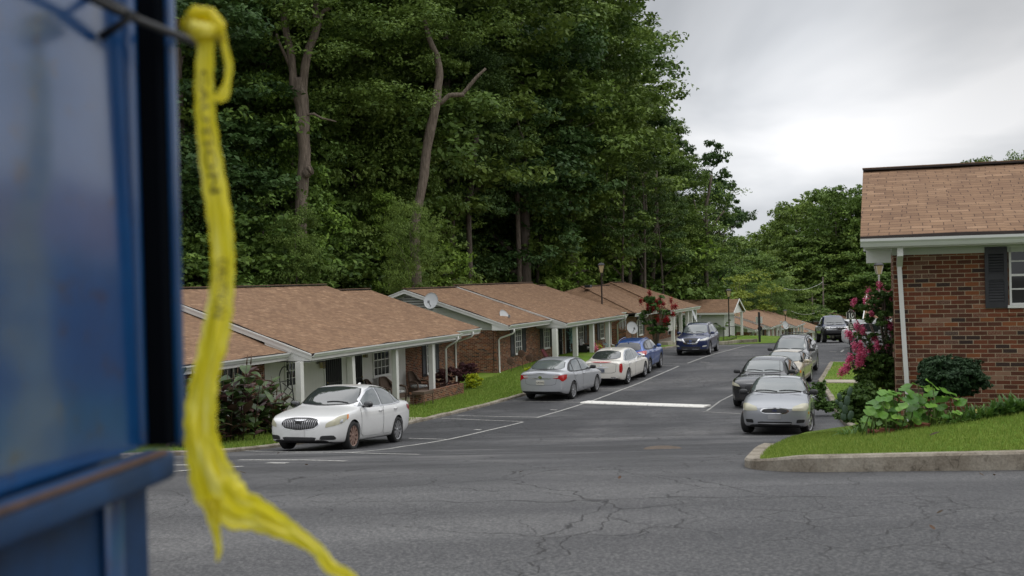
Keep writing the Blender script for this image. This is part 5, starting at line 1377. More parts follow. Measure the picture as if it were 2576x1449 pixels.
# main wall of trees: (kind, px, top y, Y, wide)
WALL = [('tall1', 250, -500, 62, 1.2), ('tall3', 420, -380, 58, 1.2), ('tall2', 520, -520, 70, 1.2), ('tall1', 640, -420, 66, 1.1), ('tall2', 760, -560, 80, 1.2), ('tall1', 900, -460, 74, 1.2),
        ('tall3', 1000, -420, 84, 1.2), ('tall2', 1090, -420, 78, 1.2), ('tall1', 1190, -330, 90, 1.2), ('tall3', 1290, -260, 86, 1.15), ('tall2', 1350, -200, 98, 1.1), ('tall1', 1420, -130, 92, 1.1), ('tall3', 1365, -60, 102, 1.0), ('tall1', 1412, -30, 100, 0.85),
        ('tall1', 1482, 40, 104, 0.72), ('tall2', 1545, 185, 106, 0.75), ('tall3', 1622, 235, 110, 0.85), ('tall1', 1672, 320, 112, 0.85), ('open', 1765, 372, 112, 0.8), ('open', 1800, 440, 116, 0.75),
        ('pine', 1560, 420, 92, 0.9), ('pine', 1616, 400, 94, 0.9), ('pine', 1660, 450, 98, 0.9), ('pine', 1585, 470, 101, 0.8)]
for k_, px_, yt, Y_, w_ in WALL:
    tree_px(k_, px_, yt, Y_, wide=w_, label='%s in the forest wall %s' % (KIND[k_], zone(px_)), group='tall trees of the forest wall')
# backdrop rows that close the gaps
for i in range(26):
    px_ = 300 + i * 56 + tr_rn.uniform(-15, 15)
    if px_ > 1700: break
    yt = -300 if px_ < 1230 else -300 + (px_ - 1230) * 1.7
    tree_px(tr_rn.choice(['tall1', 'tall3', 'tall2']), px_, yt + tr_rn.uniform(0, 60), 112 + tr_rn.uniform(-6, 8), wide=1.25, label='dark tree deep in the forest, little more than leaves showing between nearer trunks', group='trees deep in the forest')
for i in range(20):
    px_ = 380 + i * 68 + tr_rn.uniform(-15, 15); Y_ = YB(px_, 18.5) + tr_rn.uniform(0, 5)
    yt = 330 + tr_rn.uniform(-90, 120) + max(0, px_ - 1400) * 0.6
    k_ = tr_rn.choice(['broad1', 'broad2', 'broad3', 'broad3', 'broad1'])
    if px_ > 1790: break
    tree_px(k_, px_, yt, Y_, wide=1.1, label='%s of middle height %s' % (KIND[k_], zone(px_)), group='middle storey trees of the forest')
for i in range(34):
    px_ = 420 + i * 42 + tr_rn.uniform(-12, 12); Y_ = YB(px_, 16.5) + tr_rn.uniform(0, 3)
    if px_ > 1745: break
    yt = 560 + tr_rn.uniform(-70, 90)
    k_ = tr_rn.choice(['broad3', 'broad2', 'bush1', 'broad1', 'bush1', 'bush2'])
    tree_px(k_, px_, yt, Y_, wide=1.0 if k_.startswith('bro') else 1.25, label='%s at the forest foot %s' % (KIND[k_], zone(px_)), group='low trees at the forest foot')
# particular ones
tree_px('broad2', 905, 190, 70, wide=0.95, label='olive green drooping tree right of the big forked grey trunk')
tree_px('broad2', 960, 300, 70, wide=0.8, label='pale olive tree with hanging sprays between the two big leaning trunks')
tree_px('cone', 970, 500, 66, wide=0.85, label='bright green sapling with a pointed top just above the first roof')
tree_px('cone', 700, 215, 62, wide=0.9, label='pointed green tree left of the big forked trunk')
tree_px('bush2', 1060, 640, 72, wide=1.1, label='fresh green shrub above the gap between the first two roofs')
tree_px('broad3', 590, 330, 62, wide=0.9, label='dark glossy evergreen just right of the yellow tape')
tree_px('bush2', 1390, 660, 92, wide=1.0, label='feathery green shrub with drooping fronds left of the tall street lamp')
tree_px('broad2', 1345, 430, 90, wide=0.9, label='olive feathery tree above the second roof ridge')
tree_px('broad1', 1035, 515, 61, wide=0.55, label='green tree hiding the foot of the tall leaning trunk')
tree_px('broad2', 745, 540, 57, wide=0.6, label='green tree hiding the foot of the forked grey trunk')
# big bare trunks
def big_trunk(label, paths, base_z=None, mat='bark_pale'):
    o = empty('tree', (0, 0, 0)); first = None; mb = MB()
    p0 = None
    for path, Y in paths:
        pts = [P(x, y, Y + (dy[0] if dy else 0)) for x, y, r_, *dy in path]; rr = [r_ * Y / FPX for x, y, r_, *dy in path]
        if p0 is None: p0 = Vector((pts[0].x, pts[0].y, g(pts[0].x, pts[0].y) - 0.3)); pts = [p0] + pts; rr = [rr[0] * 1.2] + rr
        Q = []; RR = []
        for i in range(len(pts) - 1):
            for k in range(4):
                f = k / 4; Q.append((pts[i].lerp(pts[i + 1], f) + Vector((0.03 * math.sin(i * 3 + k), 0.03 * math.cos(i * 2 + k), 0))) - p0); RR.append((rr[i] * (1 - f) + rr[i + 1] * f) * (1 + 0.05 * math.sin(i * 5 + k * 2)))
        Q.append(pts[-1] - p0); RR.append(rr[-1]); mb.tube(Q, RR, 12)
    o.location = p0; mb.build('trunk', M[mat], o, smooth=True, uv=False)
    tag(o, label, 'tree'); return o
bt = big_trunk('tall grey tree with two forked trunks and a sawn stub above the nearest roof', [
    ([(757, 560, 15), (762, 450, 16), (766, 380, 15), (762, 300, 17), (756, 240, 18), (752, 195, 15)], 60),
    ([(758, 290, 10), (742, 230, 11), (736, 170, 10), (726, 110, 9), (716, 50, 8), (712, -40, 7)], 60),
    ([(760, 240, 10), (766, 180, 11), (778, 120, 10), (800, 60, 9), (793, 20, 7), (800, -40, 6)], 60),
    ([(800, 60, 5), (812, 30, 5), (835, 18, 4)], 60), ([(728, 165, 5), (708, 120, 4), (696, 85, 3)], 60),
    ([(766, 440, 11), (779, 430, 12), (785, 428, 11)], 59.6), ([(765, 290, 3), (790, 286, 3), (812, 298, 2.4), (846, 306, 1.5)], 59.8)])
cm, tm, H0 = VAR['broad1']; cr_ = link('crown', cm, bt); cr_.location = (0.5, 3, 12); cr_.scale = (1.3, 1.1, 1.0)
bt = big_trunk('tall leaning trunk with a broken limb to the right, above the second roof', [
    ([(1045, 560, 11), (1062, 470, 12), (1070, 400, 12), (1085, 320, 12), (1098, 250, 11), (1107, 190, 10), (1098, 140, 8), (1080, 95, 7), (1062, 40, 6)], 65),
    ([(1104, 262, 6), (1130, 240, 6), (1168, 238, 6)], 65), ([(1160, 240, 5), (1190, 205, 5), (1222, 172, 3)], 65)])
cr_ = link('crown', cm, bt); cr_.location = (-0.5, 4, 12); cr_.scale = (1.2, 1.1, 1.1)
bt = big_trunk('short brown trunk showing through ivy above the second house', [([(1178, 520, 7), (1186, 460, 9), (1192, 400, 8), (1200, 340, 6)], 76)], mat='bark'); link('crown', VAR['broad3'][0], bt).location = (0, 2, 9)
bt = big_trunk('pale broken trunk on the right of the ivy column', [([(1300, 460, 6), (1297, 420, 7), (1285, 380, 8), (1270, 330, 8)], 84)]); link('crown', VAR['broad1'][0], bt).location = (0, 3, 9)
big_trunk('slender pale dead tree beside the tall street lamp', [([(1515, 700, 3), (1519, 620, 3), (1524, 560, 2.6), (1522, 500, 2.2), (1527, 430, 1.5)], 97), ([(1519, 600, 2.5), (1508, 550, 2), (1512, 470, 1.5)], 97)])
big_trunk('thin crooked pale stem left of the slender dead tree', [([(1500, 720, 3.5), (1497, 640, 3.2), (1492, 590, 2.6), (1500, 540, 2)], 104)])
for x_, lb_ in ((1590, 'left one of the three straight pine trunks'), (1620, 'middle one of the three straight pine trunks'), (1648, 'right one of the three straight pine trunks')):
    big_trunk(lb_ + ' behind the third house', [([(x_ - 6, 700, 6), (x_, 600, 5.5), (x_ + 3, 520, 5), (x_ + 2, 430, 4)], 99 + (x_ - 1590) * 0.02)], mat='bark')
big_trunk('dark trunk of the open crowned tree at the right end of the forest', [([(1778, 720, 5), (1776, 650, 5), (1779, 590, 4), (1776, 520, 4), (1790, 440, 3)], 104), ([(1779, 590, 3), (1800, 560, 3), (1822, 530, 2)], 104), ([(1776, 560, 3), (1752, 530, 2), (1745, 500, 2)], 104)], mat='bark')
# ivy-clad column
for i in range(5):
    tree_px('bush1', 1262 + i * 5, 330 + i * 75 - 60, 66.5, wide=0.55, z=P(1262 + i * 4, 330 + i * 75 + 30, 66.5).z, label='ivy thickly covering a tall trunk above the second house', group='ivy on the tall trunk', name='ivy') if False else None
# right-hand distance
RIGHT = [('far', 1880, 600, 330, 1.2), ('far', 1925, 590, 320, 1.1), ('far2', 1960, 560, 300, 1.0), ('far', 2010, 515, 270, 0.9), ('far2', 2055, 500, 280, 0.9), ('far', 2105, 480, 255, 0.9), ('far', 2150, 500, 262, 0.9), ('far2', 2185, 555, 250, 0.9), ('far', 2235, 590, 250, 1.0), ('far', 2280, 600, 250, 1.0),
         ('woods', 2030, 610, 262, 1.5), ('woods', 2075, 600, 258, 1.6), ('woods', 2120, 620, 256, 1.6), ('woods', 2165, 600, 256, 1.6), ('woods', 1985, 640, 262, 1.5), ('woods', 1940, 650, 270, 1.5), ('woods', 2010, 690, 256, 1.8), ('woods', 2060, 700, 254, 1.8), ('woods', 2110, 690, 252, 1.8), ('woods', 2160, 680, 250, 1.8), ('woods', 2210, 660, 245, 1.8), ('woods', 2255, 650, 245, 1.8),
         ('woods', 1895, 650, 215, 1.2), ('woods', 1925, 690, 215, 1.2), ('woods', 1965, 700, 222, 1.5), ('woods', 1870, 680, 190, 1.1)]
for i, (k_, px_, yt, Y_, w_) in enumerate(RIGHT):
    tree_px(k_, px_, yt, Y_, wide=w_, label='%s in the woods beyond the far roofs' % KIND[k_], group='woods beyond the far roofs')
for i in range(14):
    tree_px('far', 1780 + i * 42, 625 + tr_rn.uniform(-15, 15), 400 + tr_rn.uniform(-10, 30), wide=1.5, label='tree on the distant wooded ridge', group='trees on the distant ridge')
tree_px('yellow', 1858, 700, 162, wide=1.2, label='yellow green feathery tree behind the railing lamp')
tree_px('broad1', 1942, 705, 165, wide=0.8, label='rounded pale green tree above the first roof beyond the crest')
tree_px('bush1', 2010, 768, 232, wide=2.2, label='sprawling vine covered shrub above the far roofs')
tree_px('bush2', 1790, 655, 118, wide=0.42, label='light green tree behind the small white building')
tree_px('broad3', 1900, 735, 168, wide=1.0, label='dark shrubby tree directly above the small white building roof end')
for px_, yt in ((2480, 418), (2510, 414), (2545, 408), (2570, 410)):
    tree_px('broad1', px_, yt, 60, wide=0.7, label='green treetop peeking over the ridge of the right-hand roof', group='treetops over the right-hand roof')
# ------------------------------------------------------------------ dumpster and tape, close to the lens
def blue_mat():
    t = NT('blue_enamel'); co = t.coord()
    a = t.noise(co, 3.5, 6, 0.65); b = t.noise(co, 30, 5, 0.7)
    c = t.ramp(a, [(0.3, (0.000, 0.040, 0.145)), (0.7, (0.001, 0.066, 0.215))])
    rust = t.rng(t.noise(co, 11, 6, 0.75), 0.58, 0.68)
    c = t.mix(t.math('MULTIPLY', rust, 0.55), c, (0.045, 0.022, 0.014))
    t.set(color=c, rough=0.30, metal=0.0, spec=0.6, coat=1.0, coatr=0.13); t.bsdf.inputs['Coat IOR'].default_value = 1.7; t.bump(a, 0.10, 0.02)
    return t.m
M['blue'] = blue_mat()
M['blue_matt'] = plain('worn_blue_paint', (0.002, 0.032, 0.10), 0.6, 0.4, 8)
M['well_dark'] = NT('dark_gap').set(color=(0.004, 0.005, 0.007), rough=0.95, spec=0.0)
M['rust'] = plain('rusty_edge', (0.10, 0.055, 0.035), 0.8, 0.4, 14)
EY = 1.70
e_top = P(449, 40, EY); e_bot = P(437, 1190, EY); zc = 0.0
o0 = P(411, 700, EY); wdir = Vector((-0.12, -0.993, 0)).normalized()
DP = empty('dumpster', (o0.x, o0.y, g(o0.x, o0.y)), math.atan2(wdir.y, wdir.x)); zb = DP.location.z
tag(DP, 'dark blue steel dumpster close to the camera filling the left edge', 'dumpster')
# local +x runs toward the camera, local -y faces the lot?  work out the visible side
vis = 1 if Vector((-math.sin(DP.rotation_euler.z), math.cos(DP.rotation_euler.z), 0)).x > 0 else -1
def zl(px, py): return P(px, py, EY).z - zb
zr0, zr1 = zl(411, 1205), zl(411, 1128)       # side rail
def dbox(nm, x0, x1, a, b, z0, z1, mat='blue', bev=0.0, par=None):
    """a..b: outward distance from the wall plane (positive = toward the lot)."""
    mb = MB(); ya, yb = sorted((a * vis, b * vis)); mb.box(x0, x1, ya, yb, z0, z1); o = mb.build(nm, M[mat], par or DP)
    if bev:
        m_ = o.modifiers.new('b', 'BEVEL'); m_.width = bev; m_.segments = 3
        me = bpy.data.meshes.new_from_object(o.evaluated_get(bpy.context.evaluated_depsgraph_get())); o.modifiers.clear(); o.data = me; me.polygons.foreach_set('use_smooth', [True] * len(me.polygons))
    return o
mb = MB(); nxs = 26; nzs = 20; v = []; f = []
for j in range(nzs + 1):
    for i in range(nxs + 1):
        x_ = 0.012 + 2.3 * i / nxs; z_ = zr1 + (2.6 - zr1) * j / nzs
        v.append((x_, vis * (-0.044 + 0.006 * math.sin(x_ * 5 + z_ * 2.2) + 0.004 * math.sin(x_ * 11 - z_ * 3)), z_))
for j in range(nzs):
    for i in range(nxs): f.append((j * (nxs + 1) + i, j * (nxs + 1) + i + 1, (j + 1) * (nxs + 1) + i + 1, (j + 1) * (nxs + 1) + i))
mb.add(v, f); mb.build('side_panel', M['blue'], DP, smooth=True)
dbox('body', 0.0, 2.3, -1.6, -0.075, 0.12, 2.55)
dbox('corner_post', -0.011, 0.010, -0.07, -0.034, zr1 + 0.002, 2.6, bev=0.008)
dbox('gap', -0.045, -0.012, -0.08, -0.007, zr1 + 0.002, 2.6, 'well_dark')
dbox('door_edge', -0.062, -0.046, -0.06, 0.005, zr1 - 0.004, 2.62, bev=0.006)
dbox('side_rail', -0.006, 2.3, -0.04, 0.012, zr0, zr1, 'blue_matt', bev=0.012)
dbox('rail_lip', 0.03, 2.3, 0.004, 0.014, zr1 - 0.003, zr1 + 0.002, 'rust')
dbox('lower_panel', 0.0, 2.3, -0.2, -0.036, 0.1, zr0 - 0.002, 'blue_matt')
for x_ in (0.10, 0.9): dbox('rib', x_, x_ + 0.05, -0.035, -0.022, 0.15, zr0 - 0.004, bev=0.006)
zrod = zl(440, 75)
mb = MB(); mb.tube([(0.30, vis * -0.05, zrod + 0.004), (0.30, vis * -0.012, zrod + 0.004), (0.08, vis * 0.0, zrod), (-0.10, vis * 0.028, zrod - 0.002)], 0.0065, 10); mb.build('latch_rod', M['black'], DP, smooth=True)
mb = MB(); mb.tube([(0.10, vis * -0.04, zrod + 0.03), (0.10, vis * 0.012, zrod), (0.10, vis * -0.04, zrod - 0.03)], 0.007, 8); mb.build('hook', M['black'], DP, smooth=True)
# caution tape tied to the rod, twisting in the wind
def tape_mat():
    t = NT('yellow_tape'); uv = t.coord('UV'); sp = t.n('ShaderNodeSeparateXYZ'); t.put(sp.inputs[0], uv)
    mp_ = t.n('ShaderNodeMapping'); mp_.inputs['Scale'].default_value = (1, 26, 1); t.put(mp_.inputs[0], uv)
    c = t.ramp(t.noise(uv, 9, 4), [(0.3, (0.68, 0.58, 0.010)), (0.52, (0.90, 0.80, 0.04)), (0.7, (0.97, 0.93, 0.32))])  # pale lemon patches paint the light shining through into the tape colour
    # faded block lettering along the middle of the tape
    x = t.math('FRACT', t.math('MULTIPLY', sp.outputs[1], 24.0)); nn = t.noise(mp_.outputs[0], 2.2, 3, 0.7)
    let = t.math('MULTIPLY', t.math('MULTIPLY', t.math('GREATER_THAN', x, 0.35), t.rng(nn, 0.46, 0.56)), t.math('MULTIPLY', t.math('LESS_THAN', t.math('ABSOLUTE', t.math('SUBTRACT', sp.outputs[0], 0.5)), 0.22), t.math('LESS_THAN', sp.outputs[1], 0.66)))
    t.set(color=c, rough=0.38, spec=0.5)
    tr = t.n('ShaderNodeBsdfTranslucent'); t.put(tr.inputs[0], c); ms = t.n('ShaderNodeMixShader'); ms.inputs[0].default_value = 0.5
    t.t.links.new(t.bsdf.outputs[0], ms.inputs[1]); t.t.links.new(tr.outputs[0], ms.inputs[2]); t.t.links.new(ms.outputs[0], t.out.inputs[0])
    return t.m
M['tape'] = tape_mat()
TY = 1.66
tape = empty('caution_tape', tuple(P(500, 60, TY))); tag(tape, 'torn yellow caution tape with faded black lettering hanging from the dumpster rod', 'caution tape')
def ribbon(nm, spine, par, seed=0, folds=2.2, depth=0.5, n=13):
    """spine: (px, py, half width px, dY); a creased, double-curved strip."""
    # dense resample (Catmull-Rom)
    S = [np.array(s, float) for s in spine]; Q = []
    for i in range(len(S) - 1):
        p0, p1, p2, p3 = S[max(i - 1, 0)], S[i], S[i + 1], S[min(i + 2, len(S) - 1)]
        for k in range(8):
            u = k / 8; Q.append(0.5 * ((2 * p1) + (-p0 + p2) * u + (2 * p0 - 5 * p1 + 4 * p2 - p3) * u * u + (-p0 + 3 * p1 - 3 * p2 + p3) * u ** 3))
    Q.append(S[-1]); L = tape.location; V = []; F = []; UV = []
    for i, q in enumerate(Q):
        a = Q[max(i - 1, 0)]; b = Q[min(i + 1, len(Q) - 1)]; tx, ty = b[0] - a[0], b[1] - a[1]; l_ = math.hypot(tx, ty) or 1; nx_, ny_ = -ty / l_, tx / l_
        w0 = q[2] * (1 + 0.05 * math.sin(i * 1.3 + seed))
        for k in range(n):
            s = -1 + 2 * k / (n - 1)
            dz = depth * q[2] / FPX * TY * (math.sin(s * folds * 3.0 + i * 0.16 + seed) * 0.6 + 0.35 * math.sin(s * 5.5 - i * 0.31 + seed))
            p = P(q[0] + nx_ * w0 * s, q[1] + ny_ * w0 * s, TY + q[3] + dz) - L; V.append(tuple(p)); UV.append((k / (n - 1), i / len(Q)))
    for i in range(len(Q) - 1):
        for k in range(n - 1): F.append((i * n + k, i * n + k + 1, (i + 1) * n + k + 1, (i + 1) * n + k))
    me = bpy.data.meshes.new(nm); me.from_pydata(V, [], F); me.materials.append(M['tape']); me.polygons.foreach_set('use_smooth', [True] * len(F))
    ul = me.uv_layers.new(name='uv')
    for lp in me.loops: ul.data[lp.index].uv = UV[lp.vertex_index]
    me.update(); GRID[nm] = (V, len(Q), n); return link(nm, me, par)
GRID = {}
ribbon('strip', [(522, 60, 20, 0), (517, 130, 22, 0), (513, 220, 24, 0), (520, 320, 26, 0), (534, 430, 30, 0), (551, 540, 31, 0), (560, 630, 30, .01), (560, 700, 30, .01), (552, 780, 34, 0), (538, 860, 36, -.01), (518, 940, 34, -.01), (506, 1020, 40, -.01), (505, 1090, 42, -.02), (520, 1160, 50, -.02), (545, 1225, 62, -.02), (590, 1275, 56, -.01), (640, 1292, 44, 0), (700, 1322, 32, 0), (750, 1350, 22, 0), (800, 1385, 17, 0), (830, 1425, 18, 0), (878, 1448, 14, 0), (900, 1470, 10, 0)], tape, 0, folds=1.3, depth=0.42)
ribbon('loose_end', [(556, 70, 10, .02), (566, 120, 9, .02), (576, 165, 10, .02), (572, 205, 9, .02), (562, 236, 16, .02), (548, 246, 12, .02), (536, 240, 8, .02)], tape, 2, n=7)
ribbon('torn_tail', [(530, 1255, 26, -.02), (538, 1310, 16, -.02), (546, 1350, 10, -.02), (550, 1385, 8, -.02), (546, 1412, 3, -.02)], tape, 4, n=7)
mb = MB()
kn = [(478, 48, 24), (500, 32, 28), (530, 36, 30), (548, 62, 24), (545, 96, 17)]
c_ = [P(x, y, TY) - tape.location for x, y, r_ in kn]
mb.tube(c_, [r_ * TY / FPX * 0.82 for x, y, r_ in kn], 10)
mb.tube([P(470, 60, TY + .01) - tape.location, P(500, 84, TY - .02) - tape.location, P(545, 70, TY) - tape.location], [0.012, 0.016, 0.012], 8)
o = mb.build('knot', M['tape'], tape, smooth=True)
for v_ in o.data.vertices:
    c = v_.co; v_.co = c + Vector((math.sin(c.z * 170), math.cos(c.x * 200), math.sin(c.x * 160))) * 0.0035

M['tapeink'] = NT('tape_ink').set(color=(0.26, 0.22, 0.03), rough=0.6)
def tape_text(word, i0, i1, name):
    """Lettering laid along the ribbon between two of its cross rows."""
    cu = bpy.data.curves.new('t', 'FONT'); cu.body = word; cu.size = 1; cu.resolution_u = 2; cu.offset = 0.02; ob = bpy.data.objects.new('t', cu); col.objects.link(ob)
    me = bpy.data.meshes.new_from_object(ob.evaluated_get(bpy.context.evaluated_depsgraph_get())); bpy.data.objects.remove(ob); bpy.data.curves.remove(cu)
    bm_ = bmesh.new(); bm_.from_mesh(me); bmesh.ops.triangulate(bm_, faces=bm_.faces[:])
    for _ in range(3): bmesh.ops.subdivide_edges(bm_, edges=[e_ for e_ in bm_.edges if e_.calc_length() > .12], cuts=1); bmesh.ops.triangulate(bm_, faces=bm_.faces[:])
    W = max(v.co.x for v in bm_.verts); V, nq, n = GRID['strip']
    cam_dir = Vector((0, -1, 0)) * 0.0012
    for v in bm_.verts:
        fi = i0 + (i1 - i0) * v.co.x / W; fk = (n - 1) * (0.70 - 0.42 * v.co.y / 0.72); i = min(nq - 2, int(fi)); k = max(0, min(n - 2, int(fk))); a, b = fi - i, fk - k
        q = (Vector(V[i * n + k]) * (1 - a) * (1 - b) + Vector(V[(i + 1) * n + k]) * a * (1 - b) + Vector(V[i * n + k + 1]) * (1 - a) * b + Vector(V[(i + 1) * n + k + 1]) * a * b); v.co = q + cam_dir
    bm_.to_mesh(me); bm_.free(); me.materials.clear(); me.materials.append(M['tapeink']); link(name, me, tape)
tape_text('CAUTION', 12, 36, 'lettering'); tape_text('CAUTION', 50, 66, 'lettering')
# --- white saloon, nose towards the lens
S = sedan(4.67, 1.82, 1.49, rw=0.335, glass='cglass', sglass='cglass_l', dlotrim='chrome', mirmat='p_black', rimf='alloy_rust', spokes=10, bow=0.2)
S['both'] = [('headlight', [(.10, .50, .56), (.10, .54, .66), (.35, .74, .80), (.62, .86, .84), (.60, .87, .76), (.42, .84, .66), (.20, .66, .60)], 42, 'lamp_haze', 0.007),
             ('indicator', [(.55, .85, .72), (.58, .87, .83), (.66, .88, .84), (.62, .885, .75)], 55, 'amber', 0.011),
             ('projector', [(.33, .74, .66), (.38, .78, .74), (.44, .81, .74), (.42, .80, .66)], 42, 'chrome', 0.012),
             ('air_intake', [(.0, .46, .29), (.0, .50, .38), (.2, .72, .39), (.2, .78, .33), (.2, .76, .29)], 20, 'trim', 0.006),
             ('taillight', [(4.60, .62, .80), (4.58, .70, .93), (4.30, .84, .97), (4.34, .86, .88), (4.55, .80, .80)], 130, 'red', 0.006)]
S['mid'] = [('grille', [(0, -.46, .64), (0, -.40, .74), (0, -.2, .775), (0, .2, .775), (0, .40, .74), (0, .46, .64), (0, .36, .545), (0, 0, .50), (0, -.36, .545)], 0, 'trim', 0.006),
            ('grille_surround', [(0, -.485, .643), (0, -.42, .752), (0, -.2, .79), (0, .2, .79), (0, .42, .752), (0, .485, .643), (0, .38, .533), (0, 0, .485), (0, -.38, .533)], 0, 'chrome', 0.003),
            ('lower_grille', [(0, -.42, .35), (0, .42, .35), (0, .36, .25), (0, -.36, .25)], 0, 'trim', 0.006)]
S['grille'] = (0, .42, .52, .765, True, 17, 'alloy'); S['plate'] = ('', 0, .43, 'p_white', 'trim', -1); S['emblem'] = [('e', 0, 0, .65, .065, .065, -1, 'trim')]
S['fin'] = 3.2; S['wipers'] = [(.55, .05)]; S['wz'] = 1.065
S['handle'] = 'p_white'
ca = G(880, 1130); cb = G(1005, 1115)
put_car('white_saloon_car', 'white saloon with black mirror facing the camera, its front wheel rusty brown', S, 880, 1130, 1, True, HDN + R(5), 'p_white', scale=1.02)
# --- silver saloon, tail towards the lens
S = sedan(4.82, 1.83, 1.48, rw=0.33, glass='cglass', rglass='cglass_l', sglass='cglass_l', mirmat='trim', spokes=10, spw=(0.02, 0.04))
k = S['k']
S['both'] = [('taillight', [(4.72 * k, .44, .93), (4.70 * k, .40, .84), (4.66 * k, .60, .82), (4.60 * k, .70, .72), (4.40 * k, .86, .80), (4.34 * k, .87, .95), (4.55 * k, .80, .965)], 138, 'red', 0.006),
             ('reversing_light', [(4.72 * k, .44, .915), (4.70 * k, .42, .86), (4.68 * k, .62, .86), (4.68 * k, .66, .92)], 160, 'lamp', 0.010),
             ('headlight', [(.10, .52, .60), (.10, .54, .68), (.45, .80, .79), (.60, .85, .77), (.30, .76, .64)], 42, 'lamp', 0.006)]
S['mid'] = [('boot_lid', [(4.7, -.62, .93), (4.7, -.56, .60), (4.7, .56, .60), (4.7, .62, .93)], 180, 'p_silver', 0.0035), ('boot_gap', [(4.7, -.628, .938), (4.7, -.568, .592), (4.7, .568, .592), (4.7, .628, .938)], 180, 'gapline', 0.0015), ('bumper_lip', [(4.7, -.62, .36), (4.7, .62, .36), (4.7, .56, .30), (4.7, -.56, .30)], 180, 'trim', 0.004),
            ('grille', rect(0, -.42, .42, .54, .66), 0, 'trim', 0.005), ('chrome_strip', [(4.7, -.40, .835), (4.7, .40, .835), (4.7, .40, .815), (4.7, -.40, .815)], 180, 'chrome', 0.008)]
S['plate'] = ('CJR5845', 4.7, .69, 'plate', 'dark', 1); S['emblem'] = [('e', 4.7, 0, .88, .07, .045, 1, 'chrome')]; S['wipers'] = None
put_car('silver_saloon_car', 'silver saloon seen from behind, first of the row ahead of the white car', S, 1437, 1003, -1, False, HUP + R(-1), 'p_silver', scale=1.05)
# --- pearl white saloon, tail towards the lens
S = sedan(5.10, 1.85, 1.50, rw=0.345, rglass='cglass', sglass='cglass_l', dlotrim='chrome', mirmat='chrome', spokes=7, spw=(0.03, 0.035), rimf='chrome', rimr='chrome')
k = S['k']
S['both'] = [('taillight', [(4.66 * k, .745, .98), (4.64 * k, .72, .62), (4.52 * k, .80, .58), (4.45 * k, .84, .72), (4.48 * k, .83, .98)], 150, 'red', 0.010),
             ('exhaust_tip', [(4.7 * k, .42, .35), (4.7 * k, .64, .35), (4.7 * k, .64, .42), (4.7 * k, .42, .42)], 180, 'chrome', 0.01), ('headlight', [(.10, .55, .60), (.10, .58, .72), (.6, .86, .82), (.55, .86, .70)], 42, 'lamp', 0.006)]
S['mid'] = [('boot_lid', [(4.7, -.66, 1.0), (4.7, -.62, .60), (4.7, .62, .60), (4.7, .66, 1.0)], 180, 'p_pearl', 0.0035), ('boot_gap', [(4.7, -.672, 1.01), (4.7, -.632, .588), (4.7, .632, .588), (4.7, .672, 1.01)], 180, 'gapline', 0.0015),
            ('brake_light', [(4.7, -.50, 1.065), (4.7, 0, 1.075), (4.7, .50, 1.065), (4.7, .3, 1.035), (4.7, -.3, 1.035)], 180, 'red', 0.012), ('chrome_strip', [(4.7, -.42, .85), (4.7, .42, .85), (4.7, .1, .80), (4.7, -.1, .80)], 180, 'chrome', 0.012), ('grille', rect(0, -.42, .42, .5, .70), 0, 'chrome', 0.005)]
S['plate'] = ('RR54189', 4.7, .70, 'plate_dark', 'trim', 1); S['emblem'] = [('e', 4.7, 0, .93, .045, .04, 1, 'chrome')]; S['fin'] = 3.5
S['handle'] = 'chrome'
put_car('white_saloon_car', 'pearl white saloon with tall narrow red tail lights, parked between silver and blue cars', S, 1577, 966, -1, False, HUP, 'p_pearl')
# --- blue small suv, tail towards the lens
S = suv(4.36, 1.80, 1.64, rw=0.345, glass='cglass', rglass='cglass_d', sglass='cglass_d', spokes=5, spw=(0.02, 0.06), rimf='alloy', rimr='alloy', clad=0.34)
k = S['k']
S['both'] = [('taillight', [(4.56 * k, .52, 1.06), (4.52 * k, .60, .98), (4.40 * k, .78, .93), (4.18 * k, .88, .96), (4.10 * k, .89, 1.10), (4.35 * k, .80, 1.12)], 140, 'red', 0.008), ('reversing_light', [(4.55 * k, .54, 1.05), (4.52 * k, .60, .985), (4.48 * k, .70, .965), (4.45 * k, .72, 1.04)], 150, 'lamp', 0.012), ('headlight', [(.1, .5, .75), (.1, .55, .85), (.5, .85, .92), (.45, .85, .80)], 42, 'lamp', 0.006)]
S['mid'] = [('bumper', [(4.7, -.70, .55), (4.7, .70, .55), (4.7, .62, .36), (4.7, -.62, .36)], 180, 'trim', 0.005), ('tailgate', [(4.7, -.60, 1.06), (4.7, -.56, .62), (4.7, .56, .62), (4.7, .60, 1.06)], 180, 'p_blue', 0.0035), ('tailgate_gap', [(4.7, -.612, 1.07), (4.7, -.572, .608), (4.7, .572, .608), (4.7, .612, 1.07)], 180, 'gapline', 0.0015), ('grille', rect(0, -.4, .4, .55, .75), 0, 'trim', 0.005)]
S['fin'] = 3.9; S['rails'] = (2.1, 3.9, .52); S['railm'] = 'p_blue'
put_car('blue_suv', 'bright blue SUV seen from behind, farthest of the three parked tail first', S, 1631, 939, -1, False, HUP + R(1.5), 'p_blue')
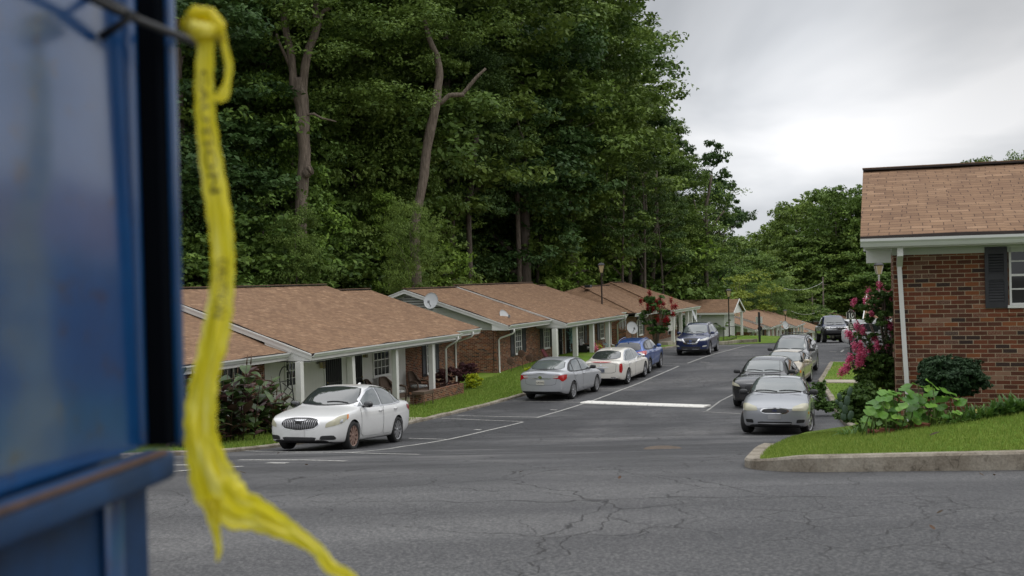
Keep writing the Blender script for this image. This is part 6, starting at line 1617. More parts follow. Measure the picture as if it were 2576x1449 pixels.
# --- navy suv facing the lens
S = suv(4.68, 1.84, 1.72, rw=0.365, glass='cglass_l', sglass='cglass', rimf='alloy', spokes=5, spw=(0.02, 0.07), clad=0.36)
S['both'] = [('headlight', [(.02, .44, .80), (.03, .46, .87), (.35, .74, .95), (.62, .87, .97), (.58, .88, .90), (.30, .76, .83)], 38, 'lamp', 0.008), ('fog_lamp', [(.05, .58, .47), (.08, .60, .55), (.25, .78, .57), (.22, .78, .50)], 25, 'lamp', 0.008), ('v_chrome', [(0, .50, .90), (0, .42, .90), (0, .22, .66), (0, .30, .62)], 0, 'chrome', 0.014)]
S['mid'] = [('grille', [(0, -.50, .88), (0, -.30, .94), (0, .30, .94), (0, .50, .88), (0, .34, .60), (0, -.34, .60)], 0, 'trim', 0.006), ('v_chrome', [(0, -.28, .70), (0, .28, .70), (0, .24, .63), (0, -.24, .63)], 0, 'chrome', 0.013), ('lower_grille', [(0, -.55, .50), (0, .55, .50), (0, .48, .36), (0, -.48, .36)], 0, 'trim', 0.006), ('chrome_strip', [(0, -.45, .375), (0, .45, .375), (0, .43, .345), (0, -.43, .345)], 0, 'chrome', 0.012)]
S['emblem'] = [('e', 0, 0, .80, .075, .065, -1, 'chrome')]; S['rails'] = (2.0, 4.0, .56); S['railm'] = 'alloy'; S['wipers'] = [(.5, .05), (-.1, -.55)]; S['wz'] = 1.18
put_car('navy_suv', 'dark navy blue SUV facing the camera with silver roof rails and chrome grille', S, 1783, 892, 1, True, HDN + R(2), 'p_navy')
# --- right-hand line
S = sedan(4.45, 1.72, 1.44, rw=0.31, glass='cglass_l', sglass='cglass_d', mirmat='trim', spokes=6, spw=(0.03, 0.04), steer=R(-14), bow=0.18)
S['both'] = [('headlight', [(.06, .36, .63), (.10, .40, .72), (.30, .62, .80), (.48, .76, .80), (.46, .80, .70), (.22, .68, .62)], 25, 'lamp_haze', 0.007), ('indicator', [(.30, .795, .53), (.28, .79, .59), (.42, .83, .59), (.42, .83, .53)], 70, 'amber', 0.006), ('fog_lamp', [(.05, .50, .32), (.05, .52, .41), (.20, .70, .41), (.18, .68, .33)], 15, 'well', 0.006), ('taillight', [(4.38, .55, .80), (4.30, .74, .92), (4.15, .80, .85)], 140, 'red', 0.006)]
S['mid'] = [('grille', [(0, -.32, .60), (0, -.28, .665), (0, 0, .69), (0, .28, .665), (0, .32, .60), (0, .24, .575), (0, -.24, .575)], 0, 'trim', 0.010), ('grille_surround', [(0, -.36, .62), (0, -.30, .685), (0, 0, .71), (0, .30, .685), (0, .36, .62), (0, .27, .555), (0, -.27, .555)], 0, 'chrome', 0.005), ('lower_grille', [(0, -.42, .36), (0, .42, .36), (0, .40, .27), (0, -.40, .27)], 0, 'well', 0.006), ('chrome_strip', [(0, -.40, .325), (0, .40, .325), (0, .40, .30), (0, -.40, .30)], 0, 'alloy', 0.012), ('licence_blank', rect(0, -.16, .16, .42, .53), 0, 'alloy', 0.012)]
S['emblem'] = [('e', 0, 0, .632, .065, .028, -1, 'p_navy')]; S['antenna'] = (2.35, 0, 0.42); S['wipers'] = [(.60, .05), (.0, -.55)]; S['wz'] = 1.045
put_car('silver_saloon_car', 'silver saloon facing the camera in front of the black car, front wheels turned', S, 2030, 1089, 1, True, HDN + R(4), 'p_silver2')
S = suv(4.85, 1.88, 1.66, rw=0.36, glass='cglass_l', sglass='cglass_d', mirmat='trim')
S['both'] = [('headlight', [(.06, .50, .74), (.10, .54, .82), (.40, .82, .93), (.52, .88, .92), (.40, .86, .82)], 35, 'lamp_haze', 0.007)]
S['mid'] = [('grille', rect(0, -.40, .40, .58, .78), 0, 'trim', 0.006)]; S['wipers'] = [(.6, .05), (0, -.55)]; S['wz'] = 1.18
put_car('black_wagon', 'black wagon with hazed headlamp directly behind the silver saloon', S, 1856, 1022, -1, True, HDN + R(0), 'p_black')
S = sedan(4.65, 1.76, 1.42, rw=0.315, glass='cglass_l', sglass='cglass_d')
S['both'] = [('headlight', [(.06, .46, .60), (.08, .48, .72), (.34, .72, .76), (.34, .74, .64)], 30, 'lamp', 0.007), ('indicator', [(.34, .74, .64), (.34, .72, .75), (.50, .82, .75), (.50, .83, .66)], 50, 'amber', 0.010)]
S['mid'] = [('grille', rect(0, -.3, .3, .58, .70), 0, 'chrome', 0.006), ('sunroof', [(2.3, -.3, 1.35)], 0, 'trim', 0.0)][:1]
put_car('beige_saloon_car', 'beige gold saloon with orange indicator squeezed between black wagon and grey SUV', S, 2015, 975, 1, True, HDN + R(-1), 'p_gold')
S = suv(4.75, 1.86, 1.76, rw=0.37, glass='cglass_l', sglass='cglass_d', mirmat='trim', clad=0.36)
S['both'] = [('headlight', [(.06, .50, .78), (.10, .54, .88), (.45, .84, .98), (.50, .87, .90), (.35, .84, .82)], 35, 'lamp', 0.007)]
S['mid'] = [('grille', rect(0, -.40, .40, .66, .84), 0, 'trim', 0.006)]; S['rails'] = (2.0, 4.1, .56); S['bars'] = (2.35, 3.6); S['wipers'] = [(.6, .05), (0, -.55)]; S['wz'] = 1.18
put_car('grey_suv', 'grey SUV with black roof rack, last in the right-hand line of parked cars', S, 2033, 948, 1, True, HDN + R(-1), 'p_grey')
# --- dark pickup on the crest
S = suv(5.0, 1.80, 1.80, rw=0.40, glass='cglass', sglass='cglass_d', arch=1.12, tyre=0.28, clad=0.62)
kk = S['k']; t_ = 1.78
S['top'] = [(0, .98), (.10, 1.04), (.3, 1.09), (.95 * kk, 1.13), (1.18 * kk, 1.16), (1.34 * kk, 1.20), (1.65 * kk, 1.48), (1.92 * kk, 1.72), (2.10 * kk, 1.77), (2.6 * kk, 1.78), (2.85 * kk, 1.74), (3.0 * kk, 1.2), (3.2 * kk, 1.16), (5.0, 1.14)]
S['x'] = sorted(set(S['x'] + [2.85 * kk, 3.0 * kk])); S['bot'] = [(0, .56), (.3, .46), (4.6, .48), (5.0, .56)]
S['rscreen'] = [(0, -.5, 1.3), (0, -.45, 1.6), (0, .45, 1.6), (0, .5, 1.3)]
S['dlo'] = [(1.6, 1.18), (2.05, 1.5), (2.3, 1.66), (3.0, 1.67), (3.1, 1.18)]; S['sidewin'] = [[(1.8, 1.2), (2.1, 1.48), (2.35, 1.62), (3.0, 1.63), (3.05, 1.2)]]; S['doors'] = [[(1.5, .6), (1.5, 1.1), (3.05, 1.13), (3.05, .6)]]
S['both'] = [('headlight', [(.02, .52, .88), (.02, .52, 1.02), (.2, .80, 1.02), (.2, .82, .88)], 20, 'lamp', 0.01), ('fender_flare', [(.6, .9, .5), (.7, .9, .8), (1.0, .9, .92), (1.3, .9, .8), (1.4, .9, .5), (1.25, .9, .6), (1.0, .9, .84), (.75, .9, .6)], 90, 'trim', 0.02)]
S['mid'] = [('grille', [(0, -.48, .86), (0, -.50, 1.02), (0, .50, 1.02), (0, .48, .86)], 0, 'trim', 0.008), ('grille_surround', [(0, -.54, .84), (0, -.55, 1.04), (0, .55, 1.04), (0, .54, .84)], 0, 'chrome', 0.004), ('chrome_strip', [(0, -.46, .955), (0, .46, .955), (0, .46, .92), (0, -.46, .92)], 0, 'chrome', 0.016), ('bumper', [(0, -.84, .80), (0, .84, .80), (0, .84, .60), (0, -.84, .60)], 0, 'trim', 0.03), ('chrome_bumper_edge', [(0, -.80, .84), (0, .80, .84), (0, .80, .805), (0, -.80, .805)], 0, 'chrome', 0.03)]
S['plate'] = ('', 0, .70, 'plate_dark', 'plate', -1); S['wipers'] = [(.5, .05), (0, -.5)]; S['wz'] = 1.24; S['cat'] = 'pickup truck'; S['mirmat'] = 'trim'
put_car('pickup_truck', 'dark raised pickup truck facing the camera on the crest of the road', S, 2072, 862, -1, True, R(-90) - R(8), 'p_navy', group=None)
bpy.context.view_layer.update()
S = sedan(4.7, 1.8, 1.46)
S['both'] = [('headlight', [(.06, .46, .60), (.08, .48, .72), (.34, .72, .76), (.34, .74, .64)], 30, 'lamp', 0.007)]
cw = P(2222, 905, 62)
car('white_car', 'white car mostly hidden behind the pink crape myrtle', S, Vector((cw.x, cw.y, g(cw.x, cw.y))), R(-62), 'p_white', group=None)
cw = P(2150, 868, 74)
car('white_car', 'small white car just right of the dark pickup truck', S, Vector((cw.x, cw.y, g(cw.x, cw.y))), R(-80), 'p_white', group=None)
# ------------------------------------------------------------------ planting
def bush_obj(name, label, px, pybase, ytop, pxw, leaf, seed, cat='bush', group=None, Yd=None, nl=30, size=0.06, lobe=(0.12, 0.22), squash=0.8, prof='bush', per=200, droop=0.0, base_lift=0.07, zbase=None, hollow=0.3):
    c = G(px, pybase, base_lift) if Yd is None else P(px, pybase, Yd)
    H = P(px, ytop, c.y).z - c.z; rad = pxw / 2 / FPX * c.y
    v, T, _ = crown_arrays(seed, H * 0.93, H * 0.12, rad * 0.9, PROF[prof], nl, per, size, lobe=lobe, squash=squash, droop=droop, hollow=hollow)
    o = fast_mesh(name, v, 4, M[leaf], T); o.location = c
    tag(o, label, cat, group); return o
M['lf_red'] = leaf_mat('leaves_barberry', (0.030, 0.010, 0.014), (0.120, 0.045, 0.050), obv=0)
M['lf_yel'] = leaf_mat('leaves_golden', (0.20, 0.26, 0.01), (0.48, 0.50, 0.02), obv=0)
M['lf_box'] = leaf_mat('leaves_boxwood', (0.010, 0.030, 0.012), (0.026, 0.062, 0.020), obv=0, trans=0.1)
M['lf_mid'] = leaf_mat('leaves_shrub', (0.03, 0.07, 0.015), (0.09, 0.16, 0.03), obv=0)
M['lf_dk'] = leaf_mat('leaves_dark', (0.018, 0.040, 0.014), (0.05, 0.09, 0.025), obv=0)
M['flower_red'] = leaf_mat('flowers_red', (0.15, 0.004, 0.008), (0.36, 0.016, 0.022), obv=0)
M['flower_pink'] = leaf_mat('flowers_pink', (0.50, 0.06, 0.13), (0.85, 0.24, 0.34), obv=0)
M['stem'] = plain('green_stem', (0.10, 0.15, 0.04), 0.6, 0.2, 9); M['canna_stem'] = plain('dark_stem', (0.06, 0.03, 0.02), 0.6, 0.2, 9)
bush_obj('barberry_bush', 'dark red round bush at the end of the low porch wall', 1132, 984, 925, 66, 'lf_red', 31, group=None)
bush_obj('barberry_bush', 'dark red bush behind the yellow one, against the brick', 1172, 966, 914, 60, 'lf_red', 32)
bush_obj('golden_bush', 'small round yellow green bush beside two dark red bushes', 1191, 978, 940, 42, 'lf_yel', 33, size=0.05, lobe=(.09, .16))
bush_obj('boxwood_bush', 'clipped dark green bush against the close brick wall', 2387, 1004, 906, 160, 'lf_box', 34, Yd=16.0, nl=190, per=420, size=0.034, lobe=(.10, .15), prof='oak', hollow=0.35)
bush_obj('shrub', 'green shrub beneath the pink crape myrtle by the brick corner', 2205, 990, 895, 80, 'lf_mid', 35, Yd=19.5, nl=46, per=260, size=0.045, lobe=(.10, .18))
bush_obj('shrub', 'leafy dark narrow leaved shrub left of the elephant ears', 2168, 1085, 975, 90, 'lf_mid', 36, Yd=17.8, nl=60, per=240, size=0.055, lobe=(.10, .2), squash=1.1)
bush_obj('shrub', 'spiky green plant at the kerb beside the silver car', 2062, 1040, 965, 30, 'lf_mid', 37, nl=22, per=160, size=0.07, lobe=(.1, .2), squash=1.4)
bush_obj('ground_cover', 'low mixed flowers on the lawn behind the kerb plant', 2092, 1040, 1014, 46, 'lf_mid', 38, nl=18, per=120, size=0.06, lobe=(.1, .16), cat='plant')
bush_obj('shrub', 'bushy green shrub by the lattice right of the red crape myrtle', 1704, 862, 800, 62, 'lf_dk', 39, nl=50, per=180, size=0.14, lobe=(.25, .45))
bush_obj('shrub', 'small green shrub at the foot of the red crape myrtle', 1628, 868, 815, 44, 'lf_mid', 40, nl=30, per=160, size=0.12, lobe=(.2, .4))
bush_obj('shrub', 'flowering shrub beside the last post of the second porch', 1548, 860, 828, 26, 'lf_mid', 41, nl=18, per=120, size=0.10, lobe=(.15, .25))
bush_obj('ground_cover', 'low lime green plant by the brick wall of the second house', 1330, 941, 926, 18, 'lf_yel', 42, nl=8, per=60, size=0.06, lobe=(.08, .12), cat='plant')
# crape myrtles
def myrtle(label, base, H, rad, seed, flower, nst, nflow, fs, leaf='lf_mid', lean=(0, 0), nl=46, per=150, size=0.10, h0=0.35, seps=None):
    r_ = empty('crape_myrtle', tuple(base)); tag(r_, label, 'tree'); rg = random.Random(seed); mb = MB(); tips = []
    for i in range(nst):
        a = rg.uniform(0, 6.28); q = rg.uniform(0.25, 0.95) * rad; e_ = Vector((math.cos(a) * q + lean[0], math.sin(a) * q + lean[1], H * rg.uniform(0.7, 0.98) * (1 - 0.2 * q / rad)))
        m_ = Vector((e_.x * 0.35, e_.y * 0.35, e_.z * 0.5)); mb.tube([Vector((rg.uniform(-.1, .1), rg.uniform(-.1, .1), -0.1)), m_, e_], [0.035, 0.022, 0.007], 6); tips.append(e_)
    mb.build('stem', M['bark_pale'], r_, smooth=True, uv=False)
    v, T, _ = crown_arrays(seed, H * 0.92, H * h0, rad, PROF['oak'], nl, per, size, lobe=(rad * 0.14, rad * 0.28), hollow=0.15, sub=7)
    v = v + np.array([lean[0] * 0.6, lean[1] * 0.6, 0]); fast_mesh('foliage', v, 4, M[leaf], T, parent=r_)
    n2 = np.random.default_rng(seed + 5); C = []
    pos = seps or [tuple(rg.choice(tips) + Vector((rg.uniform(-.25, .25), rg.uniform(-.25, .25), rg.uniform(-.1, .2))) * rad) for _ in range(nflow)]
    for p in pos:
        m = 170; q = n2.normal(size=(m, 3)) * np.array([0.45, 0.45, 0.75]) * fs * 0.55; C.append(np.array(p)[None] + q)
    C = np.concatenate(C); fv = leaf_quads(n2, C, np.tile([0, 0, 1.0], (len(C), 1)), 0.055 * fs / 0.2)
    fast_mesh('blossom', fv, 4, M[flower], n2.random(len(C)), parent=r_); return r_
b = P(1652, 868, 66); b.z = g(b.x, b.y); topz = P(1652, 735, b.y).z
mr = b; relp = lambda px, py, base, dy=0.0: tuple(P(px, py, base.y + dy) - base)
myrtle('crape myrtle with deep red flowers in front of the third house', b, topz - b.z, 40 / FPX * b.y, 51, 'flower_red', 14, 14, 0.24, seps=[relp(x, y, b, d_) for x, y, d_ in ((1634, 738, 0), (1626, 755, .3), (1640, 765, -.4), (1652, 760, -.3), (1660, 752, .2), (1668, 765, -.2), (1688, 756, 0), (1692, 772, -.3), (1700, 770, .2), (1612, 758, 0), (1645, 778, -.5), (1656, 775, -.5), (1630, 772, -.4), (1655, 803, -.5), (1680, 803, -.4), (1693, 790, -.3), (1672, 806, -.4))], nl=60, per=110, size=0.13, h0=0.3)
b = P(2236, 985, 19.6)
PK = [(2148, 760, 0.03), (2156, 821, .0), (2140, 846, 0), (2132, 838, 0), (2150, 872, -.3), (2164, 868, -.2), (2166, 880, -.2), (2160, 892, -.3), (2174, 890, -.3), (2134, 908, -.2), (2140, 902, -.2), (2116, 937, -.3), (2124, 930, -.3), (2131, 925, -.3), (2158, 915, -.3), (2166, 910, -.3), (2170, 905, -.2), (2188, 880, 0), (2195, 790, 0), (2205, 765, 0), (2215, 760, .2), (2178, 760, .2), (2190, 750, .2), (2222, 738, .1), (2185, 735, .2), (2212, 718, .1), (2240, 820, -.2), (2232, 800, -.1), (2245, 840, 0), (2200, 850, -.2), (2235, 870, -.1), (2207, 870, -.3), (2170, 832, 0), (2240, 745, 0), (2228, 915, -.2)]
myrtle('crape myrtle with pink flowers leaning out from the brick house corner', b, 1.95, 0.50, 52, 'flower_pink', 16, 0, 0.10, lean=(-0.18, 0), nl=62, leaf='lf_mid', per=150, size=0.05, h0=0.12, seps=[relp(x, y, b, d_) for x, y, d_ in PK])
# sagging flower branch
mb = MB(); mb.tube([Vector(relp(2235, 880, b)), Vector(relp(2190, 892, b, -.2)), Vector(relp(2150, 915, b, -.3)), Vector(relp(2116, 937, b, -.3))], [0.012, 0.009, 0.007, 0.004], 6); mb.tube([Vector(relp(2235, 860, b)), Vector(relp(2190, 840, b)), Vector(relp(2150, 850, b))], [0.01, 0.007, 0.004], 6); mb.tube([Vector(relp(2225, 820, b)), Vector(relp(2190, 770, b, .1)), Vector(relp(2185, 735, b, .2))], [0.01, 0.007, 0.004], 6)
tw = mb.build('branch', M['bark'], [o for o in bpy.data.objects if o.name.startswith('crape_myrtle')][-1], uv=False)
rg = np.random.default_rng(9); C = []
for a_, b_ in (((2235, 880), (2190, 892)), ((2190, 892), (2150, 915)), ((2150, 915), (2125, 930)), ((2235, 860), (2150, 850)), ((2225, 820), (2185, 735)), ((2240, 900), (2240, 740)), ((2230, 860), (2215, 730))):
    for k in range(90): f = rg.random(); C.append(np.array(relp(a_[0] * (1 - f) + b_[0] * f, a_[1] * (1 - f) + b_[1] * f, b, -0.15)) + rg.normal(size=3) * 0.035)
fast_mesh('branch_leaves', leaf_quads(rg, np.array(C), np.tile([0, 0, 1.0], (len(C), 1)), 0.05), 4, M['lf_dk'], rg.random(len(C)), parent=tw.parent)
# broad leaves: canna and elephant ears
def blade_leaf(mb, base, tip, wd, curl, up_=Vector((0, 0, 1)), heart=False, nseg=6):
    base, tip = Vector(base), Vector(tip); d = tip - base; L = d.length; d.normalize(); s = d.cross(up_)
    if s.length < 1e-3: s = Vector((1, 0, 0))
    s.normalize(); nrm = s.cross(d).normalized(); V = []
    for i in range(nseg + 1):
        f = i / nseg
        if heart: hw = wd * (0.62 + 0.9 * f) * (1 - f) ** 0.55 if f < 1 else 0; hw = wd * math.sin(math.pi * min(1, 0.18 + 0.82 * f)) ** 0.75
        else: hw = wd * math.sin(math.pi * (0.06 + 0.94 * f)) ** 0.8
        c = base + d * L * f - Vector((0, 0, 1)) * curl * f * f * L
        cup = 0.25 if not heart else 0.10
        V += [c - s * hw + nrm * hw * cup, c, c + s * hw + nrm * hw * cup]
    F = []
    for i in range(nseg):
        F += [(i * 3, i * 3 + 1, i * 3 + 4, i * 3 + 3), (i * 3 + 1, i * 3 + 2, i * 3 + 5, i * 3 + 4)]
    mb.add(V, F)
def leaf_solid(name, dark, light, rough=0.4):
    t = NT(name); co = t.coord(); f = t.noise(co, 7, 4); oi = t.n('ShaderNodeObjectInfo'); hs = t.n('ShaderNodeHueSaturation'); t.put(hs.inputs['Color'], t.ramp(f, [(0.3, dark), (0.7, light)])); t.put(hs.inputs['Value'], t.rng(oi.outputs['Random'], 0, 1, 0.6, 1.25)); t.put(hs.inputs['Hue'], t.rng(oi.outputs['Random'], 0, 1, 0.52, 0.49)); t.set(color=hs.outputs[0], rough=rough, spec=0.4)
    tr = t.n('ShaderNodeBsdfTranslucent'); tr.inputs[0].default_value = (*light, 1); ms = t.n('ShaderNodeMixShader'); ms.inputs[0].default_value = 0.2
    t.t.links.new(t.bsdf.outputs[0], ms.inputs[1]); t.t.links.new(tr.outputs[0], ms.inputs[2]); t.t.links.new(ms.outputs[0], t.out.inputs[0]); return t.m
M['canna_g'] = leaf_solid('canna_green', (0.028, 0.055, 0.016), (0.075, 0.12, 0.035)); M['canna_r'] = leaf_solid('canna_bronze', (0.045, 0.020, 0.022), (0.12, 0.06, 0.055)); M['dryleaf'] = leaf_solid('dry_leaf', (0.06, 0.035, 0.02), (0.13, 0.08, 0.045), 0.8)
M['ear'] = leaf_solid('elephant_ear_leaf', (0.085, 0.19, 0.022), (0.16, 0.32, 0.045), 0.45); M['ear_y'] = leaf_solid('elephant_ear_yellow', (0.32, 0.32, 0.06), (0.5, 0.42, 0.12), 0.5); M['lily'] = leaf_solid('lily_leaf', (0.05, 0.12, 0.02), (0.12, 0.22, 0.04), 0.5)
rg = random.Random(77)
for i in range(17):     # canna clump
    px_ = 452 + i * 14.5 + rg.uniform(-5, 5); c = TO(t_of(px_, 1000, rg.uniform(-0.9, 0.6)), 0)
    t_ = t_of(px_, 1000, -0.3); o_ = rg.uniform(-1.3, 0.2); c = TO(t_of(px_, 1000, o_), o_); c.z = g(c.x, c.y) + 0.05
    H = rg.uniform(1.5, 2.35) * (1.0 if i < 13 else 0.78); mb = MB(); lx, ly = rg.uniform(-.3, .3), rg.uniform(-.3, .3)
    for s_ in range(3):
        ox, oy = rg.uniform(-.25, .25), rg.uniform(-.25, .25); hh = H * rg.uniform(0.8, 1.0)
        mb.mat(2).tube([(ox, oy, 0), (ox + lx * .5, oy + ly * .5, hh * 0.6), (ox + lx, oy + ly, hh)], [0.018, 0.014, 0.006], 5)
        for k in range(14):
            f = 0.08 + 0.86 * k / 14; z_ = hh * f; a = k * 2.4 + s_ + rg.uniform(-.4, .4); r0 = rg.uniform(0.35, 0.6); p = Vector((ox + lx * f, oy + ly * f, z_))
            el = rg.uniform(0.15, 1.0); q = p + Vector((math.cos(a) * math.cos(el), math.sin(a) * math.cos(el), math.sin(el))) * r0
            m_ = rg.random(); mb.mat(3 if m_ < 0.12 else (0 if m_ < 0.72 else 1)); blade_leaf(mb, p, q, rg.uniform(0.10, 0.16) * (0.4 if m_ < 0.12 else 1), rg.uniform(0.0, 0.5))
        if rg.random() < 0.5: mb.mat(3).tube([(ox + lx, oy + ly, hh), (ox + lx * 1.1, oy + ly * 1.1, hh + 0.25)], [0.02, 0.008], 5)
    o = mb.build('canna_plant', [M['canna_g'], M['canna_r'], M['canna_stem'], M['dryleaf']], None, smooth=True, uv=False); o.location = c
    tag(o, 'bronze and green broad leaved canna growing in the clump left of the white car', 'plant', 'cannas in front of the nearest house')
for i, px_ in enumerate((1118, 1134, 1146)):
    c = G(px_, 992, 0.07); mb = MB()
    for k in range(8):
        a = k * 2.4; blade_leaf(mb.mat(1), (0, 0, 0.03), (math.cos(a) * 0.22, math.sin(a) * 0.22, 0.42 + 0.1 * (k % 3)), 0.09, 0.1)
    o = mb.build('canna_plant', [M['canna_g'], M['canna_r']], None, smooth=True, uv=False); o.location = c; tag(o, 'low bronze leaved plant in front of the dark red bushes', 'plant', 'bronze plants by the low porch wall')
# elephant ears
rg = random.Random(5); k_ = 0
EARS = [(2345, 967, 28, 0), (2388, 1000, 28, 0), (2385, 985, 34, 1), (2355, 1005, 30, 1), (2290, 1020, 26, 0), (2262, 1000, 22, 0), (2300, 990, 24, 0), (2240, 1010, 22, 0), (2205, 1015, 22, 0), (2255, 1040, 20, 0), (2285, 1045, 20, 0), (2225, 1045, 20, 0), (2310, 1030, 24, 0), (2330, 1045, 20, 0), (2270, 975, 22, 0), (2232, 985, 26, 0), (2310, 970, 26, 0), (2215, 1000, 20, 0), (2305, 1055, 18, 0), (2350, 1035, 20, 0), (2410, 1010, 22, 0), (2195, 1040, 16, 0), (2245, 1060, 18, 0), (2278, 1062, 14, 2), (2208, 1062, 13, 0), (2330, 1010, 22, 0), (2365, 1020, 20, 0), (2300, 1012, 22, 0), (2448, 1042, 12, 2), (2335, 990, 24, 0), (2180, 1030, 18, 0), (2272, 1078, 12, 0), (2230, 1070, 14, 0), (2188, 1012, 22, 0), (2262, 1022, 22, 0), (2320, 1002, 22, 0), (2295, 1036, 22, 0), (2345, 1022, 20, 0), (2212, 1030, 20, 0), (2240, 1030, 22, 0), (2172, 1052, 14, 0), (2195, 1060, 15, 0), (2310, 1044, 20, 0), (2262, 1058, 18, 0), (2322, 1062, 14, 0), (2405, 1035, 16, 0), (2375, 1045, 16, 0), (2282, 1000, 24, 0), (2340, 975, 18, 0)]
EARS += [(rg.randint(2180, 2350), rg.randint(985, 1062), rg.randint(15, 24), 0) for _ in range(22)]
for px_, py_, wd_, kd in EARS:
    Yc = 15.3 + rg.uniform(-.35, .45); c = P(px_, py_, Yc); bx = c.x + rg.uniform(-.12, .12); by = c.y + rg.uniform(-0.1, .35); bz = RL(bx, by)
    if c.z < bz + 0.05: c.z = bz + 0.08
    mb = MB(); mb.mat(1).tube([(bx, by, bz - 0.05), ((bx + c.x) / 2 + 0.03, (by + c.y) / 2, (bz + c.z) / 2 + 0.06), (c.x, c.y, c.z)], [0.011, 0.009, 0.006], 5)
    a = rg.uniform(-2.5, -0.4); W = wd_ * 0.86 / FPX * Yc; tilt = rg.uniform(-0.55, 0.1); d = Vector((math.cos(a), math.sin(a), tilt)).normalized()
    n_ = Vector((rg.uniform(-.35, .35), -rg.uniform(0.5, 1.5), 0.75)).normalized(); s = d.cross(n_).normalized(); n2 = s.cross(d).normalized(); V = [c]; m = 22
    for q in range(m):
        th = 2 * math.pi * q / m; rr = W * (0.92 + 0.22 * math.cos(th) + 0.10 * math.cos(2 * th)) * (1 - 0.60 * math.exp(-((th - math.pi) / 0.20) ** 2)) * (1 + 0.03 * math.sin(th * 9))
        V.append(c + d * (rr * math.cos(th) + W * 0.25) + s * rr * math.sin(th) + n2 * (0.10 * rr * (1 + math.sin(th * 4 + px_)) - 0.05 * W))
    mb.mat(0).add(V, [(0, 1 + q, 1 + (q + 1) % m) for q in range(m)])
    o = mb.build('elephant_ear_plant', [M['ear_y' if kd == 2 else 'ear'], M['stem']], None, smooth=True, uv=False)
    tag(o, 'yellowing elephant ear leaf low in the brick edged bed' if kd == 2 else 'broad green elephant ear leaf on its stalk in the brick edged bed', 'plant', 'yellowing elephant ears in the bed' if kd == 2 else 'elephant ears in the bed')
# strap-leaved clumps along the bed
rg = random.Random(8)
for i, (px_, py_, n_, h_) in enumerate(((2440, 1045, 60, .34), (2475, 1035, 60, .32), (2510, 1030, 70, .36), (2540, 1024, 70, .36), (2568, 1020, 70, .34), (2400, 1052, 50, .28), (2180, 1078, 60, .28), (2135, 1080, 40, .22))):
    c = P(px_, py_, 15.0 if i < 6 else 16.4); c.z = RL(c.x, c.y) - 0.01; mb = MB()
    for k in range(n_):
        a = rg.uniform(0, 6.28); r0 = rg.uniform(.05, .28); b0 = Vector((rg.uniform(-.1, .1), rg.uniform(-.1, .1), 0)); blade_leaf(mb, b0, b0 + Vector((math.cos(a) * r0, math.sin(a) * r0, h_ * rg.uniform(.5, 1))), rg.uniform(0.008, 0.016) if i not in (3, 4) else 0.03, rg.uniform(.1, .6), nseg=4)
    o = mb.build('strap_leaf_plant', M['lily'], None, smooth=True, uv=False); o.location = c; tag(o, 'strap leaved green clump at the foot of the close wall' if i < 6 else 'low green tuft left of the brick edging', 'plant', 'green clumps along the bed' if i < 6 else 'tufts at the left end of the edging')
# prickly pear
M['cactus'] = plain('cactus_pad', (0.05, 0.085, 0.055), 0.6, 0.2, 9); cp = P(2135, 1068, 17.2); cp.z = RL(cp.x, cp.y) if cp.x > 5.4 else g(cp.x, cp.y); pr = empty('prickly_pear', tuple(cp)); tag(pr, 'prickly pear cactus with flat grey green pads at the bed end', 'cactus')
for px_, py_, w__, h__ in ((2140, 1045, 11, 16), (2126, 1030, 11, 16), (2131, 1008, 10, 17), (2116, 1020, 8, 13), (2112, 998, 8, 13), (2138, 985, 8, 15), (2122, 1048, 9, 13), (2106, 1012, 6, 10)):
    c = P(px_, py_, 17.2) - cp; k = 17.2 / FPX; mb = MB(); mb.lathe([(0.0001, -.5), (.35, -.45), (.48, -.2), (.5, 0), (.48, .2), (.35, .45), (.0001, .5)], 14); o = mb.build('pad', M['cactus'], pr, smooth=True, uv=False); o.location = c; o.scale = (w__ * k * 1.6, 0.04, h__ * k * 1.55); o.rotation_euler = (0, R((px_ - 2126) * 1.6), R(px_ % 7 * 8 - 20))
# brick edging
M['edgebrick'] = plain('edging_brick', (0.20, 0.065, 0.035), 0.85, 0.3, 14); n = 0
for a_, b_, yy in (((2182, 1086), (2248, 1078), 1), ((2250, 1077), (2345, 1066), 1), ((2385, 1058), (2418, 1054), 1)):
    pa, pb = P(*a_, 15.5), P(*b_, 15.1); L = (pb - pa).length; m = max(1, int(L / 0.21))
    for k in range(m):
        q = pa.lerp(pb, (k + .5) / m); q.z = RL(q.x, q.y)
        mb = MB(); mb.box(-0.098, 0.098, -0.045, 0.045, 0, 0.062)
        if n == 0:
            for h_ in (-.05, 0, .05): mb.mat(1).lathe([(0.0001, -0.047), (0.013, -0.047), (0.013, -0.044)], 10, (h_, 0, 0.031), 'y')
        o = mb.build('edging_brick', [M['edgebrick'], M['black']]); o.location = q; o.rotation_euler = (R(rg.uniform(-4, 4)), R(rg.uniform(-5, 5)), math.atan2(pb.y - pa.y, pb.x - pa.x) + rg.uniform(-.06, .06))
        tag(o, 'loose red cored brick with three holes at the left end of the bed edging' if n == 0 else 'red brick laid on edge along the garden bed', 'brick', None if n == 0 else 'bricks edging the garden bed'); n += 1
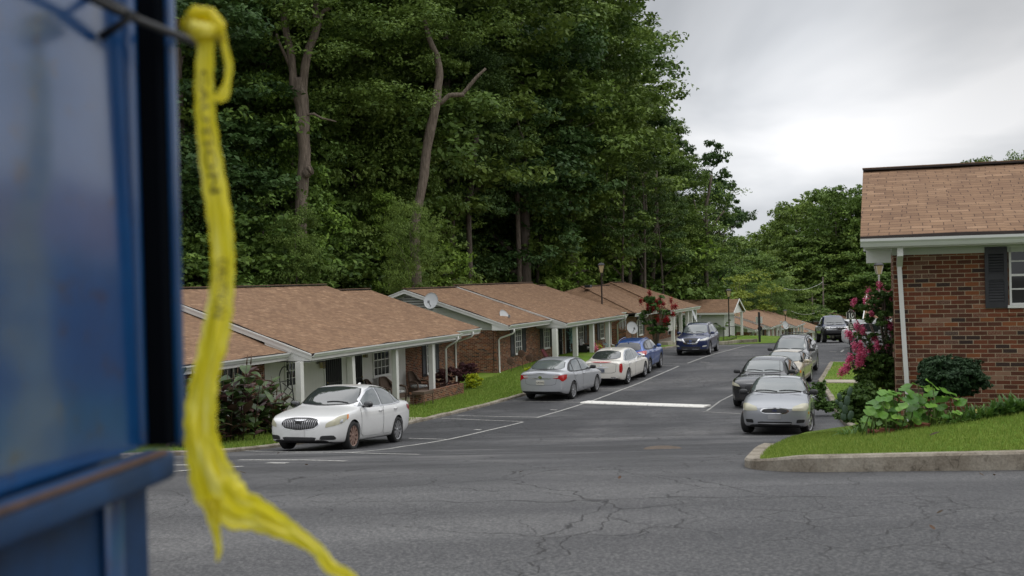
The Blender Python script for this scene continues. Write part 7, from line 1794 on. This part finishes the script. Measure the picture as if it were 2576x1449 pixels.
# fallen leaves
for i, (px_, py_, s_, m_) in enumerate(((2365, 1293, .8, 'd'), (2347, 1332, .8, 'd'), (612, 1192, 1.2, 'd'), (700, 1142, 1.2, 'd'), (860, 1120, 1.3, 'd'), (2470, 1197, .7, 'd'), (2500, 1198, .6, 'd'), (1310, 1190, .8, 'd'), (1560, 1205, .8, 'd'), (1960, 1175, .9, 'd'), (770, 1172, 1, 'd'))):
    c = G(px_, py_, 0.012); mb = MB(); s_ *= .62; blade_leaf(mb, (-.05 * s_, 0, 0.005), (.06 * s_, 0.01, 0.02), .035 * s_, -.2); o = mb.build('fallen_leaf', M['dryleaf'], None, uv=False); o.location = c; o.rotation_euler = (0, 0, i * 1.7); tag(o, 'small dry brown leaf lying on the asphalt', 'leaf', 'dry leaves scattered on the asphalt')
c = P(2350, 1045, 13.6); c.z = RL(c.x, c.y) + 0.03; mb = MB(); blade_leaf(mb, (-.06, 0, 0), (.07, 0, .03), .04, -.1); o = mb.build('fallen_leaf', M['dryleaf'], None, uv=False); o.location = c; tag(o, 'pale dry leaf lying on the near lawn below the elephant ears', 'leaf')
# ------------------------------------------------------------------ street furniture and porch things
def lathe_obj(name, prof, mat, par, n=16, loc=(0, 0, 0)):
    mb = MB(); mb.lathe(prof, n); o = mb.build(name, M[mat], par, smooth=False, uv=False, autosmooth=35); o.location = loc; return o
def street_lamp(label, px, ytop, Y, base=None, polemat='pole', group='street lamps'):
    t_ = P(px, ytop, Y); z0 = g(t_.x, t_.y); H = t_.z - z0; r_ = empty('street_lamp', (t_.x, t_.y, z0)); tag(r_, label, 'street lamp', group)
    lathe_obj('pole', [(0.0001, 0), (.09, 0), (.09, .12), (.055, .2), (.05, H - .85), (.075, H - .8), (.03, H - .74), (.09, H - .70), (.0001, H - .70)], polemat, r_)
    mb = MB(); a, b = 0.10, 0.19; z1, z2 = H - .70, H - .22
    mb.hexa([(-a, -a, z1), (a, -a, z1), (a, a, z1), (-a, a, z1), (-b, -b, z2), (b, -b, z2), (b, b, z2), (-b, b, z2)]); ln = mb.build('lantern_glass', M['lampglass'], r_, uv=False)
    mb = MB()
    for sx, sy in ((-1, -1), (1, -1), (1, 1), (-1, 1)): mb.beam((sx * a * 1.03, sy * a * 1.03, z1), (sx * b * 1.03, sy * b * 1.03, z2), .025, .025)
    mb.build('lantern_frame', M[polemat], ln, uv=False)
    mb = MB(); c = b + .03; mb.box(-c, c, -c, c, z2 + .001, z2 + .05); mb.hexa([(-c, -c, z2 + .05), (c, -c, z2 + .05), (c, c, z2 + .05), (-c, c, z2 + .05), (-.12, -.12, z2 + .15), (.12, -.12, z2 + .15), (.12, .12, z2 + .15), (-.12, .12, z2 + .15)]); mb.lathe([(.0001, z2 + .22), (.03, z2 + .19), (.03, z2 + .15)], 8); mb.build('cap', M['shutter'], r_, uv=False)
street_lamp('brown street lamp rising between the second and third roofs', 1512, 659, 73)
street_lamp('black street lamp standing at the iron railing', 1832, 725, 93)
street_lamp('small street lamp showing above the far roofs', 1975, 778, 150)
street_lamp('street lamp showing just above the pickup truck', 2088, 790, 190)
street_lamp('street lamp with pale pole rising behind the pink crape myrtle', 2210, 658, 62, polemat='fascia')
# speed sign
b_ = G(2142, 913); k = b_.y / FPX
sg = empty('speed_sign', tuple(b_), 0); tag(sg, 'black sign post with a 10 mph plate on top and an oval sign below', 'sign')
zT = P(2142, 779, b_.y).z - b_.z; zB_ = P(2142, 803, b_.y).z - b_.z
mb = MB(); mb.box(-.045, .045, -.045, .045, -.1, zB_ + .05); mb.build('post', M['black'], sg)
def shaped_plate(name, sg, pts, y, mat, th=0.012):
    mb = MB(); mb.prism([(x, y, z) for x, z in pts], (0, -th, 0)); return mb.build(name, M[mat], sg, uv=False)
hw = 11 * k; sh = [(-hw, zB_), (hw, zB_), (hw, zT - 5.5 * k)] + [(hw * .60 + .0, zT - 5.5 * k)] + [(hw * .60 * math.cos(a), zT - 5.5 * k + 5.5 * k * math.sin(a)) for a in [i * math.pi / 8 for i in range(1, 8)]] + [(-hw * .60, zT - 5.5 * k), (-hw, zT - 5.5 * k)]
shaped_plate('sign_border', sg, sh, -.05, 'plate'); cz = sum(z for x, z in sh) / len(sh); shaped_plate('sign_plate', sg, [(x * .93, (z - cz) * .93 + cz) for x, z in sh], -.063, 'black', 0.006)
text_mesh('10', 0.36, 'sign_text', M['white'], sg, (0, -.072, (zT + zB_) / 2 - .06), (R(90), 0, 0), 0.003, sx=0.85); text_mesh('mph', 0.085, 'sign_text', M['plate'], sg, (0, -.072, zB_ + .06), (R(90), 0, 0), 0.002)
oc, ra_, rb_ = P(2142, 822, b_.y).z - b_.z, 7 * k, 11 * k
shaped_plate('oval_border', sg, [(ra_ * math.cos(a), oc + rb_ * math.sin(a)) for a in [i * math.pi / 14 for i in range(28)]], -.05, 'plate'); shaped_plate('oval_plate', sg, [(ra_ * .9 * math.cos(a), oc + rb_ * .93 * math.sin(a)) for a in [i * math.pi / 14 for i in range(28)]], -.063, 'black', .006)
for z_ in (-.09, .0, .09): mb = MB(); mb.box(-ra_ * .55, ra_ * .55, -.074, -.0695, oc + z_ - .018, oc + z_ + .018); mb.build('sign_lettering', M['plate'], sg, uv=False)
b_ = P(1911, 858, 84); b_.z = g(b_.x, b_.y); zt2 = P(1911, 785, 84).z - b_.z; sp = empty('sign_post', tuple(b_)); tag(sp, 'black sign post seen from behind with a square grey plate, before the far roofs', 'sign')
mb = MB(); mb.box(-.07, .07, -.07, .07, -.1, zt2); mb.build('post', M['black'], sp); mb = MB(); mb.box(-.24, .26, .075, .09, zt2 - .85, zt2 - .35); mb.build('sign_plate', M['soffit'], sp); mb = MB(); mb.lathe([(.0001, .075), (.18, .075), (.18, .09), (.0001, .09)], 16, (0.06, 0, zt2 - 1.25), 'y'); mb.build('round_plate', M['black'], sp)
# railing by the small building
rl = empty('iron_railing', (0, 0, 0)); A, B = G(1786, 857), P(1852, 856, 90); B.z = g(B.x, B.y); A = P(1786, 857, 82); A.z = g(A.x, A.y); rl.location = A; tag(rl, 'thin black iron railing in front of the small white building', 'railing')
mb = MB(); d = B - A; n = 20
mb.beam(Vector((0, 0, 1.3)), d + Vector((0, 0, 1.05)), .04, .04); mb.beam(Vector((0, 0, .15)), d + Vector((0, 0, .15)), .03, .03)
for i in range(n + 1): f = i / n; p = d * f; mb.beam(p, p + Vector((0, 0, 1.3 - .25 * f)), .05 if i in (0, 10, 20) else .018, .05 if i in (0, 10, 20) else .018)
mb.build('rail', M['black'], rl, uv=False)
# raised kerb mound before the railing
strip('kerb', [P(1790, 858, 80), P(1850, 858, 84), P(1905, 862, 84)], 0.25, 0.28, M['kerb'])
# utility poles and wires
def upole(label, px, ytop, ybase, Y, mat='bark'):
    a = P(px, ytop, Y); z0 = g(a.x, a.y) - .3; r_ = empty('utility_pole', (a.x, a.y, z0)); tag(r_, label, 'utility pole'); H = a.z - z0
    mb = MB(); mb.tube([(0, 0, 0), (0, 0, H)], [.2, .13], 10); mb.build('pole', M[mat], r_, smooth=True, uv=False); mb = MB(); mb.beam((-.9, 0, H - 1.6), (.9, 0, H - 1.6), .1, .12); mb.build('crossarm', M[mat], r_, uv=False); return a
p2 = upole('tall utility pole carrying wires, right of the short brown pole', 2070, 697, 800, 235); p1 = upole('short brown utility pole in front of the dark woods', 2043, 733, 810, 225)
def wire(a, b, sag, label):
    mb = MB(); mb.tube([a.lerp(b, i / 10) - Vector((0, 0, sag * 4 * (i / 10) * (1 - i / 10))) for i in range(11)], .028, 4, cap=False); o = mb.build('overhead_wire', M['fascia'], None, uv=False); tag(o, label, 'wire')
wire(p2 - Vector((0, 0, 1)), P(1960, 722, 180), 1.0, 'thin overhead wire running left from the top of the tall utility pole'); wire(p2 - Vector((0, 0, 6.5)), P(1990, 782, 200), 1.0, 'lower overhead wire running left from the tall utility pole'); wire(p2 - Vector((0, 0, 8)), P(2230, 822, 120), 1.5, 'overhead wire running right from the tall utility pole towards the sign')
# satellite dishes
def dish(label, c, r, az, el, mast=0.45, mat='dish', group=None, base=True, arm=True):
    r_ = empty('satellite_dish', tuple(c - Vector((0, 0, mast))), 0); tag(r_, label, 'satellite dish', group)
    mb = MB(); prof = [(0.0001, 0.0)] + [(r * k / 6, 0.16 * r * (k / 6) ** 2) for k in range(1, 7)] + [(r, 0.16 * r + .012), (r * .5, .03), (.0001, -.0)]
    mb.lathe([(a, b) for a, b in prof[:8]] + [(r * 0.98, 0.16 * r - .02), (r * .5, .0), (.0001, -.02)], 28); o = mb.build('reflector', M[mat], r_, smooth=True, uv=False)
    n_ = Vector((math.cos(el) * math.sin(az), math.cos(el) * math.cos(az), math.sin(el))); o.location = (0, 0, mast); o.rotation_euler = n_.to_track_quat('Z', 'Y').to_euler(); o.scale = (1, 1.12, 1)
    mb = MB(); mb.tube([(0, 0, -.02), (0, 0, mast * .6), tuple(Vector((0, 0, mast)) - n_ * .08)], .028, 8); mb.box(-.1, .1, -.1, .1, -.03, .02)
    if arm:
        tip = Vector((0, 0, mast)) + n_ * r * 1.15 - Vector((0, 0, r * .55)); side = Vector((0.0, 0, 0))
        mb.tube([Vector((0, 0, mast - r * .85)) , tip], .018, 6); mb.box(tip.x - .05, tip.x + .05, tip.y - .05, tip.y + .05, tip.z - .03, tip.z + .1)
    mb.build('mount', M['shutter'] if mat != 'dish' else M['dishmount'], r_, uv=False); return r_
M['dish'] = plain('dish_grey', (0.42, 0.43, 0.43), 0.5, 0.06, 5); M['dishmount'] = plain('dish_mount_grey', (0.16, 0.165, 0.17), 0.5, 0.1, 9)
ta = t_of(1088, 790, 4.4); c = P(1085, 757, TO(ta, 4.4).y); dish('large grey satellite dish standing on the far end of the nearest roof', c, .36, R(195), R(18), .42)
tb_ = t_of(1266, 797, 2.0); c = P(1268, 797, TO(tb_, 1.8).y); dish('grey satellite dish tilted skyward on the low roof edge of the second house', c, .33, R(130), R(28), .3)
c = P(1590, 825, 68); z_ = g(c.x, c.y); d_ = dish('white satellite dish on a ground post behind the blue SUV', c, .36, R(165), R(20), c.z - z_)
c = P(1745, 795, 85); dish('satellite dish at the last post of the third house', c, .45, R(110), R(20), .7)
c = P(1975, 818, 146); dish('white dish standing above the porch roof of the house beyond the crest', c, .5, R(150), R(15), .6)
c = P(2026, 824, 190); dish('black dish on the roof left of the pickup truck', c, .8, R(110), R(25), .7, mat='shutter')
# wicker armchairs on the first porch
M['wicker'] = plain('brown_wicker', (0.10, 0.065, 0.045), 0.8, 0.35, 60, bump=0.6)
def cush_mat():
    t = NT('patterned_cushion'); co = t.coord(); f = t.noise(co, 14, 2, 0.5, 2.0); t.set(color=t.ramp(f, [(0.42, (0.06, 0.08, 0.12)), (0.5, (0.50, 0.50, 0.46)), (0.6, (0.55, 0.55, 0.50))]), rough=0.9); return t.m
M['cush'] = cush_mat()
def stripe_mat():
    t = NT('striped_cushion'); co = t.coord(); w_ = t.n('ShaderNodeTexWave'); t.put(w_.inputs['Vector'], co); w_.inputs['Scale'].default_value = 4.5; t.set(color=t.ramp(w_.outputs['Fac'], [(0.45, (0.02, 0.02, 0.02)), (0.55, (0.6, 0.6, 0.58))]), rough=0.9); return t.m
M['stripe'] = stripe_mat()
def wicker_chair(label, t_, o_, z_, rz, wide=0.62, group='wicker chairs on the nearest porch'):
    q = TO(t_, o_); r_ = empty('wicker_chair', (q.x, q.y, z_), ANG + rz); tag(r_, label, 'chair', group); w2 = wide / 2   # faces local -y
    mb = MB(); V = []; n = 13; rows = [(0.34, 0.0, 1.0), (0.55, .02, 1.02), (0.75, .06, 1.0), (.90, .11, .86), (0.97, .14, .6)]
    for z, dy, ww in rows:
        for k in range(n):
            a = math.pi * (k / (n - 1)); x = -w2 * ww * math.cos(a); y = 0.02 + 0.30 * math.sin(a) + dy
            hz = z * (1.0) - (0.34 * max(0, 1 - math.sin(a) * 1.3) if z > .5 else 0); V.append((x, y, max(.34, hz)))
    F = [(j * n + k, j * n + k + 1, (j + 1) * n + k + 1, (j + 1) * n + k) for j in range(len(rows) - 1) for k in range(n - 1)]; mb.add(V, F); rim_ = [Vector(v) for v in V[-n:]]
    bk = mb.build('backrest', M['wicker'], r_, smooth=True); md = bk.modifiers.new('s', 'SOLIDIFY'); md.thickness = .03
    mb = MB(); mb.tube(rim_, .028, 8)
    mb.build('rolled_edge', M['wicker'], bk, smooth=True)
    for s in (-1, 1): mb = MB(); mb.tube([(s * w2 * .98, .12, .60), (s * w2, -.12, .62), (s * w2, -.30, .58), (s * w2 * .98, -.34, .40), (s * w2 * .92, -.30, 0)], [.035, .04, .04, .032, .022], 8); mb.build('arm', M['wicker'], r_, smooth=True)
    mb = MB(); mb.box(-w2 * .95, w2 * .95, -.30, .26, .20, .36); mb.build('seat', M['wicker'], r_)
    mb = MB(); mb.box(-w2 * .85, w2 * .85, -.31, .24, .362, .46); cu = mb.build('cushion', M['cush'], r_); m_ = cu.modifiers.new('b', 'BEVEL'); m_.width = .04; m_.segments = 3
    for sx in (-1, 1): mb = MB(); mb.tube([(sx * w2 * .88, .26, 0), (sx * w2 * .88, .24, .3)], .02, 6); mb.build('leg', M['wicker'], r_)
tc1 = t_of(1048, 965, 1.05); wicker_chair('brown wicker armchair at the far end of the nearest porch, against the brick', tc1 + 0.1, 1.05, zA + .10, R(-20))
tc2 = t_of(985, 975, 0.95); wicker_chair('wide brown wicker seat half hidden behind the porch post', tc2 + .1, 1.0, zA + .10, R(-5), 1.05)
tc3 = t_of(945, 960, 1.15); wicker_chair('brown wicker armchair below the white porch window', tc3, 1.1, zA + .10, R(10))
q = G(1062, 1009, 0.08); q = TO(t_of(1064, 990, -0.38), -0.38, zA); st_ = empty('side_table', tuple(q), ANG); tag(st_, 'small brown square side table beside the low brick wall', 'table')
mb = MB(); mb.box(-.42, .42, -.25, .25, .50, .60); mb.build('tabletop', M['wicker'], st_)
for sx in (-1, 1):
    for sy in (-1, 1): mb = MB(); mb.box(sx * .38 - .012, sx * .38 + .012, sy * .22 - .012, sy * .22 + .012, -.05, .5); mb.build('leg', M['wicker'], st_)
# leaning trellis
ttr, ztr = PO(712, 925, 0.9); tr1 = t_of(752, 1000, 0.9); tz = P(730, 1025, TO(ttr, .9).y).z; q = TO((ttr + tr1) / 2, 0.9, zA + .05); tr = empty('garden_trellis', tuple(q), ANG); tag(tr, 'black iron garden trellis with arched top leaning by the white siding', 'trellis')
hw = abs(tr1 - ttr) / 2 * .72; Ht = ztr - q.z; mb = MB()
mb.tube([(-hw, 0, 0), (-hw * 1.05, 0.2, Ht * .78)] + [(-hw * 1.05 * math.cos(a), .2 + .03, Ht * .78 + Ht * .22 * math.sin(a)) for a in [i * math.pi / 8 for i in range(1, 8)]] + [(hw * 1.05, .2, Ht * .78), (hw, 0, 0)], .018, 6)
for i in range(5):
    z0, z1 = Ht * (.05 + .14 * i), Ht * (.19 + .14 * i); mb.beam((-hw * .8, z0 / Ht * .2, z0), (hw * .8, z1 / Ht * .2, z1), .02, .02); mb.beam((hw * .8, z0 / Ht * .2, z0), (-hw * .8, z1 / Ht * .2, z1), .02, .02)
mb.beam((-hw * 1.05, .2, Ht * .77), (hw * 1.05, .2, Ht * .77), .03, .03); mb.build('frame', M['black'], tr, uv=False)
# second porch
tr2 = t_of(1378, 890, .9); q = TO(tr2, .9, zB + .05); rc = empty('garden_chair', tuple(q), ANG); tag(rc, 'dark red garden chair beside the first post of the second porch', 'chair')
M['redcloth'] = plain('dark_red_cloth', (0.10, 0.012, 0.018), 0.8, 0.15, 9)
mb = MB(); mb.prism([(-.25, -.05, .42), (.25, -.05, .42), (.25, .28, 1.0), (-.25, .28, 1.0)], (0, .03, -.01)); mb.build('backrest', M['redcloth'], rc); mb = MB(); mb.box(-.25, .25, -.5, -.06, .38, .42); mb.build('seat', M['redcloth'], rc)
for sx in (-1, 1): mb = MB(); mb.tube([(sx * .26, -.5, 0), (sx * .26, -.45, .62), (sx * .26, .1, .62), (sx * .26, .05, 0)], .016, 6); mb.build('arm', M['black'], rc)
tb2 = t_of(1467, 878, .95); q = TO(tb2, .95, zB + .30); bc = empty('patio_chair', tuple(q), ANG); tag(bc, 'black patio chair with black and white striped cushions on the second porch', 'chair')
mb = MB(); mb.box(-.35, .35, -.32, .3, .28, .34); mb.box(-.35, .35, .27, .32, .34, .85); mb.build('frame', M['black'], bc)
for s in (-1, 1): mb = MB(); mb.box(s * .36 - .03, s * .36 + .03, -.34, .3, .0, .58); mb.build('arm', M['black'], bc)
mb = MB(); mb.box(-.3, .3, .1, .26, .36, .95); o = mb.build('back_cushion', M['stripe'], bc); m_ = o.modifiers.new('b', 'BEVEL'); m_.width = .05; m_.segments = 3; mb = MB(); mb.box(-.3, .3, -.3, .1, .36, .46); o = mb.build('seat_cushion', M['stripe'], bc); m_ = o.modifiers.new('b', 'BEVEL'); m_.width = .04; m_.segments = 3
M['teal'] = leaf_mat('pale_blue_flowers', (0.10, 0.20, 0.26), (0.35, 0.5, 0.55), obv=0)
rg = np.random.default_rng(4); tw_, zw_ = PO(1437, 838, .75); C = rg.normal(size=(260, 3)) * np.array([.07, .06, .32]); o = fast_mesh('hanging_flowers', leaf_quads(rg, C, np.tile([0, -1., .3], (260, 1)), .07), 4, M['teal'], rg.random(260)); q = TO(tw_, .75); o.location = (q.x, q.y, zw_); tag(o, 'pale blue artificial flowers hanging beside the second porch post', 'flowers')
for i, (px_, lb_) in enumerate(((1562, 'white wind chime hanging at the end of the second porch gutter'), (1570, 'small white wind chime beside the longer one, at the gutter end'))):
    t_, z_ = PO(px_, 802, .1); q = TO(t_, .1); wc = empty('wind_chime', (q.x, q.y, z_)); tag(wc, lb_, 'wind chime'); mb = MB(); mb.lathe([(.0001, 0), (.12, 0), (.12, .03), (.0001, .03)], 12)
    for k in range(6): a = k * 1.05; mb.tube([(.1 * math.cos(a), .1 * math.sin(a), 0), (.1 * math.cos(a), .1 * math.sin(a), -.45 - .05 * k)], .014, 5)
    mb.tube([(0, 0, 0), (0, 0, .35)], .005, 4); mb.build('chimes', M['dish'], wc, uv=False)
for i, px_ in enumerate((1497, 1506, 1514, 1521)):
    c = TO(t_of(px_, 870, .2), .2); z_ = zB + .30; pt = empty('flower_pot', (c.x, c.y, z_)); tag(pt, 'potted flowers standing along the edge of the second porch', 'flower pot', 'flower pots on the second porch')
    lathe_obj('pot', [(.0001, 0), (.12, 0), (.17, .28), (.16, .28), (.0001, .24)], 'edgebrick', pt, 14); C = rg.normal(size=(160, 3)) * .12 + np.array([0, 0, .4]); fast_mesh('flowers', leaf_quads(rg, C, np.tile([0, 0, 1.], (160, 1)), .07), 4, M[('flower_pink', 'lf_yel', 'flower_red', 'teal')[i]], rg.random(160), parent=pt)
# iron flower ornaments by the second wall
for i, (px_, lb_) in enumerate(((1284, 'rusty iron flower ornament near the downspout of the second house'), (1312, 'tall twisted iron ornament in the bed of the second house'), (1331, 'small iron flower ornament beside the lime green plant'))):
    c = TO(t_of(px_, 915, 1.2), 1.2); c.z = zB + .05; r_ = empty('garden_ornament', tuple(c), 0); tag(r_, lb_, 'ornament')
    h = (.75, 1.0, .7)[i]; mb = MB(); mb.tube([(0, 0, 0), (.05, 0, h * .5), (0, 0, h)], .015, 6); mb.tube([(0, 0, .1), (-.12, 0, .3)], .01, 5); mb.lathe([(.0001, .0), (.16, .01), (.18, .03)], 14, (0, -.03, h), 'y'); mb.build('flower_shape', M['rust'], r_, uv=False)
# person far down the road
def person(px, yhead, Y):
    h = P(px, yhead, Y); z0 = h.z - 1.72; mb = bmesh.new(); L = mb.verts.layers.skin.verify()
    J = {'pel': (0, 0, .95, .14), 'w': (0, 0, 1.12, .13), 'ch': (0, 0, 1.35, .16), 'nk': (0, 0, 1.50, .055), 'hd': (0, 0, 1.60, .085), 'tp': (0, 0, 1.68, .075), 'hl': (.1, 0, .9, .09), 'kl': (.11, .02, .5, .06), 'al': (.11, .02, .08, .04), 'fl': (.11, -.14, .04, .035), 'hr': (-.1, 0, .9, .09), 'kr': (-.11, -.05, .5, .06), 'ar': (-.11, .05, .08, .04), 'fr': (-.11, -.1, .04, .035), 'sl': (.19, 0, 1.42, .06), 'el': (.25, .03, 1.12, .042), 'wl': (.24, -.08, .88, .03), 'sr': (-.19, 0, 1.42, .06), 'er': (-.25, .03, 1.12, .042), 'wr': (-.22, -.1, .88, .03)}
    E = [('pel', 'w'), ('w', 'ch'), ('ch', 'nk'), ('nk', 'hd'), ('hd', 'tp'), ('pel', 'hl'), ('hl', 'kl'), ('kl', 'al'), ('al', 'fl'), ('pel', 'hr'), ('hr', 'kr'), ('kr', 'ar'), ('ar', 'fr'), ('ch', 'sl'), ('sl', 'el'), ('el', 'wl'), ('ch', 'sr'), ('sr', 'er'), ('er', 'wr')]
    for q in range(5):
        for s, w in ((1, 'wl'), (-1, 'wr')):
            x, y, z, r_ = J[w]; J['f%s%d' % (w, q)] = (x + (q - 2) * .014, y - .02 + (.02 if q == 0 else 0), z - .14 + (.05 if q == 0 else abs(q - 2) * .008), .008); E.append((w, 'f%s%d' % (w, q)))
    V = {}
    for k, (x, y, z, r_) in J.items(): v = mb.verts.new((x, y, z)); v[L].radius = (r_, r_); V[k] = v; v[L].use_root = (k == 'pel')
    for a, b in E: mb.edges.new((V[a], V[b]))
    me = bpy.data.meshes.new('person'); mb.to_mesh(me); mb.free(); o = link('person', me); o.location = (h.x, h.y, z0); o.rotation_euler = (0, 0, .3)
    o.modifiers.new('k', 'SKIN'); s_ = o.modifiers.new('s', 'SUBSURF'); s_.levels = s_.render_levels = 1
    m2 = bpy.data.meshes.new_from_object(o.evaluated_get(bpy.context.evaluated_depsgraph_get())); o.modifiers.clear(); o.data = m2; m2.materials.clear()
    for k in ('skin', 'white', 'trouser', 'hair'): m2.materials.append(M[k])
    for f in m2.polygons:
        z = f.center.z; f.use_smooth = True; f.material_index = 3 if z > 1.62 or (z > 1.55 and f.center.y > .02) else 0 if z > 1.47 else 1 if z > .95 and not (abs(f.center.x) > .2 and z < 1.2) else 0 if abs(f.center.x) > .19 else 2
    tag(o, 'person in a white shirt standing on the road left of the pickup truck', 'person')
M['skin'] = plain('skin', (0.12, 0.06, 0.04), 0.6, 0.05, 5); M['trouser'] = plain('dark_trousers', (0.03, 0.03, 0.035), 0.8, 0.1, 5); M['hair'] = plain('black_hair', (0.01, 0.008, 0.007), 0.7, 0.1, 9)
person(2062, 844, 120)
# ------------------------------------------------------------------ look-alikes are told apart by their order in the view
ORD = ['leftmost', 'second from the left', 'third from the left', 'fourth from the left', 'fifth from the left', 'sixth from the left', 'seventh from the left', 'eighth from the left', 'ninth from the left', 'tenth from the left', 'eleventh from the left', 'twelfth from the left', 'thirteenth from the left', 'fourteenth from the left', 'fifteenth from the left', 'sixteenth from the left']
bpy.context.view_layer.update(); fam = {}
for o in bpy.data.objects:
    if o.parent is None and o.get('label') and o.get('group') and o['group'] not in ('trees deep in the forest', 'elephant ears in the bed', 'dry leaves scattered on the asphalt', 'bricks edging the garden bed', 'trees on the distant ridge', 'cannas in front of the nearest house'):
        fam.setdefault((o['group'], o['label']), []).append(o)
for (gr_, lb_), os_ in fam.items():
    if len(os_) < 2 or len(os_) > len(ORD): continue
    os_.sort(key=lambda o: o.matrix_world.translation.x / max(1, o.matrix_world.translation.y))
    for i, o in enumerate(os_):
        t_ = 'rightmost' if i == len(os_) - 1 else ORD[i]
        o['label'] = lb_ + ', ' + t_
